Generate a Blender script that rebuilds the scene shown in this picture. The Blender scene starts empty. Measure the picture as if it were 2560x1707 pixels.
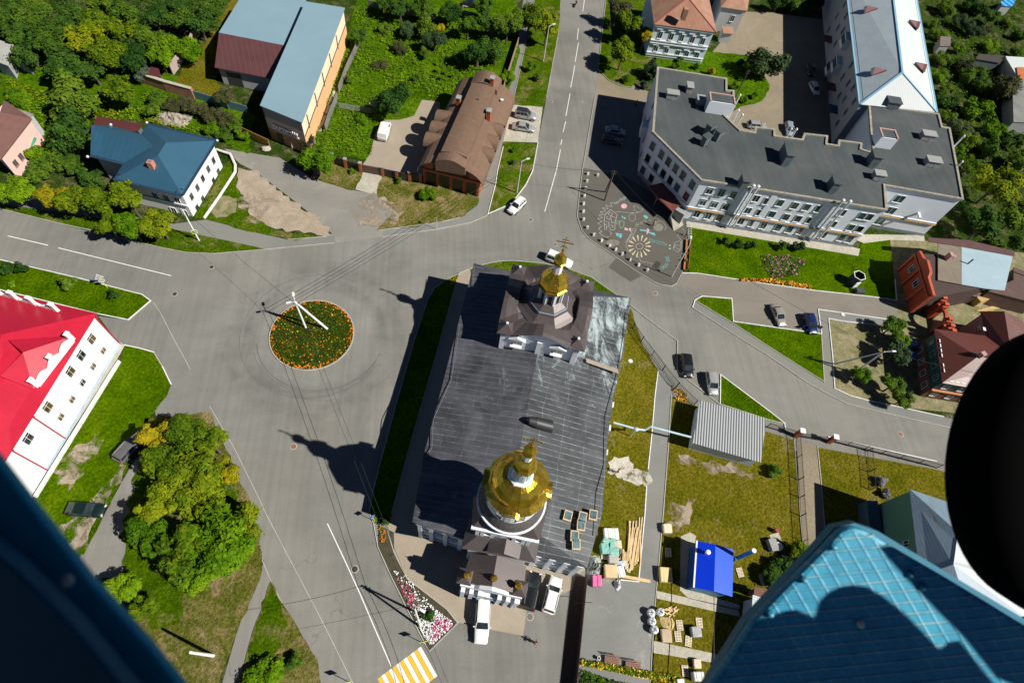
import bpy, bmesh, math, random
from mathutils import Vector, Matrix
C = bpy.context.scene.collection
R_ = math.radians
rnd = random.Random(7)
# ---------------------------------------------------------------- camera
CX, CY, FPX, VPX, VPY, CAMH = 1280.0, 853.5, 1450.0, 1101.8, 1716.6, 80.0
dn = Vector((VPX-CX, -(VPY-CY), -FPX)).normalized()
upv = -dn
yc = (Vector((0, 1, 0)) - upv*upv.y).normalized()
xc = yc.cross(upv)
RW = Matrix((xc, yc, upv))                      # camera space -> world space
cam_d = bpy.data.cameras.new('camera'); cam = bpy.data.objects.new('camera', cam_d); C.objects.link(cam)
cam.matrix_world = Matrix.Translation((0, 0, CAMH)) @ RW.to_4x4()
cam_d.sensor_width = 36.0; cam_d.lens = 36.0*FPX/2560.0; cam_d.clip_start = 0.05; cam_d.clip_end = 3000
cam_d.dof.use_dof = True; cam_d.dof.focus_distance = 90.0; cam_d.dof.aperture_fstop = 3.2
bpy.context.scene.camera = cam
# ---------------------------------------------------------------- light
SUN_AZ, SUN_EL = R_(-26.7), R_(45.5)
sdir = Vector((math.cos(SUN_EL)*math.cos(SUN_AZ), math.cos(SUN_EL)*math.sin(SUN_AZ), math.sin(SUN_EL)))
sl = bpy.data.lights.new('sun', 'SUN'); sl.energy = 5.0; sl.angle = R_(0.5); sl.color = (1.0, 0.955, 0.88)
so = bpy.data.objects.new('sun', sl); C.objects.link(so); so.rotation_euler = sdir.to_track_quat('Z', 'Y').to_euler()
w = bpy.data.worlds.new("World"); bpy.context.scene.world = w; w.use_nodes = True
wn = w.node_tree; wn.nodes.clear()
sk = wn.nodes.new('ShaderNodeTexSky'); sk.sky_type = 'NISHITA'; sk.sun_disc = False
sk.sun_elevation = SUN_EL; sk.sun_rotation = R_(90)-SUN_AZ; sk.altitude = 200; sk.air_density = 0.38; sk.dust_density = 0.0; sk.ozone_density = 3.0
bg = wn.nodes.new('ShaderNodeBackground'); bg.inputs[1].default_value = 0.05
wo = wn.nodes.new('ShaderNodeOutputWorld'); wn.links.new(sk.outputs[0], bg.inputs[0]); wn.links.new(bg.outputs[0], wo.inputs[0])
vs = bpy.context.scene.view_settings; vs.view_transform = 'Standard'; vs.look = 'None'; vs.exposure = 0.36; vs.gamma = 1.0; vs.use_curve_mapping = False
bpy.context.scene.cycles.max_bounces = 4; bpy.context.scene.cycles.diffuse_bounces = 1
# ---------------------------------------------------------------- pixel of the 2560 wide picture + height -> world
def P(x, y, z=0.0):
    v = RW @ Vector((x-CX, -(y-CY), -FPX)); t = (z-CAMH)/v.z
    return Vector((v.x*t, v.y*t, z))
def PX(v):                                       # world -> pixel
    c = RW.transposed() @ (Vector(v)-Vector((0, 0, CAMH))); return (CX-FPX*c.x/c.z, CY+FPX*c.y/c.z)
def foot(x, y, h):                               # ground point below a point seen at (x, y) that is h above the ground
    v = P(x, y, h); return Vector((v.x, v.y, 0))
# ---------------------------------------------------------------- materials
def nt(name):
    m = bpy.data.materials.new(name); m.use_nodes = True; t = m.node_tree; t.nodes.clear()
    o = t.nodes.new('ShaderNodeOutputMaterial'); b = t.nodes.new('ShaderNodeBsdfPrincipled'); t.links.new(b.outputs[0], o.inputs[0])
    return m, t, b
def N(t, ty, **k):
    n = t.nodes.new(ty)
    for a, v in k.items(): setattr(n, a, v)
    return n
def pos(t, sc=(1, 1, 1), rot=0, obj=False):
    if obj: g = N(t, 'ShaderNodeTexCoord'); out = g.outputs['Object']
    else: g = N(t, 'ShaderNodeNewGeometry'); out = g.outputs['Position']
    mp = N(t, 'ShaderNodeMapping'); mp.inputs['Scale'].default_value = sc; mp.inputs['Rotation'].default_value = (0, 0, rot)
    t.links.new(out, mp.inputs[0]); return mp.outputs[0]
def noise(t, vec, scale, detail=4, rough=.6, dist=0.0):
    n = N(t, 'ShaderNodeTexNoise'); n.inputs['Scale'].default_value = scale; n.inputs['Detail'].default_value = detail
    n.inputs['Roughness'].default_value = rough; n.inputs['Distortion'].default_value = dist; t.links.new(vec, n.inputs['Vector']); return n.outputs['Fac']
def ramp(t, fac, stops, ease='LINEAR'):
    r = N(t, 'ShaderNodeValToRGB'); e = r.color_ramp.elements; r.color_ramp.interpolation = ease
    while len(e) > 1: e.remove(e[0])
    e[0].position = stops[0][0]; e[0].color = (*stops[0][1], 1)
    for p_, c_ in stops[1:]:
        q = e.new(p_); q.color = (*c_, 1)
    t.links.new(fac, r.inputs[0]); return r.outputs[0]
def mix(t, fac, a, b, mode='MIX'):
    m = N(t, 'ShaderNodeMixRGB', blend_type=mode)
    for i, v in ((0, fac), (1, a), (2, b)):
        if isinstance(v, (int, float)): m.inputs[i].default_value = v
        elif isinstance(v, tuple): m.inputs[i].default_value = (*v, 1)
        else: t.links.new(v, m.inputs[i])
    return m.outputs[0]
def math_(t, op, a, b=0.0, c=0.0):
    m = N(t, 'ShaderNodeMath', operation=op)
    for i, v in enumerate((a, b, c)):
        if isinstance(v, (int, float)): m.inputs[i].default_value = v
        else: t.links.new(v, m.inputs[i])
    return m.outputs[0]
def bump(t, b, h, s=.3, d=.05):
    n = N(t, 'ShaderNodeBump'); n.inputs['Strength'].default_value = s; n.inputs['Distance'].default_value = d
    t.links.new(h, n.inputs['Height']); t.links.new(n.outputs[0], b.inputs['Normal'])
def g2(c, k): return tuple(max(0, min(1, v*k)) for v in c)
MATS = {}
def paint(name, col, rough=.5, var=.18, scale=.8, metal=0.0, coat=0.0, spec=.5, fine=6.0, obj=False):
    """plain material with broad and fine wear"""
    if name in MATS: return MATS[name]
    m, t, b = nt(name); v = pos(t, obj=obj)
    a = noise(t, v, scale, 5, .65); f = noise(t, v, fine, 3, .6)
    c = ramp(t, a, [(.25, g2(col, 1-var)), (.5, col), (.75, g2(col, 1+var))])
    c = mix(t, ramp(t, f, [(.35, (0, 0, 0)), (.8, (var*1.2,)*3)]), c, g2(col, .55))
    t.links.new(c, b.inputs['Base Color']); b.inputs['Roughness'].default_value = rough; b.inputs['Metallic'].default_value = metal
    b.inputs['Coat Weight'].default_value = coat; b.inputs['Specular IOR Level'].default_value = spec
    MATS[name] = m; return m
def grass(name, cols, dry=None, dscale=.12, dth=.55, fine=2.6):
    """grass: three greens, optional dry patches, blade-sized grain"""
    m, t, b = nt(name); v = pos(t)
    a = noise(t, v, .18, 6, .7, .6); f = noise(t, v, fine, 5, .75); ff = noise(t, v, 9, 3, .7)
    c = ramp(t, a, [(.3, cols[0]), (.5, cols[1]), (.7, cols[2])])
    c = mix(t, .75, c, ramp(t, f, [(.32, (.30, .30, .30)), (.5, (.9, .9, .9)), (.68, (1.7, 1.7, 1.5))]), 'MULTIPLY')
    if dry:
        d = noise(t, v, dscale*1.6, 8, .78, .25); c = mix(t, ramp(t, d, [(dth-.05, (0, 0, 0)), (dth+.08, (1, 1, 1))]), c, mix(t, .8, dry, ramp(t, f, [(.3, (.45,)*3), (.7, (1.5,)*3)]), 'MULTIPLY'))
    c = mix(t, .5, c, ramp(t, ff, [(.35, (.45,)*3), (.65, (1.5,)*3)]), 'MULTIPLY')
    t.links.new(c, b.inputs['Base Color']); b.inputs['Roughness'].default_value = 1.0; b.inputs['Specular IOR Level'].default_value = 0.0
    bump(t, b, f, .9, .5); MATS[name] = m; return m
def asphalt(name, col, patch=.25, warm=(.24, .2, .15), wt=.62, marks=False):
    m, t, b = nt(name); v = pos(t); va = pos(t, (.25, 1, 1), R_(-70))
    a = noise(t, v, .06, 5, .6, .8); s = noise(t, va, .35, 6, .7, .4); f = noise(t, v, 5, 4, .8)
    c = ramp(t, a, [(.3, g2(col, 1-patch)), (.55, col), (.75, g2(col, 1+patch*.6))])
    c = mix(t, .5, c, ramp(t, s, [(.3, (.82,)*3), (.6, (1.06,)*3)]), 'MULTIPLY')
    d = noise(t, v, .22, 7, .75, 1.2); c = mix(t, ramp(t, d, [(wt, (0, 0, 0)), (wt+.12, (.6, .6, .6))]), c, warm)
    c = mix(t, .45, c, ramp(t, f, [(.3, (.8,)*3), (.7, (1.2,)*3)]), 'MULTIPLY')
    c = mix(t, ramp(t, noise(t, va, .8, 6, .8, .8), [(.60, (0,)*3), (.74, (.42,)*3)]), c, g2(col, .5)); c = mix(t, ramp(t, noise(t, v, .035, 3, .5), [(.45, (0,)*3), (.7, (.5,)*3)]), c, g2(warm, .9))
    # tar-filled cracks
    vo = N(t, 'ShaderNodeTexVoronoi', feature='DISTANCE_TO_EDGE'); vo.inputs['Scale'].default_value = .09
    wv = N(t, 'ShaderNodeVectorMath', operation='ADD'); nz = N(t, 'ShaderNodeTexNoise'); nz.inputs['Scale'].default_value = .25; t.links.new(v, nz.inputs['Vector'])
    sc = N(t, 'ShaderNodeVectorMath', operation='SCALE'); sc.inputs['Scale'].default_value = 9; t.links.new(nz.outputs['Color'], sc.inputs[0])
    t.links.new(v, wv.inputs[0]); t.links.new(sc.outputs[0], wv.inputs[1]); t.links.new(wv.outputs[0], vo.inputs['Vector'])
    ck = ramp(t, vo.outputs[0], [(.0, (1, 1, 1)), (.004, (1, 1, 1)), (.008, (0, 0, 0))]); gate = ramp(t, noise(t, v, .05, 2), [(.55, (0, 0, 0)), (.62, (.3, .3, .3))])
    c = mix(t, mix(t, 1.0, ck, gate, 'MULTIPLY'), c, g2(col, .35))
    if marks:                                    # rubber rings worn round the island
        o = P(781, 840); sv = N(t, 'ShaderNodeVectorMath', operation='DISTANCE'); sv.inputs[1].default_value = (o.x+.6, o.y, 0); t.links.new(pos(t), sv.inputs[0])
        dd = math_(t, 'ADD', sv.outputs['Value'], math_(t, 'MULTIPLY', noise(t, v, .10, 3), 3.0))
        rg = ramp(t, math_(t, 'DIVIDE', dd, 24.0), [(.40, (0,)*3), (.50, (.55,)*3), (.54, (.2,)*3), (.60, (.5,)*3), (.68, (0,)*3)])
        rg = mix(t, 1.0, rg, ramp(t, noise(t, v, .16, 5, .7), [(.38, (0,)*3), (.62, (1,)*3)]), 'MULTIPLY')
        c = mix(t, rg, c, g2(col, .42))
        tr = noise(t, pos(t, (1.4, .05, 1), R_(14)), 1.0, 3, .5); c = mix(t, .5, c, ramp(t, tr, [(.35, (.84,)*3), (.6, (1.05,)*3)]), 'MULTIPLY')
    t.links.new(c, b.inputs['Base Color']); b.inputs['Roughness'].default_value = .85; b.inputs['Specular IOR Level'].default_value = .25
    bump(t, b, f, .25, .02); MATS[name] = m; return m
def dirt(name, a, b_, th=.5, sc=.35, holes=None):
    m, t, b = nt(name); v = pos(t); n = noise(t, v, sc, 8, .78, 1.0); f = noise(t, v, 3.5, 5, .8)
    c = ramp(t, n, [(th-.16, a), (th+.02, g2(tuple((x+y)/2 for x, y in zip(a, b_)), 1)), (th+.16, b_)])
    c = mix(t, .6, c, ramp(t, f, [(.3, (.6,)*3), (.7, (1.3,)*3)]), 'MULTIPLY')
    t.links.new(c, b.inputs['Base Color']); b.inputs['Roughness'].default_value = .95; bump(t, b, f, .5, .1); MATS[name] = m
    if holes: t.links.new(ramp(t, noise(t, v, holes[0], 8, .75, .4), [(holes[1], (0,)*3), (holes[1]+.13, (1,)*3)]), b.inputs['Alpha'])
    return m
def stripes(name, col, per, ang, depth=.75, rough=.4, metal=0.0, line=.12, var=.2, zaxis=False, rust=None, cross=None):
    """sheet metal or boards: seams every per metres along direction ang"""
    m, t, b = nt(name); v = pos(t, rot=-ang); sp = N(t, 'ShaderNodeSeparateXYZ'); t.links.new(v, sp.inputs[0])
    q = math_(t, 'FRACT', math_(t, 'DIVIDE', sp.outputs[2 if zaxis else 0], per)); k = ramp(t, q, [(0, (0,)*3), (line*.5, (0,)*3), (line, (1,)*3), (1, (1,)*3)])
    a = noise(t, pos(t), .35, 6, .7, .6); f = noise(t, pos(t), 4, 4, .7)
    c = ramp(t, a, [(.3, g2(col, 1-var)), (.5, col), (.72, g2(col, 1+var))])
    c = mix(t, ramp(t, f, [(.4, (0,)*3), (.8, (.25,)*3)]), c, g2(col, .6))
    if cross:
        q2 = math_(t, 'FRACT', math_(t, 'DIVIDE', math_(t, 'ADD', sp.outputs[1], math_(t, 'MULTIPLY', math_(t, 'FLOOR', math_(t, 'DIVIDE', sp.outputs[0], per)), cross*.37)), cross))
        k = mix(t, 1.0, k, ramp(t, q2, [(0, (.35,)*3), (.03, (1,)*3), (1, (1,)*3)]), 'MULTIPLY')
    if rust: c = mix(t, ramp(t, noise(t, pos(t, (1, .12, 1), -ang), .9, 5, .7), [(rust[1], (0,)*3), (rust[1]+.12, (1,)*3)]), c, rust[0])
    c = mix(t, k, g2(col, depth), c); t.links.new(c, b.inputs['Base Color']); b.inputs['Roughness'].default_value = rough; b.inputs['Metallic'].default_value = metal
    bump(t, b, q, .25, .04); MATS[name] = m; return m
def glass(name, col=(.02, .035, .04), rough=.08):
    m, t, b = nt(name); f = noise(t, pos(t), .7, 2); t.links.new(ramp(t, f, [(.35, g2(col, .5)), (.65, g2(col, 1.8))]), b.inputs['Base Color'])
    b.inputs['Roughness'].default_value = rough; b.inputs['Specular IOR Level'].default_value = .8; MATS[name] = m; return m
# ---------------------------------------------------------------- meshes
class MB:
    def __init__(s): s.v = []; s.f = []; s.m = []; s.mi = 0; s.sm = []; s.smooth = False
    def face(s, pts, mi=None):
        n = len(s.v); s.v += [tuple(p) for p in pts]; s.f.append(tuple(range(n, n+len(pts)))); s.m.append(s.mi if mi is None else mi); s.sm.append(s.smooth); return s
    def raw(s, vs, fs):
        n = len(s.v); s.v += [tuple(p) for p in vs]
        for f in fs: s.f.append(tuple(n+i for i in f)); s.m.append(s.mi); s.sm.append(s.smooth)
        return s
    def prism(s, poly, z0, z1):                 # vertical prism; z1/z0 number, or use the points' own z when None
        top = [(p[0], p[1], p[2] if z1 is None else z1) for p in poly]; bot = [(p[0], p[1], z0) for p in poly]; n = len(top)
        a = sum(top[i][0]*top[(i+1) % n][1]-top[(i+1) % n][0]*top[i][1] for i in range(n))
        if a < 0: top.reverse(); bot.reverse()
        return s.raw(bot+top, [tuple(range(n, 2*n)), tuple(range(n-1, -1, -1))]+[(i, (i+1) % n, n+(i+1) % n, n+i) for i in range(n)])
    def slab(s, poly, th):                       # any planar polygon thickened downwards
        n = len(poly); top = [Vector(p) for p in poly]; bot = [p-Vector((0, 0, th)) for p in top]
        a = sum(top[i][0]*top[(i+1) % n][1]-top[(i+1) % n][0]*top[i][1] for i in range(n))
        if a < 0: top.reverse(); bot.reverse()
        return s.raw(bot+top, [tuple(range(n, 2*n)), tuple(range(n-1, -1, -1))]+[(i, (i+1) % n, n+(i+1) % n, n+i) for i in range(n)])
    def box(s, c, size, rz=0.0, M=None, taper=1.0):
        x, y, z = size[0]/2, size[1]/2, size[2]/2; q = []
        for dz in (-1, 1):
            k = taper if dz > 0 else 1
            for dx, dy in ((-1, -1), (1, -1), (1, 1), (-1, 1)): q.append(Vector((dx*x*k, dy*y*k, dz*z)))
        m = M if M else Matrix.Rotation(rz, 3, 'Z'); q = [m @ a+Vector(c) for a in q]
        return s.raw(q, [(3, 2, 1, 0), (4, 5, 6, 7), (0, 1, 5, 4), (1, 2, 6, 5), (2, 3, 7, 6), (3, 0, 4, 7)])
    def beam(s, a, b, w, h, up=(0, 0, 1)):       # box between two points
        a, b = Vector(a), Vector(b); d = b-a; L = d.length
        if L < 1e-6: return s
        x = d/L; y = Vector(up).cross(x)
        if y.length < 1e-4: y = Vector((1, 0, 0)).cross(x)
        y.normalize(); z = x.cross(y); return s.box((a+b)/2, (L, w, h), M=Matrix((x, y, z)).transposed())
    def tube(s, a, b, r0, r1=None, n=8, cap=True):
        r1 = r0 if r1 is None else r1; a, b = Vector(a), Vector(b); d = (b-a).normalized()
        u = d.orthogonal().normalized(); v = d.cross(u); q = []
        for p_, r in ((a, r0), (b, r1)): q += [p_+(u*math.cos(2*math.pi*i/n)+v*math.sin(2*math.pi*i/n))*r for i in range(n)]
        fs = [(i, (i+1) % n, n+(i+1) % n, n+i) for i in range(n)]
        if cap: fs += [tuple(range(n-1, -1, -1)), tuple(range(n, 2*n))]
        return s.raw(q, fs)
    def path(s, pts, r, n=6):
        for a, b in zip(pts, pts[1:]): s.tube(a, b, r, r, n)
        return s
    def lathe(s, c, prof, n=16, ph=0.0, cap=True):   # prof: (r, z) from bottom to top
        c = Vector(c); q = []; k = len(prof)
        for r, z in prof: q += [c+Vector((r*math.cos(ph+2*math.pi*i/n), r*math.sin(ph+2*math.pi*i/n), z)) for i in range(n)]
        fs = [(j*n+i, j*n+(i+1) % n, (j+1)*n+(i+1) % n, (j+1)*n+i) for j in range(k-1) for i in range(n)]
        if cap: fs += [tuple(range(n-1, -1, -1)), tuple((k-1)*n+i for i in range(n))]
        return s.raw(q, fs)
    def ell(s, c, r, n=10, k=6, jit=0.0):
        c = Vector(c); q = [c+Vector((0, 0, -r[2]))]
        for j in range(1, k):
            a = -math.pi/2+math.pi*j/k
            for i in range(n):
                w_ = 1+rnd.uniform(-jit, jit); q.append(c+Vector((r[0]*math.cos(a)*math.cos(2*math.pi*i/n)*w_, r[1]*math.cos(a)*math.sin(2*math.pi*i/n)*w_, r[2]*math.sin(a)*w_)))
        q.append(c+Vector((0, 0, r[2]))); fs = [(0, 1+(i+1) % n, 1+i) for i in range(n)]
        fs += [(1+j*n+i, 1+j*n+(i+1) % n, 1+(j+1)*n+(i+1) % n, 1+(j+1)*n+i) for j in range(k-2) for i in range(n)]
        e = len(q)-1; o = 1+(k-2)*n; fs += [(o+i, o+(i+1) % n, e) for i in range(n)]
        return s.raw(q, fs)
    def loft(s, rings, close=True):
        n = len(rings[0]); q = [p for r in rings for p in r]; fs = [(j*n+i, j*n+(i+1) % n, (j+1)*n+(i+1) % n, (j+1)*n+i) for j in range(len(rings)-1) for i in range(n)]
        if close: fs += [tuple(range(n-1, -1, -1)), tuple((len(rings)-1)*n+i for i in range(n))]
        return s.raw(q, fs)
    def build(s, name, mats, parent=None, bevel=0.0):
        if not isinstance(mats, (list, tuple)): mats = [mats]
        off = ORG.get(root_of(parent).name, Vector((0, 0, 0))) if parent is not None else Vector((0, 0, 0))
        me = bpy.data.meshes.new(name); me.from_pydata([tuple(Vector(p)-off) for p in s.v], [], s.f)
        for m in mats: me.materials.append(m)
        me.polygons.foreach_set('material_index', s.m); me.polygons.foreach_set('use_smooth', s.sm); me.update()
        o = bpy.data.objects.new(name, me); C.objects.link(o)
        if parent is not None: o.parent = parent
        if bevel: b = o.modifiers.new('bevel', 'BEVEL'); b.width = bevel; b.segments = 2; b.limit_method = 'ANGLE'
        return o
ORG = {}
def root_of(o):
    while o.parent: o = o.parent
    return o
def tag(o, label, cat, group=None):
    o['label'] = label; o['category'] = cat
    if group: o['group'] = group
    return o
def thing(name, label, cat, at=(0, 0, 0), rz=0.0, group=None, local=False):
    """Empty at the base. Unless local, the parts' meshes are given in world coordinates."""
    o = bpy.data.objects.new(name, None); C.objects.link(o); o.location = at; o.rotation_euler = (0, 0, rz); o.empty_display_size = .3
    if not local: ORG[o.name] = Vector(at)
    return tag(o, label, cat, group)
def dup(r, at, rz=0.0, label=None, group=None, sc=None, swap=None):
    c = r.copy(); C.objects.link(c); c.location = at; c.rotation_euler = (0, 0, rz)
    if sc: c.scale = sc if isinstance(sc, tuple) else (sc,)*3
    if label: c['label'] = label
    if group: c['group'] = group
    def rec(a, b):
        for ch in list(a.children):
            d = ch.copy(); C.objects.link(d); d.parent = b
            if swap and d.data and d.name.split('.')[0] in swap:
                for nm, mt in ((d.name.split('.')[0], swap[d.name.split('.')[0]]),):
                    d.data = d.data.copy(); d.data.materials[0] = mt
            rec(ch, d)
    rec(r, c); return c
def single(mb, name, mats, label, cat, group=None, **k):
    return tag(mb.build(name, mats, **k), label, cat, group)
def struct(mb, name, mats, kind='structure'):
    o = mb.build(name, mats); o['kind'] = kind; return o
def flat(name, pts, z, m, kind='structure', th=0.0):
    mb = MB(); q = [P(x, y, z) for x, y in pts]
    a = sum(q[i].x*q[(i+1) % len(q)].y-q[(i+1) % len(q)].x*q[i].y for i in range(len(q)))
    if a < 0: q.reverse()
    mb.prism(q, z-th, z) if th else mb.face(q)
    return struct(mb, name, m, kind)
def ragged(pts, amp=.35, step=1.0):
    """roughen a pixel polygon's outline (amp, step in metres)"""
    q = [P(x, y) for x, y in pts]; out = []
    for a, b in zip(q, q[1:]+q[:1]):
        d = b-a; n = max(1, int(d.length/step)); nn = Vector((-d.y, d.x, 0)).normalized() if d.length > 0 else Vector((0, 0, 0))
        for i in range(n): out.append(PX(a+d*(i/n)+nn*(rnd.uniform(-amp, amp) if i else 0)))
    return out
def strip(name, pts, wdt, z0, z1, m, closed=False, world=False):
    mb = MB(); q = [Vector(p) if world else P(*p) for p in pts]
    if closed: q.append(q[0])
    for a, b in zip(q, q[1:]):
        d = (b-a); d.z = 0; d.normalize(); a2 = a-d*wdt*.45; b2 = b+d*wdt*.45
        mb.beam((a2.x, a2.y, (z0+z1)/2), (b2.x, b2.y, (z0+z1)/2), wdt, z1-z0)
        z1 += .0007
    return struct(mb, name, m)
# ================================================================ SETTING
M_ROAD = asphalt('road_asphalt', (.212, .208, .188), .24, (.27, .25, .21), .62, marks=True)
M_PAVE = asphalt('pavement_asphalt', (.20, .205, .195), .14, (.27, .25, .2), .6)
M_PLAZA = asphalt('plaza_asphalt', (.105, .100, .085), .14, (.16, .145, .12), .66)
M_LOT = asphalt('lot_asphalt', (.215, .195, .165), .16, (.26, .23, .19), .58)
M_YARD = dirt('courtyard_concrete', (.21, .175, .12), (.29, .24, .165), .5, .12)
M_TAN = stripes('forecourt_paving', (.34, .285, .215), .32, R_(-14), .86, .8, var=.1, line=.06, cross=.5)
M_CONC = dirt('light_concrete', (.36, .34, .27), (.5, .47, .38), .5, .5)
M_DIRT = dirt('bare_dirt', (.28, .22, .155), (.42, .345, .265), .48, .3)
M_DIRTH = dirt('worn_dirt', (.26, .205, .14), (.42, .345, .265), .48, .3, (.34, .44)); M_LIME = dirt('lime_spill', (.36, .34, .27), (.55, .52, .44), .45, .6, (.6, .36)); M_WORK = asphalt('work_yard_asphalt', (.215, .22, .205), .25, (.42, .41, .37), .58)
M_SAND = dirt('grassy_dirt', (.07, .10, .012), (.32, .26, .16), .47, .5)
M_KERB = paint('kerb_concrete', (.40, .385, .34), .8, .25, .6, fine=3)
M_KERBW = paint('kerb_whitewash', (.72, .72, .69), .8, .22, 1.2)
M_LINE = paint('road_paint_white', (.8, .8, .76), .7, .2, 1.0)
M_LAWN = grass('lawn_grass', [(.038, .085, .001), (.072, .145, .001), (.12, .19, .003)], (.17, .15, .03), .2, .68)
M_VERGE = grass('verge_grass', [(.035, .08, .001), (.065, .13, .002), (.11, .16, .006)], (.24, .19, .075), .16, .56)
M_DRY = grass('dry_grass', [(.07, .10, .008), (.13, .14, .022), (.22, .18, .06)], (.30, .225, .11), .2, .53)
M_OLIVE = grass('olive_grass', [(.085, .105, .004), (.155, .14, .010), (.21, .17, .022)], (.26, .21, .10), .14, .62)
M_MEAD = grass('meadow_grass', [(.035, .08, .002), (.065, .14, .003), (.11, .20, .006)], None, fine=1.4)
M_GARD = grass('garden_ground', [(.018, .045, .006), (.04, .075, .010), (.07, .09, .02)], (.20, .16, .10), .22, .56)
b0 = MB(); b0.face([(-420, -260, -.04), (640, -260, -.04), (640, 900, -.04), (-420, 900, -.04)]); struct(b0, 'ground', M_GARD)
Z_R, Z_P, Z_G = 0.0, .016, .09
flat('road', [(1400, -60), (1397, 79), (1366, 245), (1332, 427), (1315, 462), (1280, 509), (1215, 541), (1174, 558), (1092, 574), (957, 593), (836, 608), (667, 624), (534, 635), (466, 632), (403, 620), (308, 597), (150, 560), (0, 523), (-200, 470), (-260, 610), (0, 651), (64, 665), (336, 732), (377, 752), (321, 800), (245, 790), (300, 862), (385, 881), (428, 960), (387, 1028), (400, 1080), (330, 1160), (262, 1281), (200, 1390), (180, 1450), (320, 1440), (520, 1400), (660, 1400), (640, 1470), (598, 1560), (540, 1760), (1500, 1760), (1500, 1700), (1465, 1454), (1560, 1330), (1700, 1120), (1960, 1120), (2340, 1200), (2700, 1290), (2700, 1120), (2350, 1064), (2260, 1015), (2250, 745), (1706, 683), (1720, 560), (1590, 430), (1620, 229), (1495, 174), (1510, 41), (1520, -60)], Z_R, M_ROAD)
# --- left side
flat('pavement', [(-60, 470), (433, 560), (515, 549), (640, 581), (722, 600), (817, 592), (836, 585), (836, 608), (667, 624), (640, 617), (449, 576), (-60, 500)], Z_P, M_PAVE)
flat('verge_grass', [(-60, 500), (0, 509), (449, 576), (640, 617), (666, 624), (534, 635), (466, 632), (403, 620), (308, 597), (150, 560), (0, 523), (-60, 510)], Z_G, M_VERGE, 'stuff')
flat('driveway', [(560, 372), (700, 395), (776, 443), (814, 457), (885, 476), (945, 487), (994, 522), (961, 558), (957, 593), (836, 608), (833, 588), (792, 547), (722, 492), (640, 430), (600, 410)], Z_P+.02, asphalt('drive_asphalt', (.23, .225, .205), .2, (.36, .32, .26), .55))
flat('bare_lot', ragged([(596, 420), (640, 425), (722, 492), (792, 547), (836, 588), (815, 591), (760, 583), (690, 573), (648, 553), (624, 537), (610, 500), (590, 468)], .6, .9), Z_P+.04, M_DIRT)
flat('dirt_edge', ragged([(935, 480), (1010, 522), (995, 552), (961, 566), (895, 566), (880, 515)], .5, .8), Z_G+.01, M_DIRTH)
flat('lot_grass', ragged([(548, 440), (575, 395), (590, 405), (590, 468), (608, 505), (624, 537), (690, 575), (760, 585), (817, 592), (722, 600), (640, 581), (515, 549), (487, 545)], .3, 1.2), Z_G, M_VERGE, 'stuff')
flat('dirt_patch', ragged([(556, 490), (600, 495), (590, 530), (540, 545), (520, 520)], .5, .8), Z_G+.02, M_SAND)
flat('dry_grass', ragged([(776, 443), (814, 457), (885, 476), (907, 430), (850, 404), (790, 405)], .3), Z_G, M_DRY, 'stuff')
flat('brick_drive', [(907, 424), (888, 474), (942, 488), (957, 438)], Z_G-.02, M_CONC)
flat('dry_grass', ragged([(955, 435), (1000, 452), (1059, 458), (1197, 492), (1193, 514), (1149, 545), (1092, 558), (1000, 570), (942, 577), (985, 530), (942, 487)], .3), Z_G, M_DRY, 'stuff')
flat('pavement', [(1285, 136), (1262, 230), (1247, 300), (1215, 403), (1196, 490), (1193, 514), (1149, 545), (1092, 558), (950, 577), (957, 593), (1092, 574), (1174, 558), (1215, 541), (1220, 536), (1239, 462), (1244, 427), (1258, 368), (1280, 267), (1291, 218), (1310, 131), (1340, -20), (1312, -20)], Z_P, M_PAVE)
flat('verge_grass', ragged([(1340, -20), (1310, 131), (1291, 218), (1282, 262), (1357, 268), (1366, 245), (1397, 79), (1402, -20)], .12), Z_G, M_VERGE, 'stuff')
flat('parking_pad', [(1278, 262), (1357, 266), (1345, 357), (1258, 354)], Z_P+.02, M_CONC)
flat('verge_grass', [(1258, 356), (1344, 360), (1332, 427), (1315, 462), (1280, 509), (1220, 536), (1239, 462), (1244, 427)], Z_G, M_VERGE, 'stuff')
flat('verge_grass', [(1517, -30), (1510, 41), (1495, 174), (1498, 178), (1520, 201), (1552, 216), (1579, 220), (1590, 200), (1640, 150), (1650, -30)], Z_G, M_VERGE, 'stuff')
# --- courtyard and hospital surrounds
flat('courtyard', [(1781, 131), (1865, 30), (1920, 31), (2060, 50), (2105, 62), (2083, 351), (1846, 360), (1800, 300), (1850, 268), (1906, 253), (1925, 215), (1880, 140)], Z_P, M_YARD)
flat('courtyard_grass', ragged([(1630, 130), (1781, 131), (1880, 140), (1925, 215), (1906, 253), (1850, 268), (1760, 300), (1700, 240), (1640, 165)], .25), Z_G, M_MEAD, 'stuff')
flat('side_street', [(1498, 180), (1520, 203), (1552, 218), (1579, 222), (1622, 229), (1600, 262), (1487, 240)], Z_P+.005, M_YARD)
flat('plaza', [(1457, 420), (1447, 495), (1443, 541), (1454, 577), (1476, 601), (1517, 628), (1580, 672), (1634, 705), (1656, 713), (1678, 716), (1691, 709), (1704, 684), (1720, 560), (1660, 500), (1560, 440)], Z_P+.02, M_PLAZA)
flat('asphalt_patch', [(1521, 668), (1540, 646), (1604, 690), (1576, 704)], Z_P, M_PLAZA)
flat('hospital_lawn', [(1724, 569), (1920, 594), (2140, 640), (2165, 585), (2222, 596), (2226, 612), (2240, 750), (2176, 742), (2029, 726), (1920, 711), (1743, 684), (1722, 683)], Z_G, M_LAWN, 'stuff')
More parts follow.
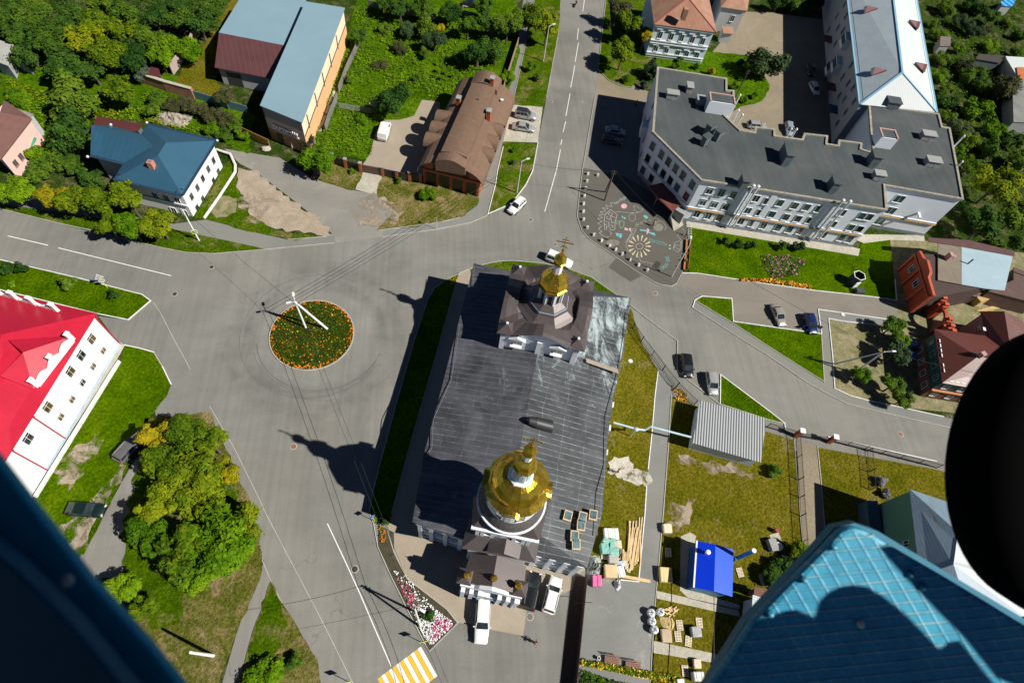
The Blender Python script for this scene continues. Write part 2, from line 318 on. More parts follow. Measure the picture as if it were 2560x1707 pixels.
flat('apron', [(1716, 545), (2120, 615), (2150, 622), (2146, 640), (1716, 567)], Z_G+.03, M_CONC); flat('apron', [(2100, 585), (2310, 588), (2312, 603), (2225, 600), (2160, 608)], Z_G+.025, M_CONC)
flat('parking_lot', [(1706, 684), (1743, 685), (1920, 712), (2029, 727), (2241, 752), (2247, 800), (2045, 775), (2053, 835), (1833, 804), (1829, 747), (1755, 742), (1720, 720), (1695, 712)], Z_P+.01, M_LOT)
flat('street_island_grass', [(1741, 751), (1755, 742), (1829, 748), (1833, 804), (1833, 808)], Z_G, M_LAWN, 'stuff')
flat('street_island_grass', [(1833, 805), (2053, 836), (2060, 955), (1838, 812)], Z_G, M_LAWN, 'stuff')
flat('pavement', [(1738, 753), (1838, 813), (2060, 956), (2086, 971), (2165, 1000), (2258, 1020), (2358, 1042), (2600, 1090), (2600, 1113), (2350, 1064), (2192, 1028), (2116, 1009), (2015, 955), (1920, 889), (1863, 854), (1731, 769)], Z_P+.012, M_PAVE)
flat('pavement', [(2045, 774), (2220, 799), (2247, 803), (2247, 819), (2111, 804), (2072, 798), (2081, 895), (2086, 971), (2060, 956), (2053, 835)], Z_P+.018, M_PAVE)
flat('dirt_garden', ragged([(2073, 799), (2111, 805), (2247, 820), (2262, 900), (2275, 1022), (2165, 999), (2124, 988), (2087, 970), (2082, 895)], .12), Z_G-.02, M_SAND)
flat('street_island_grass', [(1801, 937), (1920, 1026), (1960, 1058), (1920, 1049), (1800, 1009)], Z_G, M_LAWN, 'stuff')
flat('red_house_yard', [(2241, 751), (2262, 960), (2275, 1020), (2460, 1040), (2620, 900), (2620, 640), (2300, 600), (2225, 600)], .03, M_SAND)
# --- church surrounds
flat('church_lawn', [(1148, 680), (1119, 698), (1087, 721), (1070, 748), (1048, 814), (1035, 854), (991, 1009), (948, 1167), (931, 1235), (923, 1281), (934, 1307), (972, 1312), (980, 1281), (1018, 1140), (1059, 996), (1100, 854), (1142, 702)], Z_G, M_LAWN, 'stuff')
flat('church_lawn', [(1176, 673), (1212, 661), (1245, 654), (1280, 652), (1353, 658), (1411, 669), (1479, 694), (1517, 721), (1552, 744), (1576, 761), (1560, 800), (1500, 860), (1300, 800), (1180, 700)], Z_G-.01, M_VERGE, 'stuff')
flat('church_path', [(1148, 680), (1176, 672), (1200, 760), (1100, 1200), (1040, 1320), (972, 1312), (980, 1281), (1018, 1140), (1059, 996), (1100, 854), (1142, 702)], Z_P+.01, M_TAN)
flat('forecourt', [(969, 1312), (1040, 1310), (1160, 1340), (1330, 1350), (1470, 1420), (1437, 1440), (1436, 1470), (1317, 1523), (1308, 1588), (1220, 1572), (1174, 1558), (1144, 1556), (1117, 1522), (1018, 1446), (985, 1380)], Z_P+.02, M_TAN)
flat('church_yard_grass', ragged([(1577, 770), (1604, 856), (1645, 928), (1637, 990), (1629, 1088), (1620, 1172), (1612, 1281), (1596, 1454), (1552, 1449), (1470, 1440), (1480, 1300), (1500, 1000)], .15), Z_G, M_OLIVE, 'stuff')
flat('yard_path', [(1645, 928), (1656, 925), (1678, 962), (1678, 990), (1672, 1099), (1658, 1281), (1640, 1495), (1628, 1640), (1626, 1760), (1440, 1760), (1443, 1707), (1465, 1442), (1552, 1449), (1596, 1454), (1612, 1281), (1620, 1172), (1629, 1088), (1637, 990)], Z_P+.025, M_PAVE)
flat('lime_patch', ragged([(1536, 1140), (1572, 1140), (1584, 1160), (1583, 1172), (1620, 1180), (1632, 1200), (1614, 1217), (1578, 1205), (1560, 1200), (1519, 1180), (1520, 1155)], .35, .5), Z_G+.03, M_LIME)
flat('yard_lawn', ragged([(1680, 990), (1800, 1040), (1985, 1100), (1999, 1281), (2010, 1500), (1980, 1760), (1630, 1760), (1642, 1495), (1659, 1281), (1673, 1099)], .1), Z_G, M_OLIVE, 'stuff')
flat('work_yard', [(1465, 1444), (1552, 1450), (1596, 1455), (1608, 1320), (1652, 1320), (1640, 1495), (1628, 1640), (1626, 1700), (1446, 1665), (1448, 1640)], Z_P+.04, M_WORK)
for k_, q_ in enumerate(([(1668, 1260), (1740, 1250), (1725, 1310), (1680, 1330)], [(1690, 1130), (1890, 1180), (1880, 1200), (1700, 1160)], [(620, 480), (700, 500), (640, 560), (590, 500)], [(130, 1180), (240, 1080), (260, 1100), (170, 1230)])): flat('worn_patch', ragged(q_, .7, .8), Z_G+.02, M_DIRTH)
flat('yard_driveway', [(1992, 1103), (2043, 1115), (2052, 1203), (2064, 1351), (2080, 1600), (2020, 1600), (1999, 1281)], Z_P+.03, M_YARD)
flat('yard_grass', [(2045, 1118), (2335, 1172), (2560, 1230), (2560, 1500), (2075, 1500), (2064, 1351), (2052, 1203)], Z_G, M_OLIVE, 'stuff')
for q in ([(1642, 1476), (1847, 1522), (1849, 1541), (1642, 1495)], [(1634, 1601), (1807, 1637), (1900, 1660), (1890, 1680), (1797, 1658), (1634, 1631)], [(1725, 1330), (1740, 1338), (1722, 1470), (1785, 1492), (1850, 1512), (1847, 1525), (1722, 1495), (1700, 1475), (1702, 1340)]):
    flat('concrete_path', q, Z_G+.035, M_CONC)
flat('fence_shadow_strip', [(1438, 1438), (1462, 1442), (1440, 1640), (1432, 1720), (1400, 1720), (1420, 1525)], Z_P+.05, paint('fence_shadow_brown', (.075, .045, .03), .8))  # the sheet fence's cast shadow, painted as a dark brown strip
# --- left block
flat('front_lawn', [(0, 650), (64, 665), (336, 732), (354, 736), (377, 752), (347, 778), (321, 800), (240, 786), (0, 727), (-200, 680), (-200, 610)], Z_G, M_LAWN, 'stuff')
flat('house_lawn', ragged([(312, 863), (385, 881), (407, 917), (428, 960), (417, 990), (387, 1028), (360, 1070), (330, 1150), (263, 1281), (210, 1386), (60, 1380), (40, 1250), (88, 1243), (300, 902)], .12), Z_G, M_LAWN, 'stuff')
flat('bare_verge', ragged([(318, 1160), (255, 1281), (205, 1390), (100, 1390), (140, 1310), (190, 1290), (255, 1215), (300, 1160)], .5, .8), Z_G+.02, M_DIRTH)
flat('house_apron', [(300, 855), (312, 863), (300, 885), (270, 940), (110, 1180), (60, 1270), (30, 1270), (90, 1165), (240, 905)], Z_G+.05, M_CONC)
flat('tree_island_grass', ragged([(362, 1045), (524, 1030), (560, 1110), (640, 1285), (655, 1400), (650, 1450), (602, 1552), (547, 1707), (520, 1800), (240, 1800), (250, 1480), (330, 1400), (322, 1330), (345, 1200)], .2), Z_G, M_DRY, 'stuff')
flat('island_lawn', ragged([(340, 1180), (560, 1150), (620, 1300), (560, 1410), (470, 1470), (440, 1560), (330, 1560), (290, 1450)], .7), Z_G+.015, M_VERGE, 'stuff')
flat('triangle_grass', ragged([(677, 1452), (705, 1506), (746, 1569), (795, 1648), (812, 1760), (580, 1760), (592, 1707), (640, 1555)], .15), Z_G, M_DRY, 'stuff')
flat('triangle_lawn', ragged([(677, 1455), (702, 1506), (720, 1560), (680, 1640), (700, 1700), (620, 1700), (640, 1560)], .5), Z_G+.015, M_VERGE, 'stuff')
# --- meadow behind the brick house and yard with the van
flat('meadow', ragged([(890, 0), (1290, 0), (1300, 130), (1270, 235), (1180, 430), (1060, 440), (930, 400), (800, 385), (760, 330), (815, 250), (860, 120)], .2), .05, M_MEAD, 'stuff')
flat('van_yard', [(1055, 250), (1100, 255), (1090, 440), (1030, 440), (905, 415), (925, 385), (940, 330), (960, 300), (1000, 300), (1035, 290)], .075, M_TAN)
flat('side_yard_grass', ragged([(580, 0), (620, 0), (530, 170), (560, 240), (620, 270), (640, 300), (500, 240), (430, 210)], .4), .05, M_OLIVE, 'stuff')
flat('left_meadow', ragged([(0, 110), (130, 120), (250, 160), (440, 190), (640, 290), (620, 385), (560, 360), (545, 350), (360, 300), (230, 290), (120, 400), (0, 260)], .5), .04, M_MEAD, 'stuff')
# --- roundabout
o_ = P(780.5, 836); RR = 6.25
def disc(c, r, z, n=48): return [(c[0]+r*math.cos(2*math.pi*i/n), c[1]+r*math.sin(2*math.pi*i/n), z) for i in range(n)]
q_ = MB(); q_.face(disc(o_, RR, .14)); struct(q_, 'roundabout_bed', grass('flowerbed_leaves', [(.02, .04, .003), (.04, .06, .004), (.07, .075, .006)], (.14, .07, .004), .9, .60, 3.5), 'stuff')
q_ = MB(); q_.mi = 0
for i in range(64):
    a0, a1 = 2*math.pi*i/64, 2*math.pi*(i+1)/64
    pr = [Vector((o_.x+r*math.cos(a), o_.y+r*math.sin(a), 0)) for a in (a0, a1) for r in (RR, RR+.16)]
    q_.prism([pr[0], pr[1], pr[3], pr[2]], 0, .16)
struct(q_, 'kerb', M_KERB)
# --- kerbs
K = [
 ([(1397, 79), (1366, 245)], 0), ([(1345, 357), (1332, 427), (1315, 462), (1280, 509), (1220, 536)], 1), ([(1220, 536), (1215, 541), (1174, 558), (1092, 574), (957, 593)], 0),
 ([(836, 608), (667, 624), (534, 635), (466, 632), (403, 620), (308, 597), (250, 581), (150, 560), (74, 541), (0, 523), (-60, 510)], 0), ([(1258, 368), (1244, 427), (1239, 462), (1220, 536)], 1),
 ([(1340, -20), (1310, 131), (1291, 218), (1280, 262)], 0), ([(1517, -20), (1510, 41), (1495, 174), (1498, 178), (1520, 201), (1552, 216), (1579, 220)], 0),
 ([(0, 650), (64, 665), (202, 697), (336, 732), (354, 736), (377, 752), (347, 778), (321, 800)], 1), ([(-60, 705), (0, 725), (240, 784), (321, 800)], 1),
 ([(312, 863), (350, 871), (385, 881)], 1), ([(385, 881), (407, 917)], 0), ([(407, 917), (428, 960)], 1),
 ([(384, 757), (400, 780), (438, 854), (476, 923)], 2), ([(524, 1015), (583, 1115), (640, 1230), (663, 1280), (714, 1378), (753, 1452), (803, 1547), (880, 1702), (900, 1740)], 2), ([(656, 1400), (677, 1452), (705, 1506)], 2),
 ([(1174, 672), (1119, 698), (1087, 721), (1070, 748), (1048, 814), (1035, 854), (991, 1009), (948, 1167), (931, 1235), (923, 1281), (934, 1307), (945, 1367), (974, 1432), (1018, 1522), (1073, 1628)], 0),
 ([(1174, 672), (1212, 661), (1245, 654), (1280, 652), (1353, 658), (1411, 669), (1479, 694), (1517, 721), (1552, 744), (1585, 771), (1610, 791), (1693, 853), (1693, 926), (1710, 942), (1762, 983), (1798, 1010)], 0),
 ([(1073, 1628), (1144, 1557)], 0), ([(969, 1326), (985, 1380), (1018, 1446), (1117, 1522), (1144, 1556)], 0), ([(1142, 702), (1100, 854), (1059, 996), (1018, 1140), (980, 1281)], 0),
 ([(1457, 420), (1447, 495), (1443, 541), (1454, 577), (1476, 601), (1517, 628), (1580, 672), (1634, 705), (1656, 713), (1678, 716), (1691, 709), (1704, 684)], 0),
 ([(1706, 683), (1743, 684), (1920, 711), (2029, 726), (2176, 742), (2241, 751), (2237, 700)], 1),
 ([(1731, 769), (1737, 751), (1755, 741), (1829, 747), (1833, 804), (2053, 835), (2045, 774), (2220, 799)], 1), ([(1737, 751), (1838, 812), (1920, 866), (2002, 918), (2061, 955)], 0), ([(2053, 835), (2060, 955)], 0),
 ([(1731, 769), (1863, 854), (1920, 889), (2015, 955), (2072, 987), (2116, 1009), (2192, 1028), (2350, 1064), (2560, 1105)], 0), ([(2247, 819), (2111, 804), (2071, 797), (2081, 895), (2086, 971), (2124, 989), (2165, 1000), (2258, 1020), (2358, 1042)], 1),
 ([(1800, 1009), (1801, 937), (1920, 1026), (1961, 1058), (1963, 1075)], 1), ([(1800, 1010), (1920, 1049), (1960, 1059)], 0), ([(2070, 1092), (2200, 1122), (2340, 1153)], 1),
 ([(1645, 928), (1637, 990), (1629, 1088), (1620, 1172)], 1), ([(1616, 1216), (1612, 1281), (1596, 1454), (1552, 1449)], 1), ([(1678, 990), (1672, 1099), (1658, 1281), (1637, 1514), (1629, 1634), (1626, 1700)], 0),
 ([(2043, 1115), (2052, 1203), (2064, 1351)], 0), ([(1985, 1099), (1999, 1281), (2010, 1400)], 0), ([(945, 577), (1092, 558), (1149, 545)], 0), ([(722, 600), (817, 592)], 0), ([(1487, 242), (1468, 354), (1457, 420)], 0)]
for pts, k in K:
    o = strip('kerb', pts, (.12, .14, .10)[k], 0, (.13, .15, .03)[k], M_KERBW if k == 1 else M_KERB)
# --- paint on the road
def dash(a, b, wd=.13): strip('road_marking', [a, b], wd, Z_R+.002, Z_R+.008, M_LINE)
for a, b in [((20, 590), (119, 613)), ((147, 620), (427, 689)), ((1464, -20), (1457, 29)), ((1446, 72), (1443, 100)), ((1446, 108), (1438, 155)), ((1437, 165), (1427, 219)), ((1425, 235), (1415, 290)), ((1414, 305), (1408, 330)), ((1405, 350), (1402, 362)), ((1401, 375), (1391, 427)), ((1390, 430), (1362, 529))]: dash(a, b)
strip('road_marking', [(819, 1309), (860, 1396), (900, 1483), (940, 1577), (978, 1664)], .12, .002, .008, M_LINE)
# yellow and white zebra
zm = MB(); A_, B_, D_ = P(1052.6, 1615), P(1093.5, 1688.5), P(928.7, 1707); e1 = (B_-A_); dx_ = (D_-A_).normalized(); e1 -= dx_*e1.dot(dx_)*.9
for k in range(12):
    zm.mi = k % 2; s0, s1 = dx_*(k*.49+.02), dx_*(k*.49+.47)
    zm.prism([A_+s0, A_+s1, A_+s1+e1*1.0, A_+s0+e1*1.0], .001, .009)
struct(zm, 'pedestrian_crossing', [M_LINE, paint('road_paint_yellow', (.75, .45, .02), .7, .15, 1.5)])
# manhole covers
for i, (x, y, r, dk) in enumerate([(529, 668, .35, 1), (437, 735, .35, 1), (734, 1116, .38, 2), (887, 1422, .38, 1), (1638, 734, .38, 2), (2251, 1085, .4, 2), (1378, 255, .32, 0), (1452, 254, .32, 0), (1327, 550, .35, 0), (1388, 612, .3, 0), (1576, 903, .3, 3), (2107, 787, .3, 3), (1325, 1541, .38, 0), (1550, 1153, .4, 0)]):
    mb = MB(); c = P(x, y); mb.lathe((c.x, c.y, .02 if dk != 3 else .1), [(r+.1, 0), (r+.1, .012), (r, .02)], 20); mb.mi = 1; mb.lathe((c.x, c.y, .03 if dk != 3 else .11), [(r, 0), (r, .012), (r*.8, .016), (r*.78, .012), (r*.3, .012), (r*.28, .017)], 20)
    single(mb, 'manhole_cover', [M_KERB, paint('cover_%d' % dk, [(.13, .12, .1), (.05, .035, .03), (.22, .12, .07), (.7, .68, .6)][dk], .7)], ['dark manhole cover in the road near the wheel tracks by the flat roofed hospital', 'round cast iron cover in the asphalt', 'rusty brown round cover in the road', 'pale round well cover in the grass'][dk] if False else
      ['dark cast iron manhole cover below the white warning sign corner of the left road', 'dark manhole cover in the road west of the roundabout', 'rusty round cover beside the dome shadow tip', 'dark round manhole cover right of the long white line', 'rusty cover in the road below the chalk plaza', 'rusty cover in the road near the black tyre', 'faint round cover left of the dashes by the parked silver cars', 'faint round cover right of the dashes on the upper road', 'round cover in the bend below the driving white car', 'faint cover beside the belfry cross', 'white well cover in the olive grass right of the church', 'white round cover on the path by the dirt garden', 'grey cover on the asphalt behind the black parked car', 'round well ring in the white lime patch'][i], 'manhole cover', 'manhole covers')
# skid marks on the square
sm = MB()
def arc(cx, cy, r, a0, a1, wd, z):
    n = 24
    for i in range(n):
        t0, t1 = R_(a0+(a1-a0)*i/n), R_(a0+(a1-a0)*(i+1)/n)
        sm.face([(cx+r*math.cos(t0), cy+r*math.sin(t0), z), (cx+(r+wd)*math.cos(t0), cy+(r+wd)*math.sin(t0), z), (cx+(r+wd)*math.cos(t1), cy+(r+wd)*math.sin(t1), z), (cx+r*math.cos(t1), cy+r*math.sin(t1), z)])
arc(o_.x+.5, o_.y+.3, 11.2, 60, 330, .1, .003); arc(o_.x+1.5, o_.y, 9.6, 190, 340, .16, .004); arc(o_.x+1.3, o_.y+.2, 10.1, 200, 330, .1, .005); arc(o_.x+3, o_.y+1, 12.3, 215, 320, .07, .006)
struct(sm, 'skid_mark', paint('rubber_on_asphalt', (.13, .128, .12), .8, .2))
# ================================================================ BUILDING HELPERS
G_DARK = glass('window_glass_dark', (.012, .018, .02)); G_TEAL = glass('window_glass_teal', (.03, .075, .07)); G_SKY = glass('window_glass_grey', (.05, .07, .075))
M_WHITE = paint('white_plaster', (.74, .77, .80), .75, .05, .3); M_WHITEW = paint('white_plaster_warm', (.82, .82, .80), .75, .04, .3)
M_FRAME = paint('window_frame_white', (.74, .77, .78), .5, .05)
def hdir(A, B): d = Vector((B[0]-A[0], B[1]-A[1], 0)); return d.normalized()
def onwall(x, y, A, B):
    """(metres along A->B, height) where the pixel's ray meets the vertical plane through A and B"""
    v = RW @ Vector((x-CX, -(y-CY), -FPX)); d = hdir(A, B); n = Vector((d.y, -d.x, 0)); t = n.dot(Vector((A[0], A[1], 0)))/n.dot(v); p = v*t
    return (p-Vector((A[0], A[1], 0))).dot(d), p.z+CAMH
def win(par, A, B, u, z, wd, ht, pane=G_DARK, frame=M_FRAME, wall=None, bars=1, sill=.14, cross=0, name='window'):
    """window centred at (u, z) on the wall A->B, outward normal to the right of A->B"""
    d = hdir(A, B); n = Vector((d.y, -d.x, 0)); o = Vector((A[0], A[1], 0))+d*u; f = MB(); t = .05
    def bm(u0, z0, u1, z1, out, wdt): f.beam(o+d*u0+n*out/2+Vector((0, 0, z0)), o+d*u1+n*out/2+Vector((0, 0, z1)), out, wdt, up=n if z0 == z1 else d)
    def bb(u0, u1, z0, z1, out):
        c = o+d*((u0+u1)/2)+n*out/2+Vector((0, 0, (z0+z1)/2)); f.box(c, (u1-u0, out, z1-z0), M=Matrix((d, n*-1, Vector((0, 0, 1)))).transposed())
    bb(-wd/2-t, -wd/2, z-ht/2, z+ht/2, .09); bb(wd/2, wd/2+t, z-ht/2, z+ht/2, .09); bb(-wd/2-t, wd/2+t, z+ht/2, z+ht/2+t, .1); bb(-wd/2-t*1.6, wd/2+t*1.6, z-ht/2-t*1.3, z-ht/2, sill+.06)
    for i in range(bars): bb(-wd/2+wd*(i+1)/(bars+1)-.025, -wd/2+wd*(i+1)/(bars+1)+.025, z-ht/2, z+ht/2, .055)
    if cross: bb(-wd/2, wd/2, z+ht/2-ht*.28, z+ht/2-ht*.28+.05, .052)
    w_ = f.build(name, frame, par); g = MB(); c = o+d*0+n*.015+Vector((0, 0, z)); g.box(c, (wd, .03, ht), M=Matrix((d, n*-1, Vector((0, 0, 1)))).transposed()); g.build('pane', pane, w_); return w_
def wins(par, A, B, pts, wd, ht, **k):
    pn = k.pop('panes', [G_DARK])
    for i, (x, y) in enumerate(pts):
        u, z = onwall(x, y, A, B); win(par, A, B, u, z, wd, ht, pane=pn[(i*7+int(z*3)) % len(pn)], **k)
def tile(ox, oy, s, *pts): return [(ox+x/s, oy+y/s) for x, y in pts]
def inset(pts, d):
    """move every vertex of a polygon inwards by d (xy)"""
    q = [Vector((p[0], p[1], 0)) for p in pts]; n = len(q); a = sum(q[i].x*q[(i+1) % n].y-q[(i+1) % n].x*q[i].y for i in range(n)); s = 1 if a > 0 else -1; out = []
    for i in range(n):
        e0, e1 = (q[i]-q[i-1]).normalized(), (q[(i+1) % n]-q[i]).normalized(); n0, n1 = Vector((-e0.y, e0.x, 0))*s, Vector((-e1.y, e1.x, 0))*s
        m = n0+n1; k = d/max(.3, (1+n0.dot(n1))); out.append(Vector((q[i].x+m.x*k, q[i].y+m.y*k, pts[i][2])))
    return out
def rooflofts(mb, eave, z_in, d, th=.15):
    pass
# ================================================================ HOSPITAL
HZ = 10.4
hp = [(1642.5, 168), (1818, 197), (1818, 226), (1836, 226.5), (1835, 270), (1817, 272), (1813, 290), (1850, 325), (1885, 331), (1887, 317), (1938, 323), (1938, 339), (2004, 348.6), (2010, 333.6), (2070, 340), (2068, 359.5), (2094, 363.6), (2096, 350), (2156, 358), (2154, 373), (2182, 382), (2176, 333), (2170.5, 259), (2251, 272), (2347.6, 284.6), (2355.7, 317), (2375, 320), (2396, 430), (2409, 500), (2213, 465), (2218, 527), (1753, 452), (1630, 330)]
hw = [P(x, y, HZ) for x, y in hp]
H = thing('hospital', 'long white flat roofed hospital with dark grey bitumen roof bending round the chalk plaza', 'building', (foot(1900, 420, HZ)))
mb = MB(); mb.prism(inset(hw, .25), -.1, HZ-.35); M_HOSP = paint('hospital_plaster', (.76, .81, .86), .8, .04, .2, fine=1.2); mb.build('wall', M_HOSP, H)
M_BIT = None
def bitumen():
    m, t, b = nt('bitumen_roofing'); v = pos(t); a = noise(t, v, .1, 5, .6, .5); st = noise(t, pos(t, (1.1, .03, 1), R_(14)), 1.0, 3, .5); f = noise(t, v, 3, 4, .8)
    c = ramp(t, a, [(.3, (.050, .060, .062)), (.5, (.068, .080, .082)), (.7, (.092, .102, .102))]); c = mix(t, .6, c, ramp(t, st, [(.3, (.82,)*3), (.65, (1.12,)*3)]), 'MULTIPLY')
    c = mix(t, .4, c, ramp(t, f, [(.3, (.8,)*3), (.7, (1.2,)*3)]), 'MULTIPLY'); s = noise(t, v, .28, 7, .8); c = mix(t, ramp(t, s, [(.70, (0,)*3), (.76, (.5,)*3)]), c, (.3, .3, .28))
    t.links.new(c, b.inputs['Base Color']); b.inputs['Roughness'].default_value = .75; b.inputs['Specular IOR Level'].default_value = .3; return m
M_BIT = bitumen()
mb = MB(); mb.prism(inset(hw, .1), HZ-.35, HZ-.12); mb.build('roof', M_BIT, H)
M_PARA = dirt('parapet_cap', (.20, .19, .16), (.42, .39, .32), .5, 1.2)
def ring(mb, pts, wd, h, zt=None):
    n = len(pts)
    for i in range(n):
        a, b = Vector(pts[i]), Vector(pts[(i+1) % n]); d = (b-a).normalized(); z = (zt if zt is not None else a.z)+.0009*(i % 7); mb.beam((a.x, a.y, z-h/2)-d*wd*.0 if False else Vector((a.x, a.y, z-h/2))-d*wd*.4, Vector((b.x, b.y, z-h/2))+d*wd*.4, wd, h)
mb = MB(); ring(mb, inset(hw, .2), .42, .42, HZ+.12); mb.build('parapet', M_PARA, H)
A1, B1, E1, E0, E2 = hw[32], hw[31], hw[30], hw[29], hw[28]
s6 = 5.407
cH = {'panes': [G_DARK, G_SKY, G_DARK, G_TEAL], 'frame': M_FRAME}
qi = inset(hw, .25); A1, B1, E1, E0, E2, A0 = qi[32], qi[31], qi[30], qi[29], qi[28], qi[0]
wins(H, A1, B1, tile(1580, 330, s6, (280, 190), (400, 305), (495, 400), (592, 495), (690, 588), (815, 712), (215, 358), (328, 470), (422, 565), (517, 655), (610, 750), (735, 868), (148, 518), (262, 628)), 1.25, 1.7, bars=0, **cH)
wins(H, B1, E1, tile(1580, 330, s6, (1050, 795), (1210, 820), (1365, 850), (960, 950), (1115, 980), (1270, 1010), (875, 1110), (1030, 1135), (1180, 1160)), 1.1, 1.55, cross=1, **cH)
wins(H, B1, E1, tile(1280, 427, 3.672, (2240, 255), (2340, 280), (2165, 365), (2275, 385), (2100, 465), (2205, 485), (2305, 505)), 1.1, 1.55, **cH)
wins(H, B1, E1, tile(1920, 427, 3.672, (110, 295), (245, 320), (355, 335), (465, 350), (680, 385), (860, 415), (930, 425), (35, 400), (165, 425), (275, 440), (385, 455), (595, 490), (760, 520), (840, 535), (90, 525), (195, 540), (300, 555), (505, 590), (675, 615), (745, 630)), 1.15, 1.6, bars=0, panes=[G_TEAL, G_DARK, G_SKY, G_TEAL])
wins(H, E0, E2, tile(2060, 440, 6.533, (1230, 375), (1090, 565), (910, 740)), 1.7, 1.7, **cH)
wins(H, A0, A1, [(1634, 262), (1624, 300), (1612, 300), (1612, 345), (1598, 350), (1604, 385), (1591, 320), (1585, 360)], 1.1, 1.6, bars=0, **cH)
# belts, plinth, gas pipe
mb = MB(); pb = MB(); pl = MB(); cb = MB()
for a, b in ((A1, B1), (B1, E1), (E0, E2)):
    d = hdir(a, b); n = Vector((d.y, -d.x, 0))
    for bmx, z, out, ht in ((mb, 3.75, .22, .2), (pb, 3.42, .28, .12), (pl, .35, .12, .9)):
        if bmx is pb and a is A1: continue
        p, q = Vector((a.x, a.y, z))+n*out/2-d*.02, Vector((b.x, b.y, z))+n*out/2+d*.02; bmx.beam(p, q, out, ht)
mb.build('cornice', M_FRAME, H); pb.build('gas_pipe', paint('orange_yellow_pipe', (.75, .42, .13), .5), H); pl.build('plinth', paint('plinth_grey', (.24, .27, .31), .8), H)
# front projection pilasters round the vent ducts
d = hdir(B1, E1); n = Vector((d.y, -d.x, 0)); mb = MB()
for x, y, ww in ((1800, 640, 2.2), (1836, 560, .3), (2080, 560, 2.4)):
    u, z = onwall(x, y, B1, E1)
for u0, u1 in ((7.6, 8.7), (13.2, 14.2), (22.8, 24.0)):
    c = Vector((B1.x, B1.y, 0))+d*(u0+u1)/2+n*.06; mb = MB(); mb.box((c.x, c.y, HZ/2-.2), (u1-u0, .12, HZ-.5), rz=math.atan2(d.y, d.x)); mb.build('pilaster', M_HOSP, H)
pass
def duct(x, y, ht, r=.17, label='', below=0.0):
    f = foot(x, y, ht); mb = MB(); mb.tube((f.x, f.y, below), (f.x, f.y, ht), r, r, 10); mb.lathe((f.x, f.y, ht), [(r*1.0, 0), (r*1.6, .12), (r*1.6, .3), (r*.9, .45)], 10); return mb
for i, (x, y) in enumerate([(1878, 456), (1889, 459), (2101, 493), (2118, 496)]):
    u, z = onwall(x, y, B1, E1); c = Vector((B1.x, B1.y, 0))+d*(u+.45)+n*.62; mb = MB(); mb.tube((c.x, c.y, 1.2), (c.x, c.y, HZ+.9), .17, .17, 10); mb.lathe((c.x, c.y, HZ+.9), [(.17, 0), (.3, .12), (.3, .3), (.15, .42)], 10)
    for zz in (2.5, 5, 7.5): mb.beam((c.x, c.y, zz), Vector((c.x, c.y, zz))-n*.6, .05, .05)
    mb.build('vent_duct', M_FRAME, H)
for x, y, z0 in ((1849, 241, 4.0), (1845.5, 279, 7), (1855, 290, 7), (1977, 325, 8), (1990, 326, 8), (2408, 343, 5), (2403, 407, 5)):
    mb = duct(x, y, HZ+.9, .14, below=z0); mb.build('vent_duct', M_FRAME, H)
# roof hatches and vent stacks: (pixel of the top's centre, size, height, rotation, kind)
M_STK = paint('stack_sheet', (.13, .16, .17), .5, .15, 1); M_STKL = paint('stack_concrete', (.30, .31, .30), .8, .15, 1); M_BRK = paint('parapet_brick', (.45, .28, .24), .8, .2, 3)
for x, y, sx, sy, ht, rz, kind in [(1684, 230, 2.2, 1.3, 1.2, -9, 1), (1727, 212, 1.1, 1.7, 1.3, -9, 1), (1754, 244, 1.4, 1.5, 1.2, -9, 1), (1783, 309, 2.0, 1.2, 2.2, 36, 0), (1803, 325, 1.6, 1.1, 2.0, 36, 0), (1770, 339, 1.5, 1.0, 1.9, 36, 0), (1975, 372, 1.3, 3.6, 2.4, -9, 0), (2196, 384, 1.6, 2.2, 2.3, -9, 0), (1867, 443, 1.2, 2.1, 2.1, -9, 0), (2094, 449, 1.3, 2.2, 2.1, -9, 0), (2326, 333, 2.6, 1.5, 1.2, -9, 1), (2338, 398, 2.6, 1.6, 1.2, -9, 1), (2203, 432, 1.9, 1.3, 1.3, -9, 1), (2238, 250, 2.6, 2.0, 1.4, -9, 0)]:
    c = P(x, y, HZ+ht); mb = MB(); mb.box((c.x, c.y, HZ+ht/2-.1), (sx, sy, ht), rz=R_(rz)); mb.mi = 1; mb.box((c.x, c.y, HZ+ht-.05), (sx+.3, sy+.3, .12), rz=R_(rz)); mb.mi = 0
    q = Vector((c.x, c.y, 0))+Vector((math.cos(R_(rz-90)), math.sin(R_(rz-90)), 0))*(sy/2+.3); mb.tube((q.x, q.y, HZ-.1), (q.x, q.y, HZ+ht*.7), .07, .07, 6)
    mb.build('roof_hatch', [M_STK if kind == 0 else M_STKL, M_BIT if kind == 0 else M_STKL], H)
for x, y, sx, sy, ht in ((1806, 246, 5.0, 2.6, 2.6), (2222, 334, 3.3, 2.6, 2.4)):
    c = P(x, y, HZ+ht); mb = MB(); mb.box((c.x, c.y, HZ+ht/2-.1), (sx, sy, ht), rz=R_(-9)); mb.mi = 1; mb.box((c.x, c.y, HZ+ht-.06), (sx-.3, sy-.3, .12), rz=R_(-9)); mb.mi = 2
    for k in (-1, 1):
        e = Vector((math.cos(R_(-9)), math.sin(R_(-9)), 0)); f = Vector((-e.y, e.x, 0))
        q = Vector((c.x, c.y, HZ+ht))+e*k*(sx/2-.15); mb.box(q, (.3, sy, .25), rz=R_(-9))
    q = Vector((c.x, c.y, HZ+ht))+f*(sy/2-.15); mb.box(q, (sx-.62, .3, .24), rz=R_(-9)); mb.build('stair_house', [M_HOSP, M_BIT, M_BRK], H)
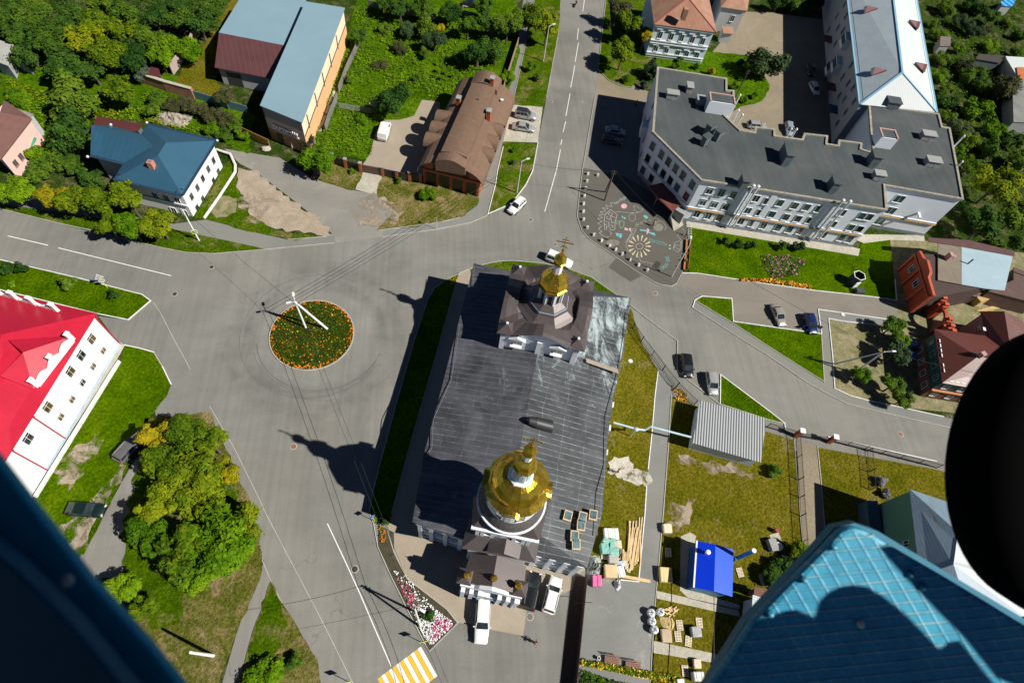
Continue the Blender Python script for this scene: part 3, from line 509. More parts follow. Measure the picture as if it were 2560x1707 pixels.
mb = MB(); mb.lathe(P(1743, 271, HZ), [(.35, -.1), (.35, .12), (.1, .12), (.1, -.05)], 12); mb.build('roof_drain', M_STK, H)
# flue on the blank end wall, enclosed window bay on the left wall
u, z = onwall(2296, 533, E0, E2); c = Vector((E0.x, E0.y, 0))+hdir(E0, E2)*u; n3 = Vector((hdir(E0, E2).y, -hdir(E0, E2).x, 0)); mb = MB(); mb.beam(Vector((c.x, c.y, z)), Vector((c.x, c.y, z))+n3*1.3, .45, .35); mb.build('wall_vent', M_FRAME, H)
dl = hdir(A0, A1); nl = Vector((dl.y, -dl.x, 0)); u, z = onwall(1600, 300, A0, A1); c = Vector((A0.x, A0.y, 0))+dl*12.5+nl*.6
mb = MB(); mb.box((c.x, c.y, 5.0), (2.6, 1.2, 2.4), rz=math.atan2(dl.y, dl.x)); mb.build('bay_window', M_FRAME, H)
# porch canopy, porch wall and steps
CP = [P(1647, 492, 3.3), P(1700, 512, 3.3), P(1681, 528, 2.9), P(1660, 510, 3.0)]
cv = [P(1620, 465, 3.3), P(1663, 455, 3.3), P(1702, 512, 3.3), P(1681, 529, 2.95), P(1640, 492, 2.95)]
mb = MB(); mb.slab(cv, .15); mb.build('porch_canopy', stripes('brown_profiled_roof', (.17, .055, .045), .28, R_(-50), .55, .5), H)
mb = MB()
for p in (P(1681, 529, 2.9), P(1642, 493, 2.9)): mb.beam((p.x+.3, p.y+.3, 0), (p.x+.3, p.y+.3, 2.8), .12, .12); mb.build('porch_post', M_STKL, H); mb = MB()
q = foot(1697, 520, 3.0); mb.box((q.x+.4, q.y-.3, 1.4), (2.2, 1.3, 2.8), rz=R_(-42)); mb.build('porch_wall', M_STKL, H)
ST = thing('porch_steps', 'pale concrete steps with many treads leading up to the hospital porch', 'steps', foot(1690, 555, .5)); mb = MB()
a, b, c_, d_ = P(1684, 579), P(1708, 563), P(1690, 532), P(1670, 548)
for k in range(9):
    t0, t1 = k/9, (k+.86)/9; mb.slab([a.lerp(d_, t0)+Vector((0, 0, .1+k*.15)), b.lerp(c_, t0)+Vector((0, 0, .1+k*.15)), b.lerp(c_, t1)+Vector((0, 0, .1+k*.15)), a.lerp(d_, t1)+Vector((0, 0, .1+k*.15))], .15+k*.15)
mb.build('tread', M_CONC, ST)
# ================================================================ SILVER ROOFED WING
WZ, RZ = 10.6, 14.2
eL0, eL1, eR1, eR0 = P(2109, -90, WZ), P(2150, 261, WZ), P(2342, 281, WZ), P(2270, -120, WZ)
r0, r1 = P(2222, -95, RZ), P(2256, 182, RZ)
Wg = thing('hospital_wing', 'tall grey walled wing with silver sheet hip roof and five dark red dormers', 'building', foot(2200, 150, WZ))
MS = stripes('silver_sheet_roof', (.40, .47, .50), 1.7, R_(-14), .72, .4, line=.035, var=.12, cross=2.4); MS2 = paint('silver_sheet_plain', (.58, .64, .62), .45, .06, .3); MS3 = stripes('silver_profiled', (.50, .54, .54), .38, R_(-9), .72, .45, line=.3, var=.06)
mb = MB(); mb.prism(inset([eL0, eL1, eR1, eR0], .35), -.1, WZ-.1)
M_WGREY = paint('wing_grey_render', (.42, .42, .42), .85, .1, .3); mb.build('wall', M_WGREY, Wg)
mb = MB(); mb.slab([eL0, eL1, r1, r0], .12); mb.mi = 1; mb.slab([eR1, eR0, r0, r1], .12); mb.mi = 2; mb.slab([eL1, eR1, r1], .12); rf = mb.build('roof', [MS, MS2, MS3], Wg)
M_BLUEF = paint('pale_blue_flashing', (.22, .42, .58), .45, .1); mb = MB()
for a, b in ((r0, r1), (r1, eL1), (r1, eR1)): mb.beam(a+Vector((0, 0, .06)), b+Vector((0, 0, .06)), .42, .08)
for a, b in ((eL0, eL1), (eR0, eR1)): mb.beam(a, b, .5, .12)
for i, (a, b) in enumerate(((eL0, eL1), (eR0, eR1))):
    k = int((b-a).length/1.4)
    for j in range(k): p = a.lerp(b, j/k)+Vector(((.7 if i == 0 else -.7), 0, .35)); mb.beam(p, p+(b-a).normalized()*1.35, .05, .05)
mb.build('flashing', M_BLUEF, rf)
M_DORM = paint('dark_red_sheet', (.12, .015, .018), .45, .15)
for x, y, s in ((2184, 18, 1), (2286, 52, -1), (2205, 172, 1), (2302, 158, -1)):
    k = P(x, y, 13.3); dv = Vector((-1 if s > 0 else 1, 0, 0)); dv = Matrix.Rotation(R_(-14), 3, 'Z') @ dv; sd = Vector((-dv.y, dv.x, 0))
    fr = k+dv*1.5; mb = MB()
    top0, top1 = k-dv*1.1, fr; mb.slab([top0, top1, top1+sd*1.1-Vector((0, 0, 1.1)), top0+sd*.1-Vector((0, 0, .4))], .08); mb.slab([top0, top1, top1-sd*1.1-Vector((0, 0, 1.1)), top0-sd*.1-Vector((0, 0, .4))], .08)
    mb.mi = 1; mb.face([top1-dv*.1, top1-dv*.1+sd*1.0-Vector((0, 0, 1.1)), top1-dv*.1+sd*1.0-Vector((0, 0, 1.9)), top1-dv*.1-sd*1.0-Vector((0, 0, 1.9)), top1-dv*.1-sd*1.0-Vector((0, 0, 1.1))]); mb.build('dormer', [M_DORM, MS2], rf)
ql = inset([eL0, eL1, eR1, eR0], .35); LA, LB = ql[0], ql[1]
wins(Wg, LA, LB, tile(1920, 0, 3.672, (710, 35), (720, 145), (635, 150), (645, 255), (690, 285), (620, 400), (765, 600), (688, 710), (740, 765), (785, 805), (660, 875), (705, 910), (795, 930), (715, 1030), (630, 1015), (640, 1130), (560, 275), (575, 370), (500, 260), (560, 830)), 1.25, 1.55, panes=[G_DARK, G_SKY])
dW = hdir(LA, LB); nW = Vector((dW.y, -dW.x, 0))
for x, y, ln in ((2120, 105, 3.6), (2098, 165, 3.6), (2075, 185, 3.2)):
    u, z = onwall(x, y, LA, LB); z = max(2.5, min(8.6, z)); c = Vector((LA.x, LA.y, 0))+dW*u+nW*.65; mb = MB(); mb.box((c.x, c.y, z), (ln, 1.3, 2.5), rz=math.atan2(dW.y, dW.x)); bal = mb.build('balcony', M_FRAME, Wg)
    g = MB()
    for k in range(4): q = c+dW*(-ln/2+.45+k*(ln-.9)/3)+nW*.67; g.box((q.x, q.y, z+.35), (ln/5, .03, 1.3), rz=math.atan2(dW.y, dW.x))
    g.build('pane', G_DARK, bal)
for x, y in ((2072, 112), (2076, 240), (2070, 310)):
    u, z = onwall(x, y, LA, LB); c = Vector((LA.x, LA.y, 2.9))+dW*u+nW*1.0; mb = MB(); mb.box(c, (3, 2, .15), rz=math.atan2(dW.y, dW.x)); mb.build('porch_roof', M_DORM if x > 2071 else paint('blue_porch', (.03, .08, .13), .6), Wg)
# ================================================================ WHITE HOUSE WITH RUSTY ROOF
Hz = 8.1; f0, f1 = P(1635, 61, Hz), P(1792, 82, Hz); dd = hdir(f0, f1); up_ = Vector((-dd.y, dd.x, 0)); bk = 17.0
Wh = thing('white_house', 'two storey white house with corniced windows and rusty orange slate hip roof', 'house', ((f0+f1)/2).xy.to_3d()+up_*3)
W_ = (f1-f0).length; g0, g1 = f0+up_*bk, f1+up_*bk; ap = P(1722, -8, 11.8); ap = (f0+f1)/2+up_*6.2; ap.z = 11.6; ap2 = ap+up_*6
MO = stripes('rusty_slate_front', (.36, .17, .11), .30, R_(-9), .5, .8, line=.42, var=.25, rust=((.30, .26, .2), .55)); MO2 = paint('rusty_slate_side', (.34, .185, .12), .8, .25, .5)
mb = MB(); mb.slab([f0, f1, ap], .12); mb.mi = 1; mb.slab([f1, g1, ap2, ap], .12); mb.slab([g0, f0, ap, ap2], .12); mb.slab([g1, g0, ap2], .12); rf = mb.build('roof', [MO, MO2], Wh)
mb = MB(); c = P(1716, 22, 12.2); mb.box((c.x, c.y, 11.1), (1.0, 1.4, 2.4), rz=R_(-9)); mb.build('chimney', MO2, rf)
mb = MB()
for a, b in ((ap, f1), (ap, f0), (ap, ap2)): mb.beam(a+Vector((0, 0, .05)), b+Vector((0, 0, .05)), .35, .1)
mb.build('ridge_cap', paint('rusty_ridge', (.38, .13, .09), .6), rf)
qi = inset([f0, f1, g1, g0], .45); mb = MB(); mb.prism(qi, -.1, Hz-.1); mb.build('wall', paint('white_house_plaster', (.62, .72, .80), .8, .06), Wh); a, b = qi[0], qi[1]
wins(Wh, a, b, tile(1280, 0, 3.672, (1360, 322), (1462, 338), (1558, 350), (1655, 367), (1750, 382)), .95, 1.6, sill=.2)
wins(Wh, a, b, tile(1280, 0, 3.672, (1320, 450), (1417, 467), (1523, 485), (1603, 497), (1698, 510)), .9, 1.2, sill=.2)
n = Vector((dd.y, -dd.x, 0)); mb = MB()
for z, o, h in ((4.35, .3, .18), (3.7, .3, .2), (1.3, .22, .2), (.7, .15, .15), (7.75, .35, .3)): mb.beam(Vector((a.x, a.y, z))+n*o/2, Vector((b.x, b.y, z))+n*o/2, o, h)
for x, y in tile(1280, 0, 3.672, (1360, 265), (1462, 280), (1558, 295), (1655, 312), (1750, 325), (1320, 410), (1417, 425), (1603, 460), (1698, 475)):
    u, z = onwall(x, y, a, b); c = Vector((a.x, a.y, z))+dd*u+n*.14; mb.box(c, (1.35, .28, .16), rz=math.atan2(dd.y, dd.x))
mb.build('cornice', M_FRAME, Wh)
an = thing('house_annex', 'low white annex with orange roof and porch beside the courtyard', 'house', foot(1840, 60, 5)); e = [P(1802, 18, 6), P(1868, 28, 6), P(1880, -40, 6), P(1800, -45, 6)]
mb = MB(); pk = (e[0]+e[1]+e[2]+e[3])/4; pk.z = 8
for i in range(4): mb.slab([e[i], e[(i+1) % 4], pk], .1)
mb.build('roof', MO2, an); mb = MB(); qa = inset(e, .4); mb.prism(qa, -.1, 5.95); mb.build('wall', M_WGREY, an); wins(an, qa[0], qa[1], [(1831, 47)], .9, 1.5)
mb = MB(); c = P(1818, 78, 2.6); mb.box((c.x, c.y, 1.25), (2.4, 1.6, 2.5), rz=R_(-9)); mb.mi = 1; mb.slab([c+Vector((-1.4, -1.3, .1)), c+Vector((1.4, -1.3, .1)), c+Vector((1.4, .9, .6)), c+Vector((-1.4, .9, .6))], .1); mb.build('porch', [M_WGREY, MO2], an)
# ================================================================ WAREHOUSE
MB1 = paint('pale_blue_sheet_roof', (.21, .33, .39), .5, .05, .15, fine=1); a, b, c_, d_ = P(649.5, 264, 7.6), P(755, 307, 7.6), P(879, 26, 7.6), P(764, 4, 7.6)
Wr = thing('warehouse', 'long warehouse with pale blue slab roof and peach walls behind the dry lot', 'warehouse', foot(760, 160, 7))
dv = (d_-a).normalized(); a2, b2 = a, b; c2, d2 = b+dv*((c_-b).length+.5), d_
mb = MB(); mb.slab([a, b, c2, d_], .2); mb.build('roof', MB1, Wr)
q = inset([a, b, c2, d_], .25); mb = MB(); mb.prism(q, -.1, 4.2); mb.mi = 1; mb.prism(inset(q, .04), 4.2, 7.45); mb.build('wall', [paint('peach_render', (.85, .46, .22), .8, .06), paint('cream_render', (.85, .72, .5), .8, .05)], Wr)
# front (south-west) brown panel with door, sign plate and lamp
dF = hdir(q[0], q[1]); nF = Vector((dF.y, -dF.x, 0)); L_ = (q[1]-q[0]).length
def wbox(par, name, A, D, u0, u1, z0, z1, out, m, o0=0.0):
    n = Vector((D.y, -D.x, 0)); c = Vector((A.x, A.y, (z0+z1)/2))+D*(u0+u1)/2+n*(o0+out/2); mb = MB(); mb.box(c, (u1-u0, out, z1-z0), rz=math.atan2(D.y, D.x)); return mb.build(name, m, par)
wbox(Wr, 'front_panel', q[0], dF, .02, L_-.02, 0, 2.8, .06, paint('brown_panel', (.33, .165, .085), .8, .1)); wbox(Wr, 'front_panel', q[0], dF, .02, L_-.02, 2.8, 5.3, .05, paint('beige_panel', (.42, .33, .26), .8, .08)); wbox(Wr, 'front_panel', q[0], dF, .02, L_-.02, 5.3, 7.4, .055, paint('grey_band', (.17, .175, .18), .8, .08))
dr = wbox(Wr, 'door', q[0], dF, 1.6, 3.0, 0, 2.3, .05, G_DARK, .06)
# the shop sign: white raised letters between two red stars
sg = wbox(Wr, 'sign_board', q[0], dF, 1.9, 6.3, 3.05, 4.25, .1, paint('sign_grey', (.12, .13, .14), .6), .05)
def text(par, body, origin, dx, up, size, m, ext=.02, name='lettering'):
    cu = bpy.data.curves.new(name, 'FONT'); cu.body = body; cu.size = size; cu.extrude = ext; cu.offset = size*.025; cu.align_x = 'CENTER'; cu.align_y = 'CENTER'
    tmp = bpy.data.objects.new('t', cu); C.objects.link(tmp); dg = bpy.context.evaluated_depsgraph_get(); me = bpy.data.meshes.new_from_object(tmp.evaluated_get(dg)); bpy.data.objects.remove(tmp)
    nz = dx.cross(up); M = Matrix((dx, up, nz)).transposed(); off = ORG.get(root_of(par).name, Vector((0, 0, 0))) if par else Vector((0, 0, 0))
    for v in me.vertices: v.co = M @ v.co+Vector(origin)-off
    me.materials.clear(); me.materials.append(m); o = bpy.data.objects.new(name, me); C.objects.link(o)
    if par: o.parent = par
    return o
M_LET = paint('white_letters', (.85, .85, .83), .5, .03)
cc = Vector((q[0].x, q[0].y, 0))+dF*4.1+nF*.2; text(sg, 'ПАРТИЗАН', cc+Vector((0, 0, 3.85)), dF, Vector((0, 0, 1)), .98, M_LET, .08); text(sg, 'МИР АКТИВНОГО ОТДЫХА', cc+Vector((0, 0, 3.24)), dF, Vector((0, 0, 1)), .42, M_LET, .08)
for u in (1.55, 6.7):
    st = MB(); o0 = Vector((q[0].x, q[0].y, 3.95))+dF*u+nF*.12; pts = [o0+dF*(r*math.sin(k*math.pi/5))+Vector((0, 0, r*math.cos(k*math.pi/5))) for k, r in enumerate([.28, .12]*5)]; st.face(list(reversed(pts))); st.face([p-nF*.08 for p in pts]); st.build('star', paint('star_red', (.5, .02, .02), .5), sg)
wbox(Wr, 'gutter', q[1], hdir(q[1], q[2]), 0, (q[2]-q[1]).length, 4.15, 4.3, .1, paint('gutter_dark', (.07, .07, .08), .5))
for k in range(5): wbox(Wr, 'downpipe', q[1], hdir(q[1], q[2]), 3+k*6.2, 3.12+k*6.2, 3.6, 6.6, .14, MATS['gutter_dark'])
# second slab and maroon lean-to
Wr2 = thing('warehouse_annex', 'wide shed with lower pale blue roof and maroon seamed slope joined to the warehouse', 'warehouse', foot(650, 60, 5)); e0, e1, e2, e3 = P(547, 82, 5.9), P(711, 114, 5.9), P(768, -6, 5.9), P(610, -20, 5.9)
mb = MB(); mb.slab([e0, e1, e2, e3], .2); mb.build('roof', MB1, Wr2); g0_, g1_ = P(536.5, 169, 3.8), P(684, 198, 3.8); mb = MB(); mb.slab([e0-Vector((0, 0, .05)), e1-Vector((0, 0, .05)), g1_, g0_], .15); mb.build('maroon_roof', stripes('maroon_seam_roof', (.105, .045, .045), 1.0, R_(14), 1.9, .4, line=.05, var=.12), Wr2)
q = inset([g0_, g1_, e2, e3], .5); mb = MB(); mb.prism([(p.x, p.y, 4) for p in q], -.1, 3.6); mb.build('wall', M_WGREY, Wr2); mb = MB(); mb.prism([Vector((p.x, p.y, 5.6)) for p in inset([e0, e1, e2, e3], .5)], 3.5, 5.65); mb.build('upper_wall', M_WGREY, Wr2)
wbox(Wr2, 'garage_door', q[0], hdir(q[0], q[1]), 1.4, 4.2, 0, 2.9, .08, paint('dark_door', (.05, .05, .055), .6))
# ================================================================ BRICK HOUSE WITH ARCHED ROOFS
M_BRICK = stripes('orange_brick', (.42, .115, .045), .16, 0, .8, .8, var=.12, zaxis=True); M_TILE = paint('brown_bitumen_tile', (.165, .10, .065), .85, .2, 1.2, fine=9); M_STONE = paint('black_stone_mosaic', (.035, .035, .035), .35, .8, 3, fine=5)
Bh = thing('brick_house', 'orange brick house with brown barrel roofs, round dormers and black stone panels', 'house', foot(1160, 330, 3)); fl, fr_ = foot(1059, 455, 0), foot(1197, 490, 0); fl, fr_ = P(1059, 455), P(1197, 490)
dB = hdir(fl, fr_); nB = Vector((-dB.y, dB.x, 0)); WB = (fr_-fl).length; LB_ = 24.0; o0 = fl
def bl(u, v, z): return Vector((o0.x, o0.y, 0))+dB*u+nB*v+Vector((0, 0, z))
mb = MB(); 
for j in range(1): mb.prism([bl(0, 0, 0), bl(WB, 0, 0), bl(WB, LB_, 0), bl(0, LB_, 0)], -.1, 3.6)
NA = 14
def arch(t, w0=0.0, w1=1.0, zs=3.4, rise=3.4): a = math.pi*(1-t); return (WB/2+(WB/2+w0)*math.cos(a), zs+rise*math.sin(a)**.9)
g = [arch(i/NA) for i in range(NA+1)]; mb.raw([bl(u, .02, z) for u, z in g]+[bl(u, LB_-.02, z) for u, z in g], [tuple(range(NA, -1, -1)), tuple(range(NA+1, 2*NA+2))]); mb.build('wall', M_BRICK, Bh)
mb = MB(); mb.smooth = True; ro, ri = [], []
for i in range(NA+1):
    u, z = arch(i/NA, .8, 1, 3.3, 3.6); u = max(-.95, min(WB+.95, u)); ro.append((u, z))
for (u, z), (u2, z2) in zip(ro, ro[1:]): mb.raw([bl(u, -1.1, z), bl(u2, -1.1, z2), bl(u2, LB_+.7, z2), bl(u, LB_+.7, z)], [(0, 1, 2, 3)]); mb.raw([bl(u, -1.1, z-.18), bl(u2, -1.1, z2-.18), bl(u2, LB_+.7, z2-.18), bl(u, LB_+.7, z-.18)], [(3, 2, 1, 0)]); mb.raw([bl(u, -1.1, z), bl(u, -1.1, z-.18), bl(u2, -1.1, z2-.18), bl(u2, -1.1, z2)], [(0, 1, 2, 3)])
rf = mb.build('roof', M_TILE, Bh)
# raised middle strip and end hoods
mb = MB(); u0, u1 = WB*.30, WB*.74
def hump(mb, u0, u1, v0, v1, zb, rise, n=8):
    pr = [(u0+(u1-u0)*i/n, zb+rise*math.sin(math.pi*i/n)) for i in range(n+1)]
    mb.raw([bl(u, v0, z) for u, z in pr]+[bl(u, v1, z) for u, z in pr]+[bl(u0, v0, zb-2.2), bl(u1, v0, zb-1.6), bl(u0, v1, zb-2.2), bl(u1, v1, zb-1.6)], [(i, i+1, n+2+i, n+1+i) for i in range(n)]+[tuple([2*n+2]+list(range(n, -1, -1))[::-1]+[2*n+3])[::-1], tuple([2*n+4]+list(range(n+1, 2*n+2))+[2*n+5]), (0, n+1, 2*n+4, 2*n+2), (n, 2*n+3, 2*n+5, 2*n+1)])
hump(mb, u0, u1, .6, LB_-3, 7.9, .35); hump(mb, u0-.3, u1+.4, LB_-3, LB_+.9, 7.5, 1.1); hump(mb, u0-.4, u1+.3, -1.5, 2.4, 7.3, .95); mb.build('raised_ridge', M_TILE, rf)
for s, vs_ in ((0, (6.2, 9.6, 13.0)), (1, (6.0, 9.6, 13.2))):
    for v in vs_:
        mb = MB(); n = 8; mb.smooth = True; r = 1.6; pr = [(v+r*math.cos(math.pi*i/n), 4.35+1.55*math.sin(math.pi*i/n)) for i in range(n+1)]; ua, ub = (-1.5, 3.0) if s == 0 else (WB+1.0, WB-3.0)
        mb.raw([bl(ua, vv, z) for vv, z in pr]+[bl(ub, vv, z+.5) for vv, z in pr], [(i, i+1, n+2+i, n+1+i) for i in range(n)]); mb.smooth = False; mb.mi = 1; k = .35 if s == 0 else -.35; mb.raw([bl(ua+k, vv, z-.06) for vv, z in pr]+[bl(ua+k, v-r, 3.2), bl(ua+k, v+r, 3.2)], [tuple(range(n+1))+(n+1, n+2)]); mb.build('dormer', [M_TILE, M_BRICK], rf)
for u, v, h in ((WB*.20, 15.5, 8.1), (WB*.80, 13.6, 8.4), (WB*.66, 21.6, 9.6)):
    mb = MB(); mb.box(bl(u, v, h-1.3), (.75, .9, 2.6), rz=math.atan2(dB.y, dB.x)); mb.mi = 1; mb.box(bl(u, v, h+.1), (.95, 1.1, .18), rz=math.atan2(dB.y, dB.x)); mb.build('chimney', [M_BRICK, M_STKL], rf)
mb = MB(); mb.tube(bl(WB*.55, 16, 7), bl(WB*.55, 16, 8.8), .12, .12, 8); mb.build('flue', M_STK, rf)
dn_ = Vector((dB.y, -dB.x, 0)); st = MB(); pi_ = MB()
for k in range(5): c = bl(.25+k*(WB-.5)/4, -.12, 1.8); pi_.box(c, (.42, .3, 3.6), rz=math.atan2(dB.y, dB.x))
pi_.beam(bl(0, -.1, 3.3), bl(WB, -.1, 3.3), .25, .5); pi_.build('pillar', M_BRICK, Bh)
for k in range(4): u = .25+(k+.5)*(WB-.5)/4; c = bl(u, -.03, 1.5); m2 = MB(); m2.box(c, (1.7, .05, 2.7), rz=math.atan2(dB.y, dB.x)); m2.build('stone_panel', M_STONE, Bh)
for u, h in ((2.5, 1.1), (4.3, 1.5), (6.4, 1.5), (8.1, 1.0)): win(Bh, bl(0, 0, 0), bl(WB, 0, 0), u, 4.3+h*.1, 1.2, h, pane=glass('window_glass_olive', (.05, .045, .015)), frame=M_BRICK)
mb = MB(); mb.lathe(bl(WB*.9, 20, 6.5), [(.02, 0), (.35, .1)], 12); mb.build('satellite_dish', M_FRAME, rf)
# ================================================================ BLUE ROOFED HOUSE (left)
MBL = stripes('dark_blue_seam_roof', (.028, .092, .15), 1.0, R_(-14), 1.35, .4, line=.05, var=.08); MBL2 = stripes('dark_blue_roof', (.030, .095, .152), .55, R_(76), .82, .4, line=.08, var=.08); MBL3 = paint('navy_roof_edge', (.02, .05, .09), .45, .1)
ez = 5.6; nw, ne, se, sw = P(367, 312, ez), P(541, 352, ez), P(456, 489, ez), P(284, 448, ez); Lh = thing('blue_roofed_house', 'white two storey house with dark blue hip roof and small red chimney', 'house', foot(400, 400, 5))
a1, a2 = P(415, 357, 8.6), P(395, 388, 8.6); wn_, ws_, wa, wb = P(276, 314, ez), P(222, 391, ez), P(238, 334, 7.6), P(358, 337, ez)
wj = P(311, 409, ez); wt = P(402, 372, 7.6)
mb = MB(); mb.slab([ne, se, a2, a1], .12); mb.mi = 1; mb.slab([nw, ne, a1], .12); mb.mi = 0; mb.slab([se, sw, a2], .12); mb.slab([sw, nw, a1, a2], .12); rf = mb.build('roof', [MBL2, MBL], Lh)
w0 = P(240, 332, ez+.2); mb = MB(); mb.slab([w0+Vector((0, 0, 1.6)), P(226, 390, ez), P(316, 412, ez), wt], .12); mb.slab([wn_, wb, wt, w0+Vector((0, 0, 1.6))], .12); mb.slab([wn_, w0+Vector((0, 0, 1.6)), P(226, 390, ez)], .12); mb.build('wing_roof', MBL, Lh)
mb = MB()
for a, b in ((ne, se), (se, sw), (ne, nw), (P(226, 390, ez), P(316, 412, ez))): mb.beam(a+Vector((0, 0, .05)), b+Vector((0, 0, .05)), .55, .1); k = (b-a).normalized()
for a, b in ((ne, se), (se, sw)):
    ii = ((ne+se+sw+nw)/4-(a+b)/2); ii.z = 0; ii.normalize()
    for j in range(14): p = a.lerp(b, (j+.5)/14)+ii*.9+Vector((0, 0, .45)); mb.beam(p-(b-a)/30, p+(b-a)/30, .05, .12)
mb.build('gutter', MBL3, rf)
mb = MB(); c = P(374, 404, 8.6); mb.box((c.x, c.y, 7.9), (.9, .8, 1.4), rz=R_(-14)); mb.mi = 1; mb.box((c.x, c.y, 8.62), (.5, .4, .06), rz=R_(-14)); mb.build('chimney', [paint('salmon_brick', (.6, .24, .17), .8), M_STK], rf)
q = inset([nw, ne, se, sw], .5); mb = MB(); mb.prism(q, -.1, ez-.08); mb.build('wall', M_WHITEW, Lh); mb = MB(); mb.prism(inset([wn_, P(330, 330, ez), P(330, 408, ez), P(226, 390, ez)], .5), -.1, ez-.2); mb.build('wing_wall', M_WGREY, Lh)
SA, SB, NE_ = q[3], q[2], q[1]
wins(Lh, SB, NE_, tile(200, 280, 5.6, (1640, 1060), (1715, 930), (1792, 800), (1865, 680), (1558, 1185), (1640, 1345), (1718, 1220), (1868, 968), (1935, 840)), .75, 1.15, sill=.06, frame=paint('grey_frame', (.16, .17, .16), .6), panes=[G_SKY, G_DARK])
wins(Lh, SA, SB, tile(200, 280, 5.6, (1060, 1180), (1215, 1215), (1370, 1250), (1315, 1380), (1470, 1410)), .95, 1.4, sill=.1)
dS = hdir(SA, SB); nS = Vector((dS.y, -dS.x, 0)); mb = MB(); LS = (SB-SA).length
for z, o in ((2.6, .2), (5.0, .3)): mb.beam(Vector((SA.x, SA.y, z))+nS*o/2, Vector((SB.x, SB.y, z))+nS*o/2, o, .2)
mb.build('cornice', M_WHITE, Lh)
mb = MB()
for x, y in ((367, 307), (277, 312), (219, 392), (543, 352)): p = P(x, y, ez); mb.ell(p, (.22, .22, .22))
mb.build('finial_ball', M_FRAME, rf)
# ================================================================ RED ROOFED BUILDING (lower left)
MR = stripes('bright_red_sheet', (.47, .010, .034), .9, R_(52), .88, .42, line=.05, var=.14); MRs = stripes('bright_red_seamed', (.42, .010, .03), .9, R_(-38), 1.35, .35, line=.04, var=.05)
rz_ = 8.0; cn = P(242, 783, rz_); w1 = P(0, 728, rz_); w2 = P(-260, 668, rz_); s1 = P(28.6, 1126, rz_); s2 = P(-60, 1270, rz_)
Rd = thing('red_roofed_building', 'white two storey building with bright red metal roof and scalloped parapet', 'building', foot(60, 950, 8)); ap_ = P(5, 836, 10.6); hp_ = P(56, 880, 10.2); ap0 = P(-200, 790, 10.6)
vp = P(42, 800, 8.9); t1 = P(-40, 985, 10.2)
mb = MB(); mb.mi = 1; mb.slab([w2, w1, cn, ap_, ap0], .12); mb.mi = 0; mb.slab([cn, s1, t1, ap_], .12); mb.slab([s1, s2, P(-220, 1120, 10.2), t1], .12); mb.slab([ap_, t1, P(-220, 1120, 10.2), ap0], .12)
rf = mb.build('roof', [MR, MRs], Rd)
# cross gable on the east slope, north slope gable
mb = MB(); ga, gb, gc = P(186, 838, rz_+.75), P(84, 972, rz_+.75), P(57, 881, 10.9); mb.slab([ga, gc, P(20, 850, 10.6)], .1); mb.slab([gb, gc, ga], .1); mb.slab([gb, P(0, 940, 10.3), gc], .1); mb.build('cross_gable', MR, rf)
# white scalloped parapet with posts
def parapet(a, b, n, h0, h1, par, posts):
    d = hdir(a, b); L = (b-a).length; pr = []; K = 36; mb = MB(); nn = Vector((d.y, -d.x, 0))*.14
    for i in range(K+1): t = i/K; pr.append((t*L, h0+h1*abs(math.sin(math.pi*t*n))*(.6+.4*math.sin(math.pi*t))))
    top = [Vector((a.x, a.y, a.z+z))+d*u for u, z in pr]; bot = [Vector((a.x, a.y, a.z-.5))+d*u for u, z in pr]
    for i in range(K): mb.raw([bot[i]+nn, bot[i+1]+nn, top[i+1]+nn, top[i]+nn, bot[i]-nn, bot[i+1]-nn, top[i+1]-nn, top[i]-nn], [(0, 1, 2, 3), (7, 6, 5, 4), (3, 2, 6, 7)])
    for t in posts: p = Vector((a.x, a.y, a.z+.6))+d*t*L; mb.box(p, (.6, .4, 1.6), rz=math.atan2(d.y, d.x)); mb.box(p+Vector((0, 0, .85)), (.7, .5, .12), rz=math.atan2(d.y, d.x))
    mb.build('parapet', M_WHITEW, par)
parapet(P(92, 962, rz_+.9), P(180, 848, rz_+.9), 3, .2, .7, rf, (0, .5, 1)); parapet(P(-40, 722, rz_+.6), P(150, 778, rz_+.6), 4, .1, .45, rf, (.2, .42, .66, .95))
q = inset([w2, w1, cn, s1, s2, P(-300, 1200, rz_)], .4); mb = MB(); mb.prism(q, -.1, rz_-.1); mb.build('wall', M_WHITEW, Rd); EA, EB = q[3], q[2]
pts = tile(0, 700, 6.533, (1490, 960), (1320, 1230), (1145, 1495)); pts += tile(0, 854, 3.672, (435, 600), (255, 890)); gd = [G_DARK, glass('window_glass_brown', (.10, .06, .02))]
wins(Rd, EA, EB, pts, 1.15, 1.6, cross=1, sill=.16, panes=gd); wins(Rd, EA, EB, tile(0, 700, 6.533, (1680, 1150), (1515, 1410)) + tile(0, 854, 3.672, (755, 375), (658, 530), (555, 690)), .85, 1.1, cross=1, sill=.12, panes=gd)
dE = hdir(EA, EB); nE = Vector((dE.y, -dE.x, 0)); mb = MB(); mb.beam(Vector((EA.x, EA.y, .3))+nE*.1, Vector((EB.x, EB.y, .3))+nE*.1, .2, .7); mb.build('plinth', paint('pale_blue_plinth', (.5, .6, .68), .8), Rd)
mb = MB(); u8, z8 = onwall(110, 1062, EA, EB)
for u in (u8, (EB-EA).length-.05, .1): p = Vector((EA.x, EA.y, 0))+dE*u+nE*.15; mb.path([p+Vector((0, 0, .2)), p+Vector((0, 0, 7.6)), p+Vector((0, 0, 7.9))+nE*.4], .09, 6)
mb.build('downpipe', MR, Rd)
ww = MB(); ww.beam(P(299, 903, .3), P(88, 1243, .3), .28, .75); single(ww, 'low_wall', M_KERBW, 'low whitewashed wall running along the lawn beside the red roofed building', 'wall')
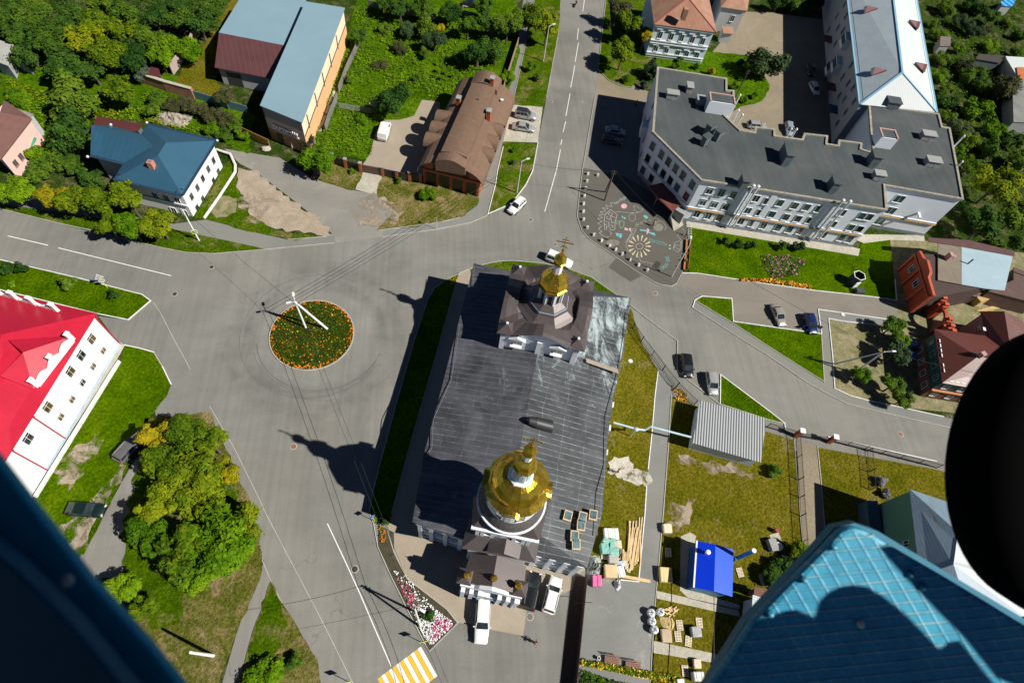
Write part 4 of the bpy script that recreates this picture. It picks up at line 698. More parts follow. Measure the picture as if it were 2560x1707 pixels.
# ================================================================ PINK HOUSE (left edge)
Pk = thing('pink_house', 'small pink house with brown roof and green window hood at the left edge', 'house', foot(40, 340, 4)); pz = 5.0; c0, c1, c2, c3 = P(80, 297, pz), P(0, 400, pz), P(-70, 330, pz), P(10, 250, pz)
k0, k1 = P(0, 281, 6.6), P(-60, 350, 6.6); mb = MB(); mb.slab([c0, c1, k1, k0], .12); mb.slab([c3, c0, k0], .12); mb.build('roof', paint('brown_sheet', (.17, .085, .07), .5, .2), Pk)
q = inset([c0, c1, c2, c3], .35); mb = MB(); mb.prism(q, -.1, pz-.1); mb.build('wall', paint('pink_render', (.78, .52, .46), .8, .06), Pk); PA, PB = q[1], q[0]
wins(Pk, PA, PB, tile(0, 0, 3.672, (190, 1440), (140, 1500)), .8, 1.1, frame=paint('brown_frame', (.35, .2, .13), .6), panes=[G_SKY]); mb = MB(); mb.slab([P(76, 337, 2.4), P(92, 346, 2.4), P(78, 368, 1.9), P(60, 355, 2.1)], .08); mb.build('window_hood', paint('green_hood', (.03, .32, .17), .5), Pk)

SD = thing('side_shed', 'weathered corrugated roof lean-to behind the pink house', 'shed', foot(57, 285, 3)); mb = MB(); mb.slab([P(30, 287, 4.4), P(44, 273, 4.4), P(84, 285, 4.2), P(70, 298, 4.2)], .08); mb.build('roof', stripes('grey_corrugated', (.30, .28, .26), .25, R_(-20), .6, .7, line=.4), SD); mb = MB(); mb.prism([(p.x, p.y, 0) for p in (P(33, 287, 4.4), P(44, 275, 4.4), P(80, 286, 4.2), P(68, 297, 4.2))], 0, 4.05); mb.build('wall', M_WGREY, SD)
# ================================================================ CHURCH
CA = R_(-14.2); cu_, cv_ = Vector((math.cos(CA), math.sin(CA), 0)), Vector((-math.sin(CA), math.cos(CA), 0))
def patina(name, base, bright, th, seam=.78, ang=R_(-14.2), cross=3.1):
    m, t, b = nt(name); v = pos(t, rot=-ang); sp = N(t, 'ShaderNodeSeparateXYZ'); t.links.new(v, sp.inputs[0])
    row = math_(t, 'DIVIDE', sp.outputs[1], seam); q = math_(t, 'FRACT', row); k1 = ramp(t, q, [(0, (1,)*3), (.10, (1,)*3), (.16, (0,)*3), (1, (0,)*3)])
    q2 = math_(t, 'FRACT', math_(t, 'DIVIDE', math_(t, 'ADD', sp.outputs[0], math_(t, 'MULTIPLY', noise(t, v, .25, 1), 1.2)), cross)); k2 = ramp(t, q2, [(0, (1,)*3), (.025, (0,)*3), (1, (0,)*3)])
    a = noise(t, v, .16, 6, .7, .8); wn2 = N(t, 'ShaderNodeTexWhiteNoise', noise_dimensions='2D'); cx = N(t, 'ShaderNodeCombineXYZ')
    t.links.new(math_(t, 'FLOOR', row), cx.inputs[1]); t.links.new(math_(t, 'FLOOR', math_(t, 'DIVIDE', sp.outputs[0], cross)), cx.inputs[0]); t.links.new(cx.outputs[0], wn2.inputs[0])
    c = ramp(t, a, [(.3, g2(base, .5)), (.5, base), (.72, g2(base, 1.6))]); c = mix(t, .5, c, ramp(t, wn2.outputs['Value'], [(0, (.72,)*3), (1, (1.25,)*3)]), 'MULTIPLY')
    s = noise(t, pos(t, (1, .4, 1), -ang), .55, 8, .82, .6)
    if th < .6:
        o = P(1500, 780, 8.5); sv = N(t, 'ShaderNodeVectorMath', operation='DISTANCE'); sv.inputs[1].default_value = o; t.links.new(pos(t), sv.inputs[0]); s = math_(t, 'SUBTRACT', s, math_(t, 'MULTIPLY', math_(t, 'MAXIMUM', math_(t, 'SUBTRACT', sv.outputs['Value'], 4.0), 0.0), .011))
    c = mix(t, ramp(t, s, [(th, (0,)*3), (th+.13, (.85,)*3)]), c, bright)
    c = mix(t, mix(t, 1.0, ramp(t, noise(t, v, 1.2, 4), [(.35, (.02,)*3), (.7, (.6,)*3)]), mix(t, 1.0, k1, k2, 'ADD'), 'MULTIPLY'), c, g2(bright, .85))
    t.links.new(c, b.inputs['Base Color']); b.inputs['Roughness'].default_value = .42; b.inputs['Metallic'].default_value = .15; bump(t, b, q, .2, .03); MATS[name] = m; return m
M_CR = patina('church_sheet_roof', (.082, .084, .096), (.30, .33, .34), .60); M_CRE = patina('church_sheet_roof_patina', (.072, .078, .082), (.48, .58, .58), .455)
M_BRN = stripes('brown_seam_roof', (.088, .072, .070), .75, CA, .6, .45, line=.05, var=.14, metal=.2); M_BRP = paint('brown_sheet_plain', (.095, .076, .074), .42, .14, .4, metal=.2)
M_CHW = paint('church_whitewash', (.78, .80, .83), .7, .06, .5)
def gold():
    m, t, b = nt('gilded_sheet'); n = noise(t, pos(t, obj=False), .9, 3, .6); b.inputs['Base Color'].default_value = (.83, .55, .10, 1); b.inputs['Metallic'].default_value = .9; b.inputs['Roughness'].default_value = .22
    t.links.new(ramp(t, n, [(.3, (.50, .29, .02)), (.7, (.86, .55, .06))]), b.inputs['Base Color']); bump(t, b, noise(t, pos(t), 1.6, 3, .6), .35, .12); return m
M_GOLD = gold(); M_GDK = paint('dark_metal', (.02, .02, .022), .5, .1)
ZE = 8.2; CH = thing('church', 'big white church with grey brown sheet roofs, tall gilded dome and gilded belfry', 'church', (14, 33, 0))
Lc = [(1184.7, 658), (1165, 735), (1134, 854), (1100, 985), (1059, 1137), (1031, 1304)]; Rc = [(1577, 745), (1568, 800), (1556, 878), (1535, 985), (1517, 1110), (1506, 1281), (1468, 1419)]
EL, ER = [P(x, y, ZE) for x, y in Lc], [P(x, y, ZE) for x, y in Rc]
def rdg(y): return P(1344+(y-884)*(-42/226), y, 10.1)
RG = [rdg(y) for y in (735, 800, 884, 985, 1110, 1280)]
mb = MB()
for i in range(5): mb.slab([EL[i], EL[i+1], RG[i+1], RG[i]], .15)
mb.slab([EL[5], P(1157, 1347, ZE), RG[5]], .15); mb.slab([EL[0], ER[0], RG[0]], .15); cr = mb.build('roof', M_CR, CH)
mb = MB()
for i in range(3): mb.slab([ER[i], ER[i+1], RG[i+1], RG[i]], .15)
mb.slab([ER[3], ER[4], RG[4], RG[3]], .15); mb.slab([ER[4], ER[5], RG[5], RG[4]], .15); mb.slab([ER[5], ER[6], P(1343, 1388, ZE), RG[5]], .15); mb.build('east_roof', [M_CRE, M_CR], CH)
# snow-guard rails that follow the eaves, light lines on the roof
gl = MB()
for pts in ([(1150, 812), (1128, 950), (1083, 1050), (1080, 1118), (1068, 1140)], [(1570, 780), (1562, 862), (1548, 936), (1517, 1042), (1517, 1162), (1495, 1232), (1490, 1340)], [(1186, 665), (1182, 722)], [(1190, 660), (1290, 690)]):
    pp = [P(x, y, ZE+.45) for x, y in pts]
    for a, b in zip(pp, pp[1:]): gl.beam(a, b, .05, .1)
    gl.build('snow_guard', paint('rail_grey', (.16, .17, .18), .5), cr); gl = MB()
wallp = [EL[0], ER[0], ER[2], ER[4], ER[5], ER[6], P(1343, 1388, ZE), P(1157, 1347, ZE), EL[5], EL[2]]
q = inset(wallp, .55); mb = MB(); mb.prism(q, -.1, ZE-.12); mb.build('wall', M_CHW, CH)
mb = MB()
for i in range(len(q)): mb.beam((q[i].x, q[i].y, ZE-.55), (q[(i+1) % len(q)].x, q[(i+1) % len(q)].y, ZE-.55), .7, .3)
mb.build('cornice', M_CHW, CH)
# carved facades at the south end
def carve(A, B, par, us, z0, z1):
    d = hdir(A, B); n = Vector((d.y, -d.x, 0)); L = (Vector((B.x-A.x, B.y-A.y, 0))).length; mb = MB(); rz = math.atan2(d.y, d.x)
    for u in us: c = Vector((A.x, A.y, (z0+z1)/2))+d*(L*u)+n*.2; mb.box(c, (.55, .4, z1-z0), rz=rz); mb.box(c+Vector((0, 0, (z1-z0)/2-.3)), (.8, .55, .3), rz=rz)
    for z in (z0+.6, (z0+z1)/2+.4, z1-1.0): c = Vector((A.x, A.y, z))+d*L/2+n*.13; mb.box(c, (L, .26, .22), rz=rz)
    mb.build('carved_pilaster', M_CHW, par); return d, n, L
for A, B, us, ww in ((q[8], q[7], (.05, .3, .62, .95), (.17, .46, .8)), (q[6], q[5], (.04, .36, .68, .97), (.2, .52, .83)), (q[5], q[4], (.05, .5, .95), (.25, .75)), (q[4], q[2], (.05, .2, .35, .5, .65, .8, .95), (.12, .28, .43, .58, .73, .88))):
    d, n, L = carve(A, B, CH, us, .2, ZE-.8)
    for u in ww: win(CH, A, B, u*L, 4.2, .9, 2.2, sill=.12, pane=M_CHW)
# north arm gable with curved pediment below the belfry block; the block itself
BC = Vector((14.85, 45.0, 0)); S_ = 5.75; BZ = 13.6
def cl(c, u, v, z): return Vector((c.x, c.y, 0))+cu_*u+cv_*v+Vector((0, 0, z))
mb = MB(); mb.prism([cl(BC, -S_+.2, -S_+.2, 0), cl(BC, S_-.2, -S_+.2, 0), cl(BC, S_-.2, S_-.2, 0), cl(BC, -S_+.2, S_-.2, 0)], 6.5, BZ-.2)
# curved tympana on four sides
def tymp(mb, c, side, half, off, z0, rise, th=.3, n=14):
    for s in (side,):
        a = s*math.pi/2; e = cu_*math.cos(a)+cv_*math.sin(a); f = Vector((-e.y, e.x, 0)); pr = []
        for i in range(n+1): t = -1+2*i/n; pr.append((t*half, z0+rise*(math.cos(t*math.pi)*.5+.5)**1.0*1.0))
        o = Vector((c.x, c.y, 0))+e*off; A = [o+f*u+Vector((0, 0, z)) for u, z in pr]; Bq = [p-e*th for p in A]; l = [o-f*half+Vector((0, 0, z0-1)), o+f*half+Vector((0, 0, z0-1))]
        mb.raw(A+Bq+l+[p-e*th for p in l], [tuple([2*n+2]+[2*n+3]+list(range(n, -1, -1))), tuple([2*n+4]+list(range(n+1, 2*n+2))+[2*n+5])]+[(i, i+1, n+2+i, n+1+i) for i in range(n)])
for s in range(4): tymp(mb, BC, s, S_-1.6, S_-.15, BZ-.2, 1.3)
bw = mb.build('belfry_wall', M_CHW, CH)
A, B = cl(BC, -S_+.2, -S_+.2, 0), cl(BC, S_-.2, -S_+.2, 0)
for u in (2.4, 8.1):
    win(bw, A, B, u, 11.6, 1.5, 1.5, sill=.5, pane=G_SKY); mb = MB(); c = cl(BC, -S_+.2+u, -S_+.1, 12.7); rz = CA
    mb.raw([c+cu_*-1.2+Vector((0, 0, -.1)), c+cu_*1.2+Vector((0, 0, -.1)), c+Vector((0, 0, .55))]+[p-cv_*.45 for p in (c+cu_*-1.2+Vector((0, 0, -.1)), c+cu_*1.2+Vector((0, 0, -.1)), c+Vector((0, 0, .55)))], [(2, 1, 0), (3, 4, 5), (0, 1, 4, 3), (1, 2, 5, 4), (2, 0, 3, 5)]); mb.build('window_pediment', M_CHW, bw)
mb = MB(); 
for k in range(3): mb = MB(); mb.box(cl(BC, -S_+.6+k*5.1, -S_+.1, 11.2), (.7, .45, 3.6), rz=CA); mb.build('pilaster', M_CHW, bw)
# flared octagonal cap: concave roof surface from square to octagon
def sq(r, n=32):
    out = []
    for i in range(n):
        a = 2*math.pi*i/n+math.pi/4; k = max(abs(math.cos(a)), abs(math.sin(a))); out.append((r*math.cos(a)/k, r*math.sin(a)/k))
    return out
def ocu(r, n=32):
    out = []
    for i in range(n):
        a = 2*math.pi*i/n+math.pi/4; k = math.cos(((a+math.pi/8) % (math.pi/4))-math.pi/8); out.append((r/k*math.cos(a)*.96, r/k*math.sin(a)*.96))
    return out
rings = []
for t, z, r0_, wv in ((0, BZ-.15, S_+.35, 0), (.15, BZ+.1, S_-.2, .9), (.5, BZ+.45, S_-1.5, 1.4), (1, BZ+.3, 4.2, 0)):
    s1_, o1_ = sq(r0_), ocu(r0_)
    ring_ = []
    for (x1, y1), (x2, y2), i in zip(s1_, o1_, range(32)):
        ph = math.sin((2*math.pi*i/32+math.pi/4)*2)**2; rise = (1-ph)*1.75*(1-t*.6)
        ring_.append(cl(BC, x1*(1-t)+x2*t, y1*(1-t)+y2*t, z+rise))
    rings.append(ring_)
mb = MB(); mb.loft(rings, close=False); br = mb.build('belfry_roof', M_BRN, CH)
mb = MB(); 
for i in range(4):
    a = (45+90*i); x, y = (S_-.85)*math.copysign(1, math.cos(R_(a))), (S_-.85)*math.copysign(1, math.sin(R_(a))); c = cl(BC, x, y, BZ)
    mb.mi = 0; pk = c+Vector((0, 0, 1.0)); e = [cl(BC, x+dx*1.15, y+dy*1.15, BZ+.02) for dx, dy in ((-1, -1), (1, -1), (1, 1), (-1, 1))]
    for j in range(4): mb.slab([e[j], e[(j+1) % 4], pk], .08)
    mb.mi = 1; mb.box(pk+Vector((0, 0, .05)), (.3, .3, .3), rz=CA); mb.build('corner_cap', [M_BRP, M_CHW], br); mb = MB()
mb = MB(); n8 = 8; ph = CA+math.pi/8
mb.lathe((BC.x, BC.y, 0), [(4.5, 13.7), (4.4, 14.1), (3.8, 14.35), (3.0, 14.9), (2.45, 15.6)], n8, ph, cap=False); mb.build('octagon_roof', M_BRP, br)
mb = MB(); mb.lathe((BC.x, BC.y, 0), [(2.75, 15.3), (2.75, 15.45), (2.6, 15.5), (1.7, 16.1)], n8, ph); mb.build('octagon_skirt', M_BRN, br)
mb = MB(); mb.lathe((BC.x, BC.y, 0), [(2.8, 15.28), (2.8, 15.4), (2.6, 15.4)], n8, ph, cap=False); mb.build('white_trim', paint('pale_blue_trim', (.45, .6, .72), .6), br)
BT = thing('belfry_lantern', 'gilded belfry lantern of stacked faceted cupolas above brown flared roof', 'belfry', (BC.x, BC.y, 15.2)); BT.parent = None
mb = MB(); mb.lathe((BC.x, BC.y, 0), [(1.95, 15.2), (1.9, 15.6), (1.55, 15.7), (1.5, 18.2), (1.85, 18.5), (1.85, 18.7)], n8, ph)
for i in range(8): a = ph+i*math.pi/4; mb.box((BC.x+1.62*math.cos(a), BC.y+1.62*math.sin(a), 17.0), (.28, .28, 2.9), rz=a)
dr = mb.build('drum', M_CHW, BT)
for i in range(8):
    a = ph+(i+.5)*math.pi/4; d = Vector((-math.sin(a), math.cos(a), 0)); c = Vector((BC.x, BC.y, 0))+Vector((math.cos(a), math.sin(a), 0))*1.42
    win(dr, c-d*.6, c+d*.6, .6, 16.9, .62, 1.9, pane=G_DARK, sill=.05, bars=0)
mb = MB(); GX = (BC.x, BC.y, 0)
mb.lathe(GX, [(2.05, 18.7), (2.1, 18.95), (1.8, 19.1), (1.8, 19.3), (1.98, 19.35), (1.95, 19.5), (1.75, 20.3), (1.2, 21.0), (.75, 21.5), (.7, 21.6)], n8, ph); mb.build('gilded_cupola', M_GOLD, BT)
mb = MB(); mb.lathe(GX, [(.62, 21.5), (.6, 23.2), (.7, 23.3)], n8, ph); mb.build('upper_drum', M_CHW, BT)
mb = MB(); mb.lathe(GX, [(.78, 23.25), (.82, 23.45), (.6, 23.6), (.85, 23.8), (.78, 24.3), (.35, 24.8), (.12, 25.3), (.1, 25.6)], n8, ph); mb.ell((BC.x, BC.y, 25.75), (.2, .2, .2)); mb.build('upper_cupola', M_GOLD, BT)
def cross(par, c, zb, h, w_):
    mb = MB(); c = Vector((c[0], c[1], 0)); mb.beam(c+Vector((0, 0, zb)), c+Vector((0, 0, zb+h)), .09, .09, up=(0, 1, 0)); z = zb+h*.62
    mb.beam(c+cu_*-w_+Vector((0, 0, z)), c+cu_*w_+Vector((0, 0, z)), .09, .09); mb.beam(c+cu_*-w_*.45+Vector((0, 0, z+h*.2)), c+cu_*w_*.45+Vector((0, 0, z+h*.2)), .07, .07); mb.beam(c+cu_*-w_*.4+Vector((0, 0, z-h*.28)), c+cu_*w_*.4+Vector((0, 0, z-h*.36)), .07, .07)
    for k in (-1, 1): mb.ell(c+cu_*w_*k+Vector((0, 0, z)), (.11, .11, .11), 6, 4)
    mb.ell(c+Vector((0, 0, zb+h)), (.11, .11, .11), 6, 4)
    for k in (-1, 1): mb.beam(c+cu_*.0+Vector((0, 0, zb+h*.3)), c+cu_*w_*.5*k+Vector((0, 0, zb+h*.15)), .05, .05)
    mb.build('cross', M_GOLD, par)
cross(BT, BC, 25.8, 2.2, .95)
# main dome
DC = Vector((7.8, 17.4, 0)); DT = thing('main_dome', 'large gilded church dome on round white drum with shingled ring roof', 'dome', (DC.x, DC.y, 12))
DX = (DC.x, DC.y, 0); mb = MB(); mb.lathe(DX, [(3.5, 10.0), (3.5, 13.5), (4.15, 13.6), (4.3, 13.75), (4.3, 14.05), (4.15, 14.05)], 40); mb.lathe(DX, [(3.35, 14), (3.35, 19.2)], 32)
dr = mb.build('drum', M_CHW, DT)
for i in range(8):
    a = CA+(i+.5)*math.pi/4; d = Vector((-math.sin(a), math.cos(a), 0)); c = Vector((DC.x, DC.y, 0))+Vector((math.cos(a), math.sin(a), 0))*3.33
    win(dr, c-d*.6, c+d*.6, .6, 17.0, .8, 2.4, pane=G_DARK, sill=.05)
mb = MB(); mb.lathe(DX, [(4.15, 13.95), (3.8, 14.6), (3.3, 15.2)], 40, cap=False); mb.build('ring_roof', stripes('shingle_ring', (.085, .078, .072), .4, 0, .6, .7, line=.1, var=.25), DT)
mb = MB(); mb.lathe(DX, [(3.5, 18.9), (3.82, 19.1), (3.82, 19.35), (3.35, 19.75), (3.1, 20.0), (3.05, 20.15)], 16, CA+math.pi/16, cap=False)
for i in range(4):                               # arched gilded hoods over the drum windows
    a = CA+math.pi/2*i; e = Vector((math.cos(a), math.sin(a), 0)); f = Vector((-e.y, e.x, 0)); n = 8; pr = [(1.15*math.cos(math.pi*j/n), 19.05+.5*math.sin(math.pi*j/n)) for j in range(n+1)]
    o = Vector((DC.x, DC.y, 0)); mb.raw([o+e*4.0+f*u+Vector((0, 0, z)) for u, z in pr]+[o+e*2.9+f*u*.9+Vector((0, 0, z+.35)) for u, z in pr], [(j, j+1, n+2+j, n+1+j) for j in range(n)])
gs = mb.build('gilded_skirt', M_GOLD, DT)
for i in range(4):
    a = CA+math.pi/2*i; e = Vector((math.cos(a), math.sin(a), 0)); f = Vector((-e.y, e.x, 0)); n = 10; o = Vector((DC.x, DC.y, 0))+e*3.88; mb = MB()
    mb.face([o+f*1.2*math.cos(math.pi*j/n)+Vector((0, 0, 19.0+.7*math.sin(math.pi*j/n))) for j in range(n+1)][::-1]+[]); mb.face([o+f*1.2*math.cos(math.pi*j/n)-e*.15+Vector((0, 0, 19.0+.7*math.sin(math.pi*j/n))) for j in range(n+1)]); mb.build('tympanum', M_CHW, gs)
mb = MB(); mb.lathe(DX, [(3.05, 20.0), (3.12, 20.4), (3.0, 21.1), (2.6, 21.9), (2.0, 22.6), (1.35, 23.0)], 16, CA+math.pi/16, cap=False); mb.build('gilded_dome', M_GOLD, DT)
mb = MB(); mb.lathe(DX, [(1.5, 22.9), (1.45, 23.1), (1.15, 23.2), (1.1, 25.0), (1.2, 25.1)], 8, ph)
for i in range(8): a = ph+(i+.5)*math.pi/4; mb.mi = 1; mb.box((DC.x+1.07*math.cos(a), DC.y+1.07*math.sin(a), 24.1), (.06, .45, 1.2), rz=a); mb.mi = 0
mb.build('lantern', [M_CHW, paint('pale_blue_panel', (.42, .58, .68), .6)], DT)
mb = MB(); mb.lathe(DX, [(1.35, 25.05), (1.38, 25.3), (1.15, 25.45), (1.2, 25.7), (1.0, 26.2), (.6, 26.6), (.5, 26.7)], 8, ph); mb.build('lantern_cupola', M_GOLD, DT)
mb = MB(); mb.lathe(DX, [(.5, 26.6), (.48, 27.6), (.55, 27.7)], 8, ph); mb.build('upper_lantern', M_CHW, DT)
mb = MB(); mb.lathe(DX, [(.68, 27.6), (.7, 27.8), (.55, 27.95), (.72, 28.3), (.6, 28.8), (.25, 29.3), (.1, 29.7), (.1, 29.9)], 8, ph); mb.ell((DC.x, DC.y, 30.0), (.18, .18, .18)); mb.build('finial', M_GOLD, DT); cross(DT, DC, 30.1, 2.0, .85)
zo, zn = [10, 14, 15.6, 19, 20, 23, 25.05, 26.6, 27.6, 29.7, 30.1, 32.2], [10, 16.5, 18.4, 21.7, 22.5, 24.9, 27.9, 29.6, 31.2, 32.8, 33.0, 34.7]
for o in DT.children_recursive:
    for v in o.data.vertices:
        z = v.co.z+12; i = max(0, min(len(zo)-2, sum(1 for k in zo if k <= z)-1)); v.co.z = zn[i]+(z-zo[i])*(zn[i+1]-zn[i])/(zo[i+1]-zo[i])-12; v.co.x *= .9; v.co.y *= .9
# stepped entrance block south of the dome
def block(px, z, z0, name, m, par, ins=.35): q = inset([P(x, y, z) for x, y in px], ins); mb = MB(); mb.prism(q, z0, z-.08); mb.build(name, m, par); return q
def hip(px, z, rise, ins, name, m, par):
    e = [P(x, y, z) for x, y in px]; i_ = [Vector((p.x, p.y, z+rise)) for p in inset(e, ins)]; mb = MB(); n = len(e)
    for k in range(n): mb.slab([e[k], e[(k+1) % n], i_[(k+1) % n], i_[k]], .1)
    mb.face(i_ if sum(i_[k].x*i_[(k+1) % n].y-i_[(k+1) % n].x*i_[k].y for k in range(n)) > 0 else i_[::-1]); return mb.build(name, m, par)
M_BLUEP = MATS['pale_blue_panel']
T1 = [(1184, 1240), (1178, 1318), (1347, 1354), (1372, 1262)]; block(T1, 15.0, 7.5, 'upper_block', M_CHW, CH, .7); hip(T1, 15.0, 1.2, 1.2, 'upper_roof', M_BRN, CH)
mb = MB(); a, b = P(1178, 1318, 14.9), P(1347, 1354, 14.9); mb.beam(a, b, .35, .45); mb.build('cornice_band', M_CHW, CH)
T2 = [(1173, 1290), (1153, 1370), (1338, 1406), (1352, 1330)]; block(T2, 9.6, 0, 'middle_block', M_CHW, CH, .75); hip(T2, 9.6, .9, 1.4, 'middle_roof', M_BRN, CH)
q = inset([P(x, y, 15.0) for x, y in T1], .7); A, B = q[1], q[2]
for t in (.18, .82): win(CH, A, B, (B-A).length*t, 12.0, .9, 1.6, sill=.3, pane=M_BLUEP)
mb = MB(); rz = math.atan2(hdir(A, B).y, hdir(A, B).x); nn = Vector((hdir(A, B).y, -hdir(A, B).x, 0))
for t in (.03, .12, .3, .7, .88, .97): c = A.lerp(B, t); mb.box((c.x+nn.x*.15, c.y+nn.y*.15, 12.0), (.45, .4, 3.2), rz=rz)
c = A.lerp(B, .5); mb.build('facade_pilaster', M_CHW, CH)
mb = MB(); c = P(1262, 1367, 10.6); mb.slab([c-cu_*1.9+cv_*1.2+Vector((0, 0, -.1)), c-cu_*1.9-cv_*.9+Vector((0, 0, -.3)), c-cv_*.9+Vector((0, 0, .7)), c+cv_*1.2+Vector((0, 0, .9))], .08); mb.slab([c+cu_*1.9+cv_*1.2+Vector((0, 0, -.1)), c+cu_*1.9-cv_*.9+Vector((0, 0, -.3)), c-cv_*.9+Vector((0, 0, .7)), c+cv_*1.2+Vector((0, 0, .9))], .08); mb.build('small_gable', M_BRP, CH)
PZ = 6.2; T3 = [(1176, 1385), (1152, 1455), (1306, 1488), (1316, 1415)]; block(T3, PZ, 0, 'porch_wall', M_CHW, CH, .3)
e = [P(x, y, PZ) for x, y in T3]; ra, rb = P(1243, 1388, PZ+1.5), P(1230, 1464, PZ+1.5); mb = MB(); mb.slab([e[0], e[1], rb, ra], .1); mb.slab([e[2], e[3], ra, rb], .1); mb.face([e[1], e[2], rb]); pr = mb.build('porch_roof', M_BRP, CH)
A, B = e[1], e[2]; dP = hdir(A, B); nP = Vector((dP.y, -dP.x, 0)); mb = MB()
pts = [(0, 0), (0, 1.0), (.22, 1.0), (.3, 1.5), (.5, 2.1), (.7, 1.5), (.78, 1.0), (1, 1.0), (1, 0)]; L = (B-A).length
ff = [Vector((A.x, A.y, PZ-.9))+dP*L*u+nP*.35+Vector((0, 0, z)) for u, z in pts]; bb_ = [p-nP*.45 for p in ff]; n = len(ff); mb.raw(ff+bb_, [tuple(range(n)), tuple(range(2*n-1, n-1, -1))]+[((i+1) % n, i, n+i, n+(i+1) % n) for i in range(n)])
for u in (.06, .2, .34, .66, .8, .94): c = Vector((A.x, A.y, 2.6))+dP*L*u+nP*.5; mb.box(c, (.5, .7, 5.2), rz=math.atan2(dP.y, dP.x))
mb.beam(Vector((A.x, A.y, 4.1))+nP*.5, Vector((B.x, B.y, 4.1))+nP*.5, .5, .35); mb.beam(Vector((A.x, A.y, 2.2))+nP*.45, Vector((B.x, B.y, 2.2))+nP*.45, .4, .25); mb.build('porch_front', M_CHW, CH)
for x, y in ((1169, 1436), (1235, 1444), (1297, 1462)):
    c = P(x, y, 8.0); mb = MB(); mb.lathe((c.x, c.y, 0), [(.30, 6.6), (.30, 7.1), (.2, 7.2), (.42, 7.5), (.44, 7.8), (.28, 8.2), (.06, 8.45), (.03, 8.8)], 12); mb.build('gilded_cupola', M_GOLD, pr)
for x, y in ((1163, 1440), (1300, 1470)):
    c = P(x, y, 6.8); e_ = [c+cu_*a*.9+cv_*b*.9+Vector((0, 0, -.2)) for a, b in ((-1, -1), (1, -1), (1, 1), (-1, 1))]; mb = MB()
    for j in range(4): mb.slab([e_[j], e_[(j+1) % 4], c+Vector((0, 0, .5))], .06)
    mb.build('corner_cap', M_BRP, pr)
mb = MB(); M_CANL = dirt('peeling_canopy', (.02, .035, .035), (.55, .6, .58), .52, 1.2); mb.slab([P(1178, 1470, 3.6), P(1262, 1486, 3.6), P(1259, 1507, 3.1), P(1176, 1490, 3.1)], .1); mb.build('entrance_canopy', M_CANL, CH)
# roof-mounted skylights stored on the south-east slope, black barrel hood
for i, (x, y) in enumerate([(1419, 1290), (1456, 1293), (1482, 1288), (1452, 1314), (1436, 1340), (1440, 1361)]):
    k = ER[5].lerp(RG[5], .35); z = 9.2; c = P(x, y, z); s = MB(); s.box((c.x, c.y, z+.05), (1.0, 1.25, .5), rz=CA+.05*(i-2)); s.mi = 1; s.box((c.x+.03, c.y, z+.33), (.72, .95, .07), rz=CA+.05*(i-2))
    single(s, 'skylight', [paint('pale_timber', (.62, .48, .30), .8, .15, 2), glass('skylight_glass', (.10, .16, .17), .15)], ['framed skylight leftmost of the six on the church roof corner', 'framed skylight second in the top row on the church roof corner', 'framed skylight nearest the right eave of the church roof', 'framed skylight directly below the second of the top row', 'framed skylight lower left of the six, pale full frame', 'framed skylight lowest of the six on the church roof corner'][i], 'skylight', 'skylights on the church roof')
mb = MB(); mb.smooth = True; a, b = P(1316, 1048, 11.0), P(1382, 1064, 10.0); dd_ = (b-a); dd_.z = 0; dd_.normalize(); ff_ = Vector((-dd_.y, dd_.x, 0)); n = 8
rg = [[a.lerp(b, t)+ff_*r*math.cos(math.pi*i/n)+Vector((0, 0, r*math.sin(math.pi*i/n)-.1-.35*t)) for i in range(n+1)] for t, r in ((0, .1), (.12, .5), (.4, .75), (1, .85))]
for r0__, r1__ in zip(rg, rg[1:]): mb.raw(r0__+r1__, [(i, i+1, n+2+i, n+1+i) for i in range(n)])
mb.smooth = False; mb.face(rg[-1]); mb.build('barrel_hood', paint('black_ribbed_sheet', (.03, .03, .032), .5, .1), cr)
mb = MB(); a, b = P(1465, 902, 9.3), P(1545, 930, 8.9); mb.slab([a+Vector((0, .35, .2)), b+Vector((0, .35, .2)), b+Vector((0, -.35, .2)), a+Vector((0, -.35, .2))], .05); mb.build('patch_strip', M_TAN, cr)
# ================================================================ SMALL BUILDINGS OF THE YARD
def shed(name, label, cat, px, z, wallm, roofm, ov=.35, at=None, zs=None, th=.1):
    e = [P(x, y, (zs[i] if zs else z)) for i, (x, y) in enumerate(px)]; c = sum(e, Vector())/len(e); T = thing(name, label, cat, (c.x, c.y, 0)); mb = MB(); mb.slab(e, th); mb.build('roof', roofm, T)
    q = inset(e, ov); mb = MB(); mb.prism([Vector((p.x, p.y, min(p.z for p in e)-th-.01)) for p in q], -.1, None); mb.build('wall', wallm, T); return T, q
M_COR = stripes('striped_corrugated', (.50, .53, .54), .40, R_(-17), .18, .5, line=.75, var=.05)
G_, q = shed('garage', 'small pale blue garage with black and white striped corrugated roof in the church yard', 'garage', [(1750, 1000), (1916, 1045), (1902, 1156), (1732, 1107)], 3.0, paint('pale_blue_siding', (.50, .57, .62), .6, .06), M_COR, .35)
i0 = min(range(4), key=lambda i: q[i].y); 
pp = [P(1534, 1056, 3.0), P(1590, 1072, 3.0), P(1612, 1075, 2.6), P(1626, 1066, 3.2), P(1733, 1094, 2.6)]
mb = MB(); mb.path(pp, .16, 10); mb.tube((pp[1].x, pp[1].y, 0), pp[1], .08, .08, 8); mb.ell((pp[1].x, pp[1].y-.1, 3.1), (.35, .35, .25)); single(mb, 'heating_pipe', paint('pale_blue_pipe', (.45, .58, .62), .5), 'pale blue overhead pipe from the church wall to the striped garage', 'pipe')
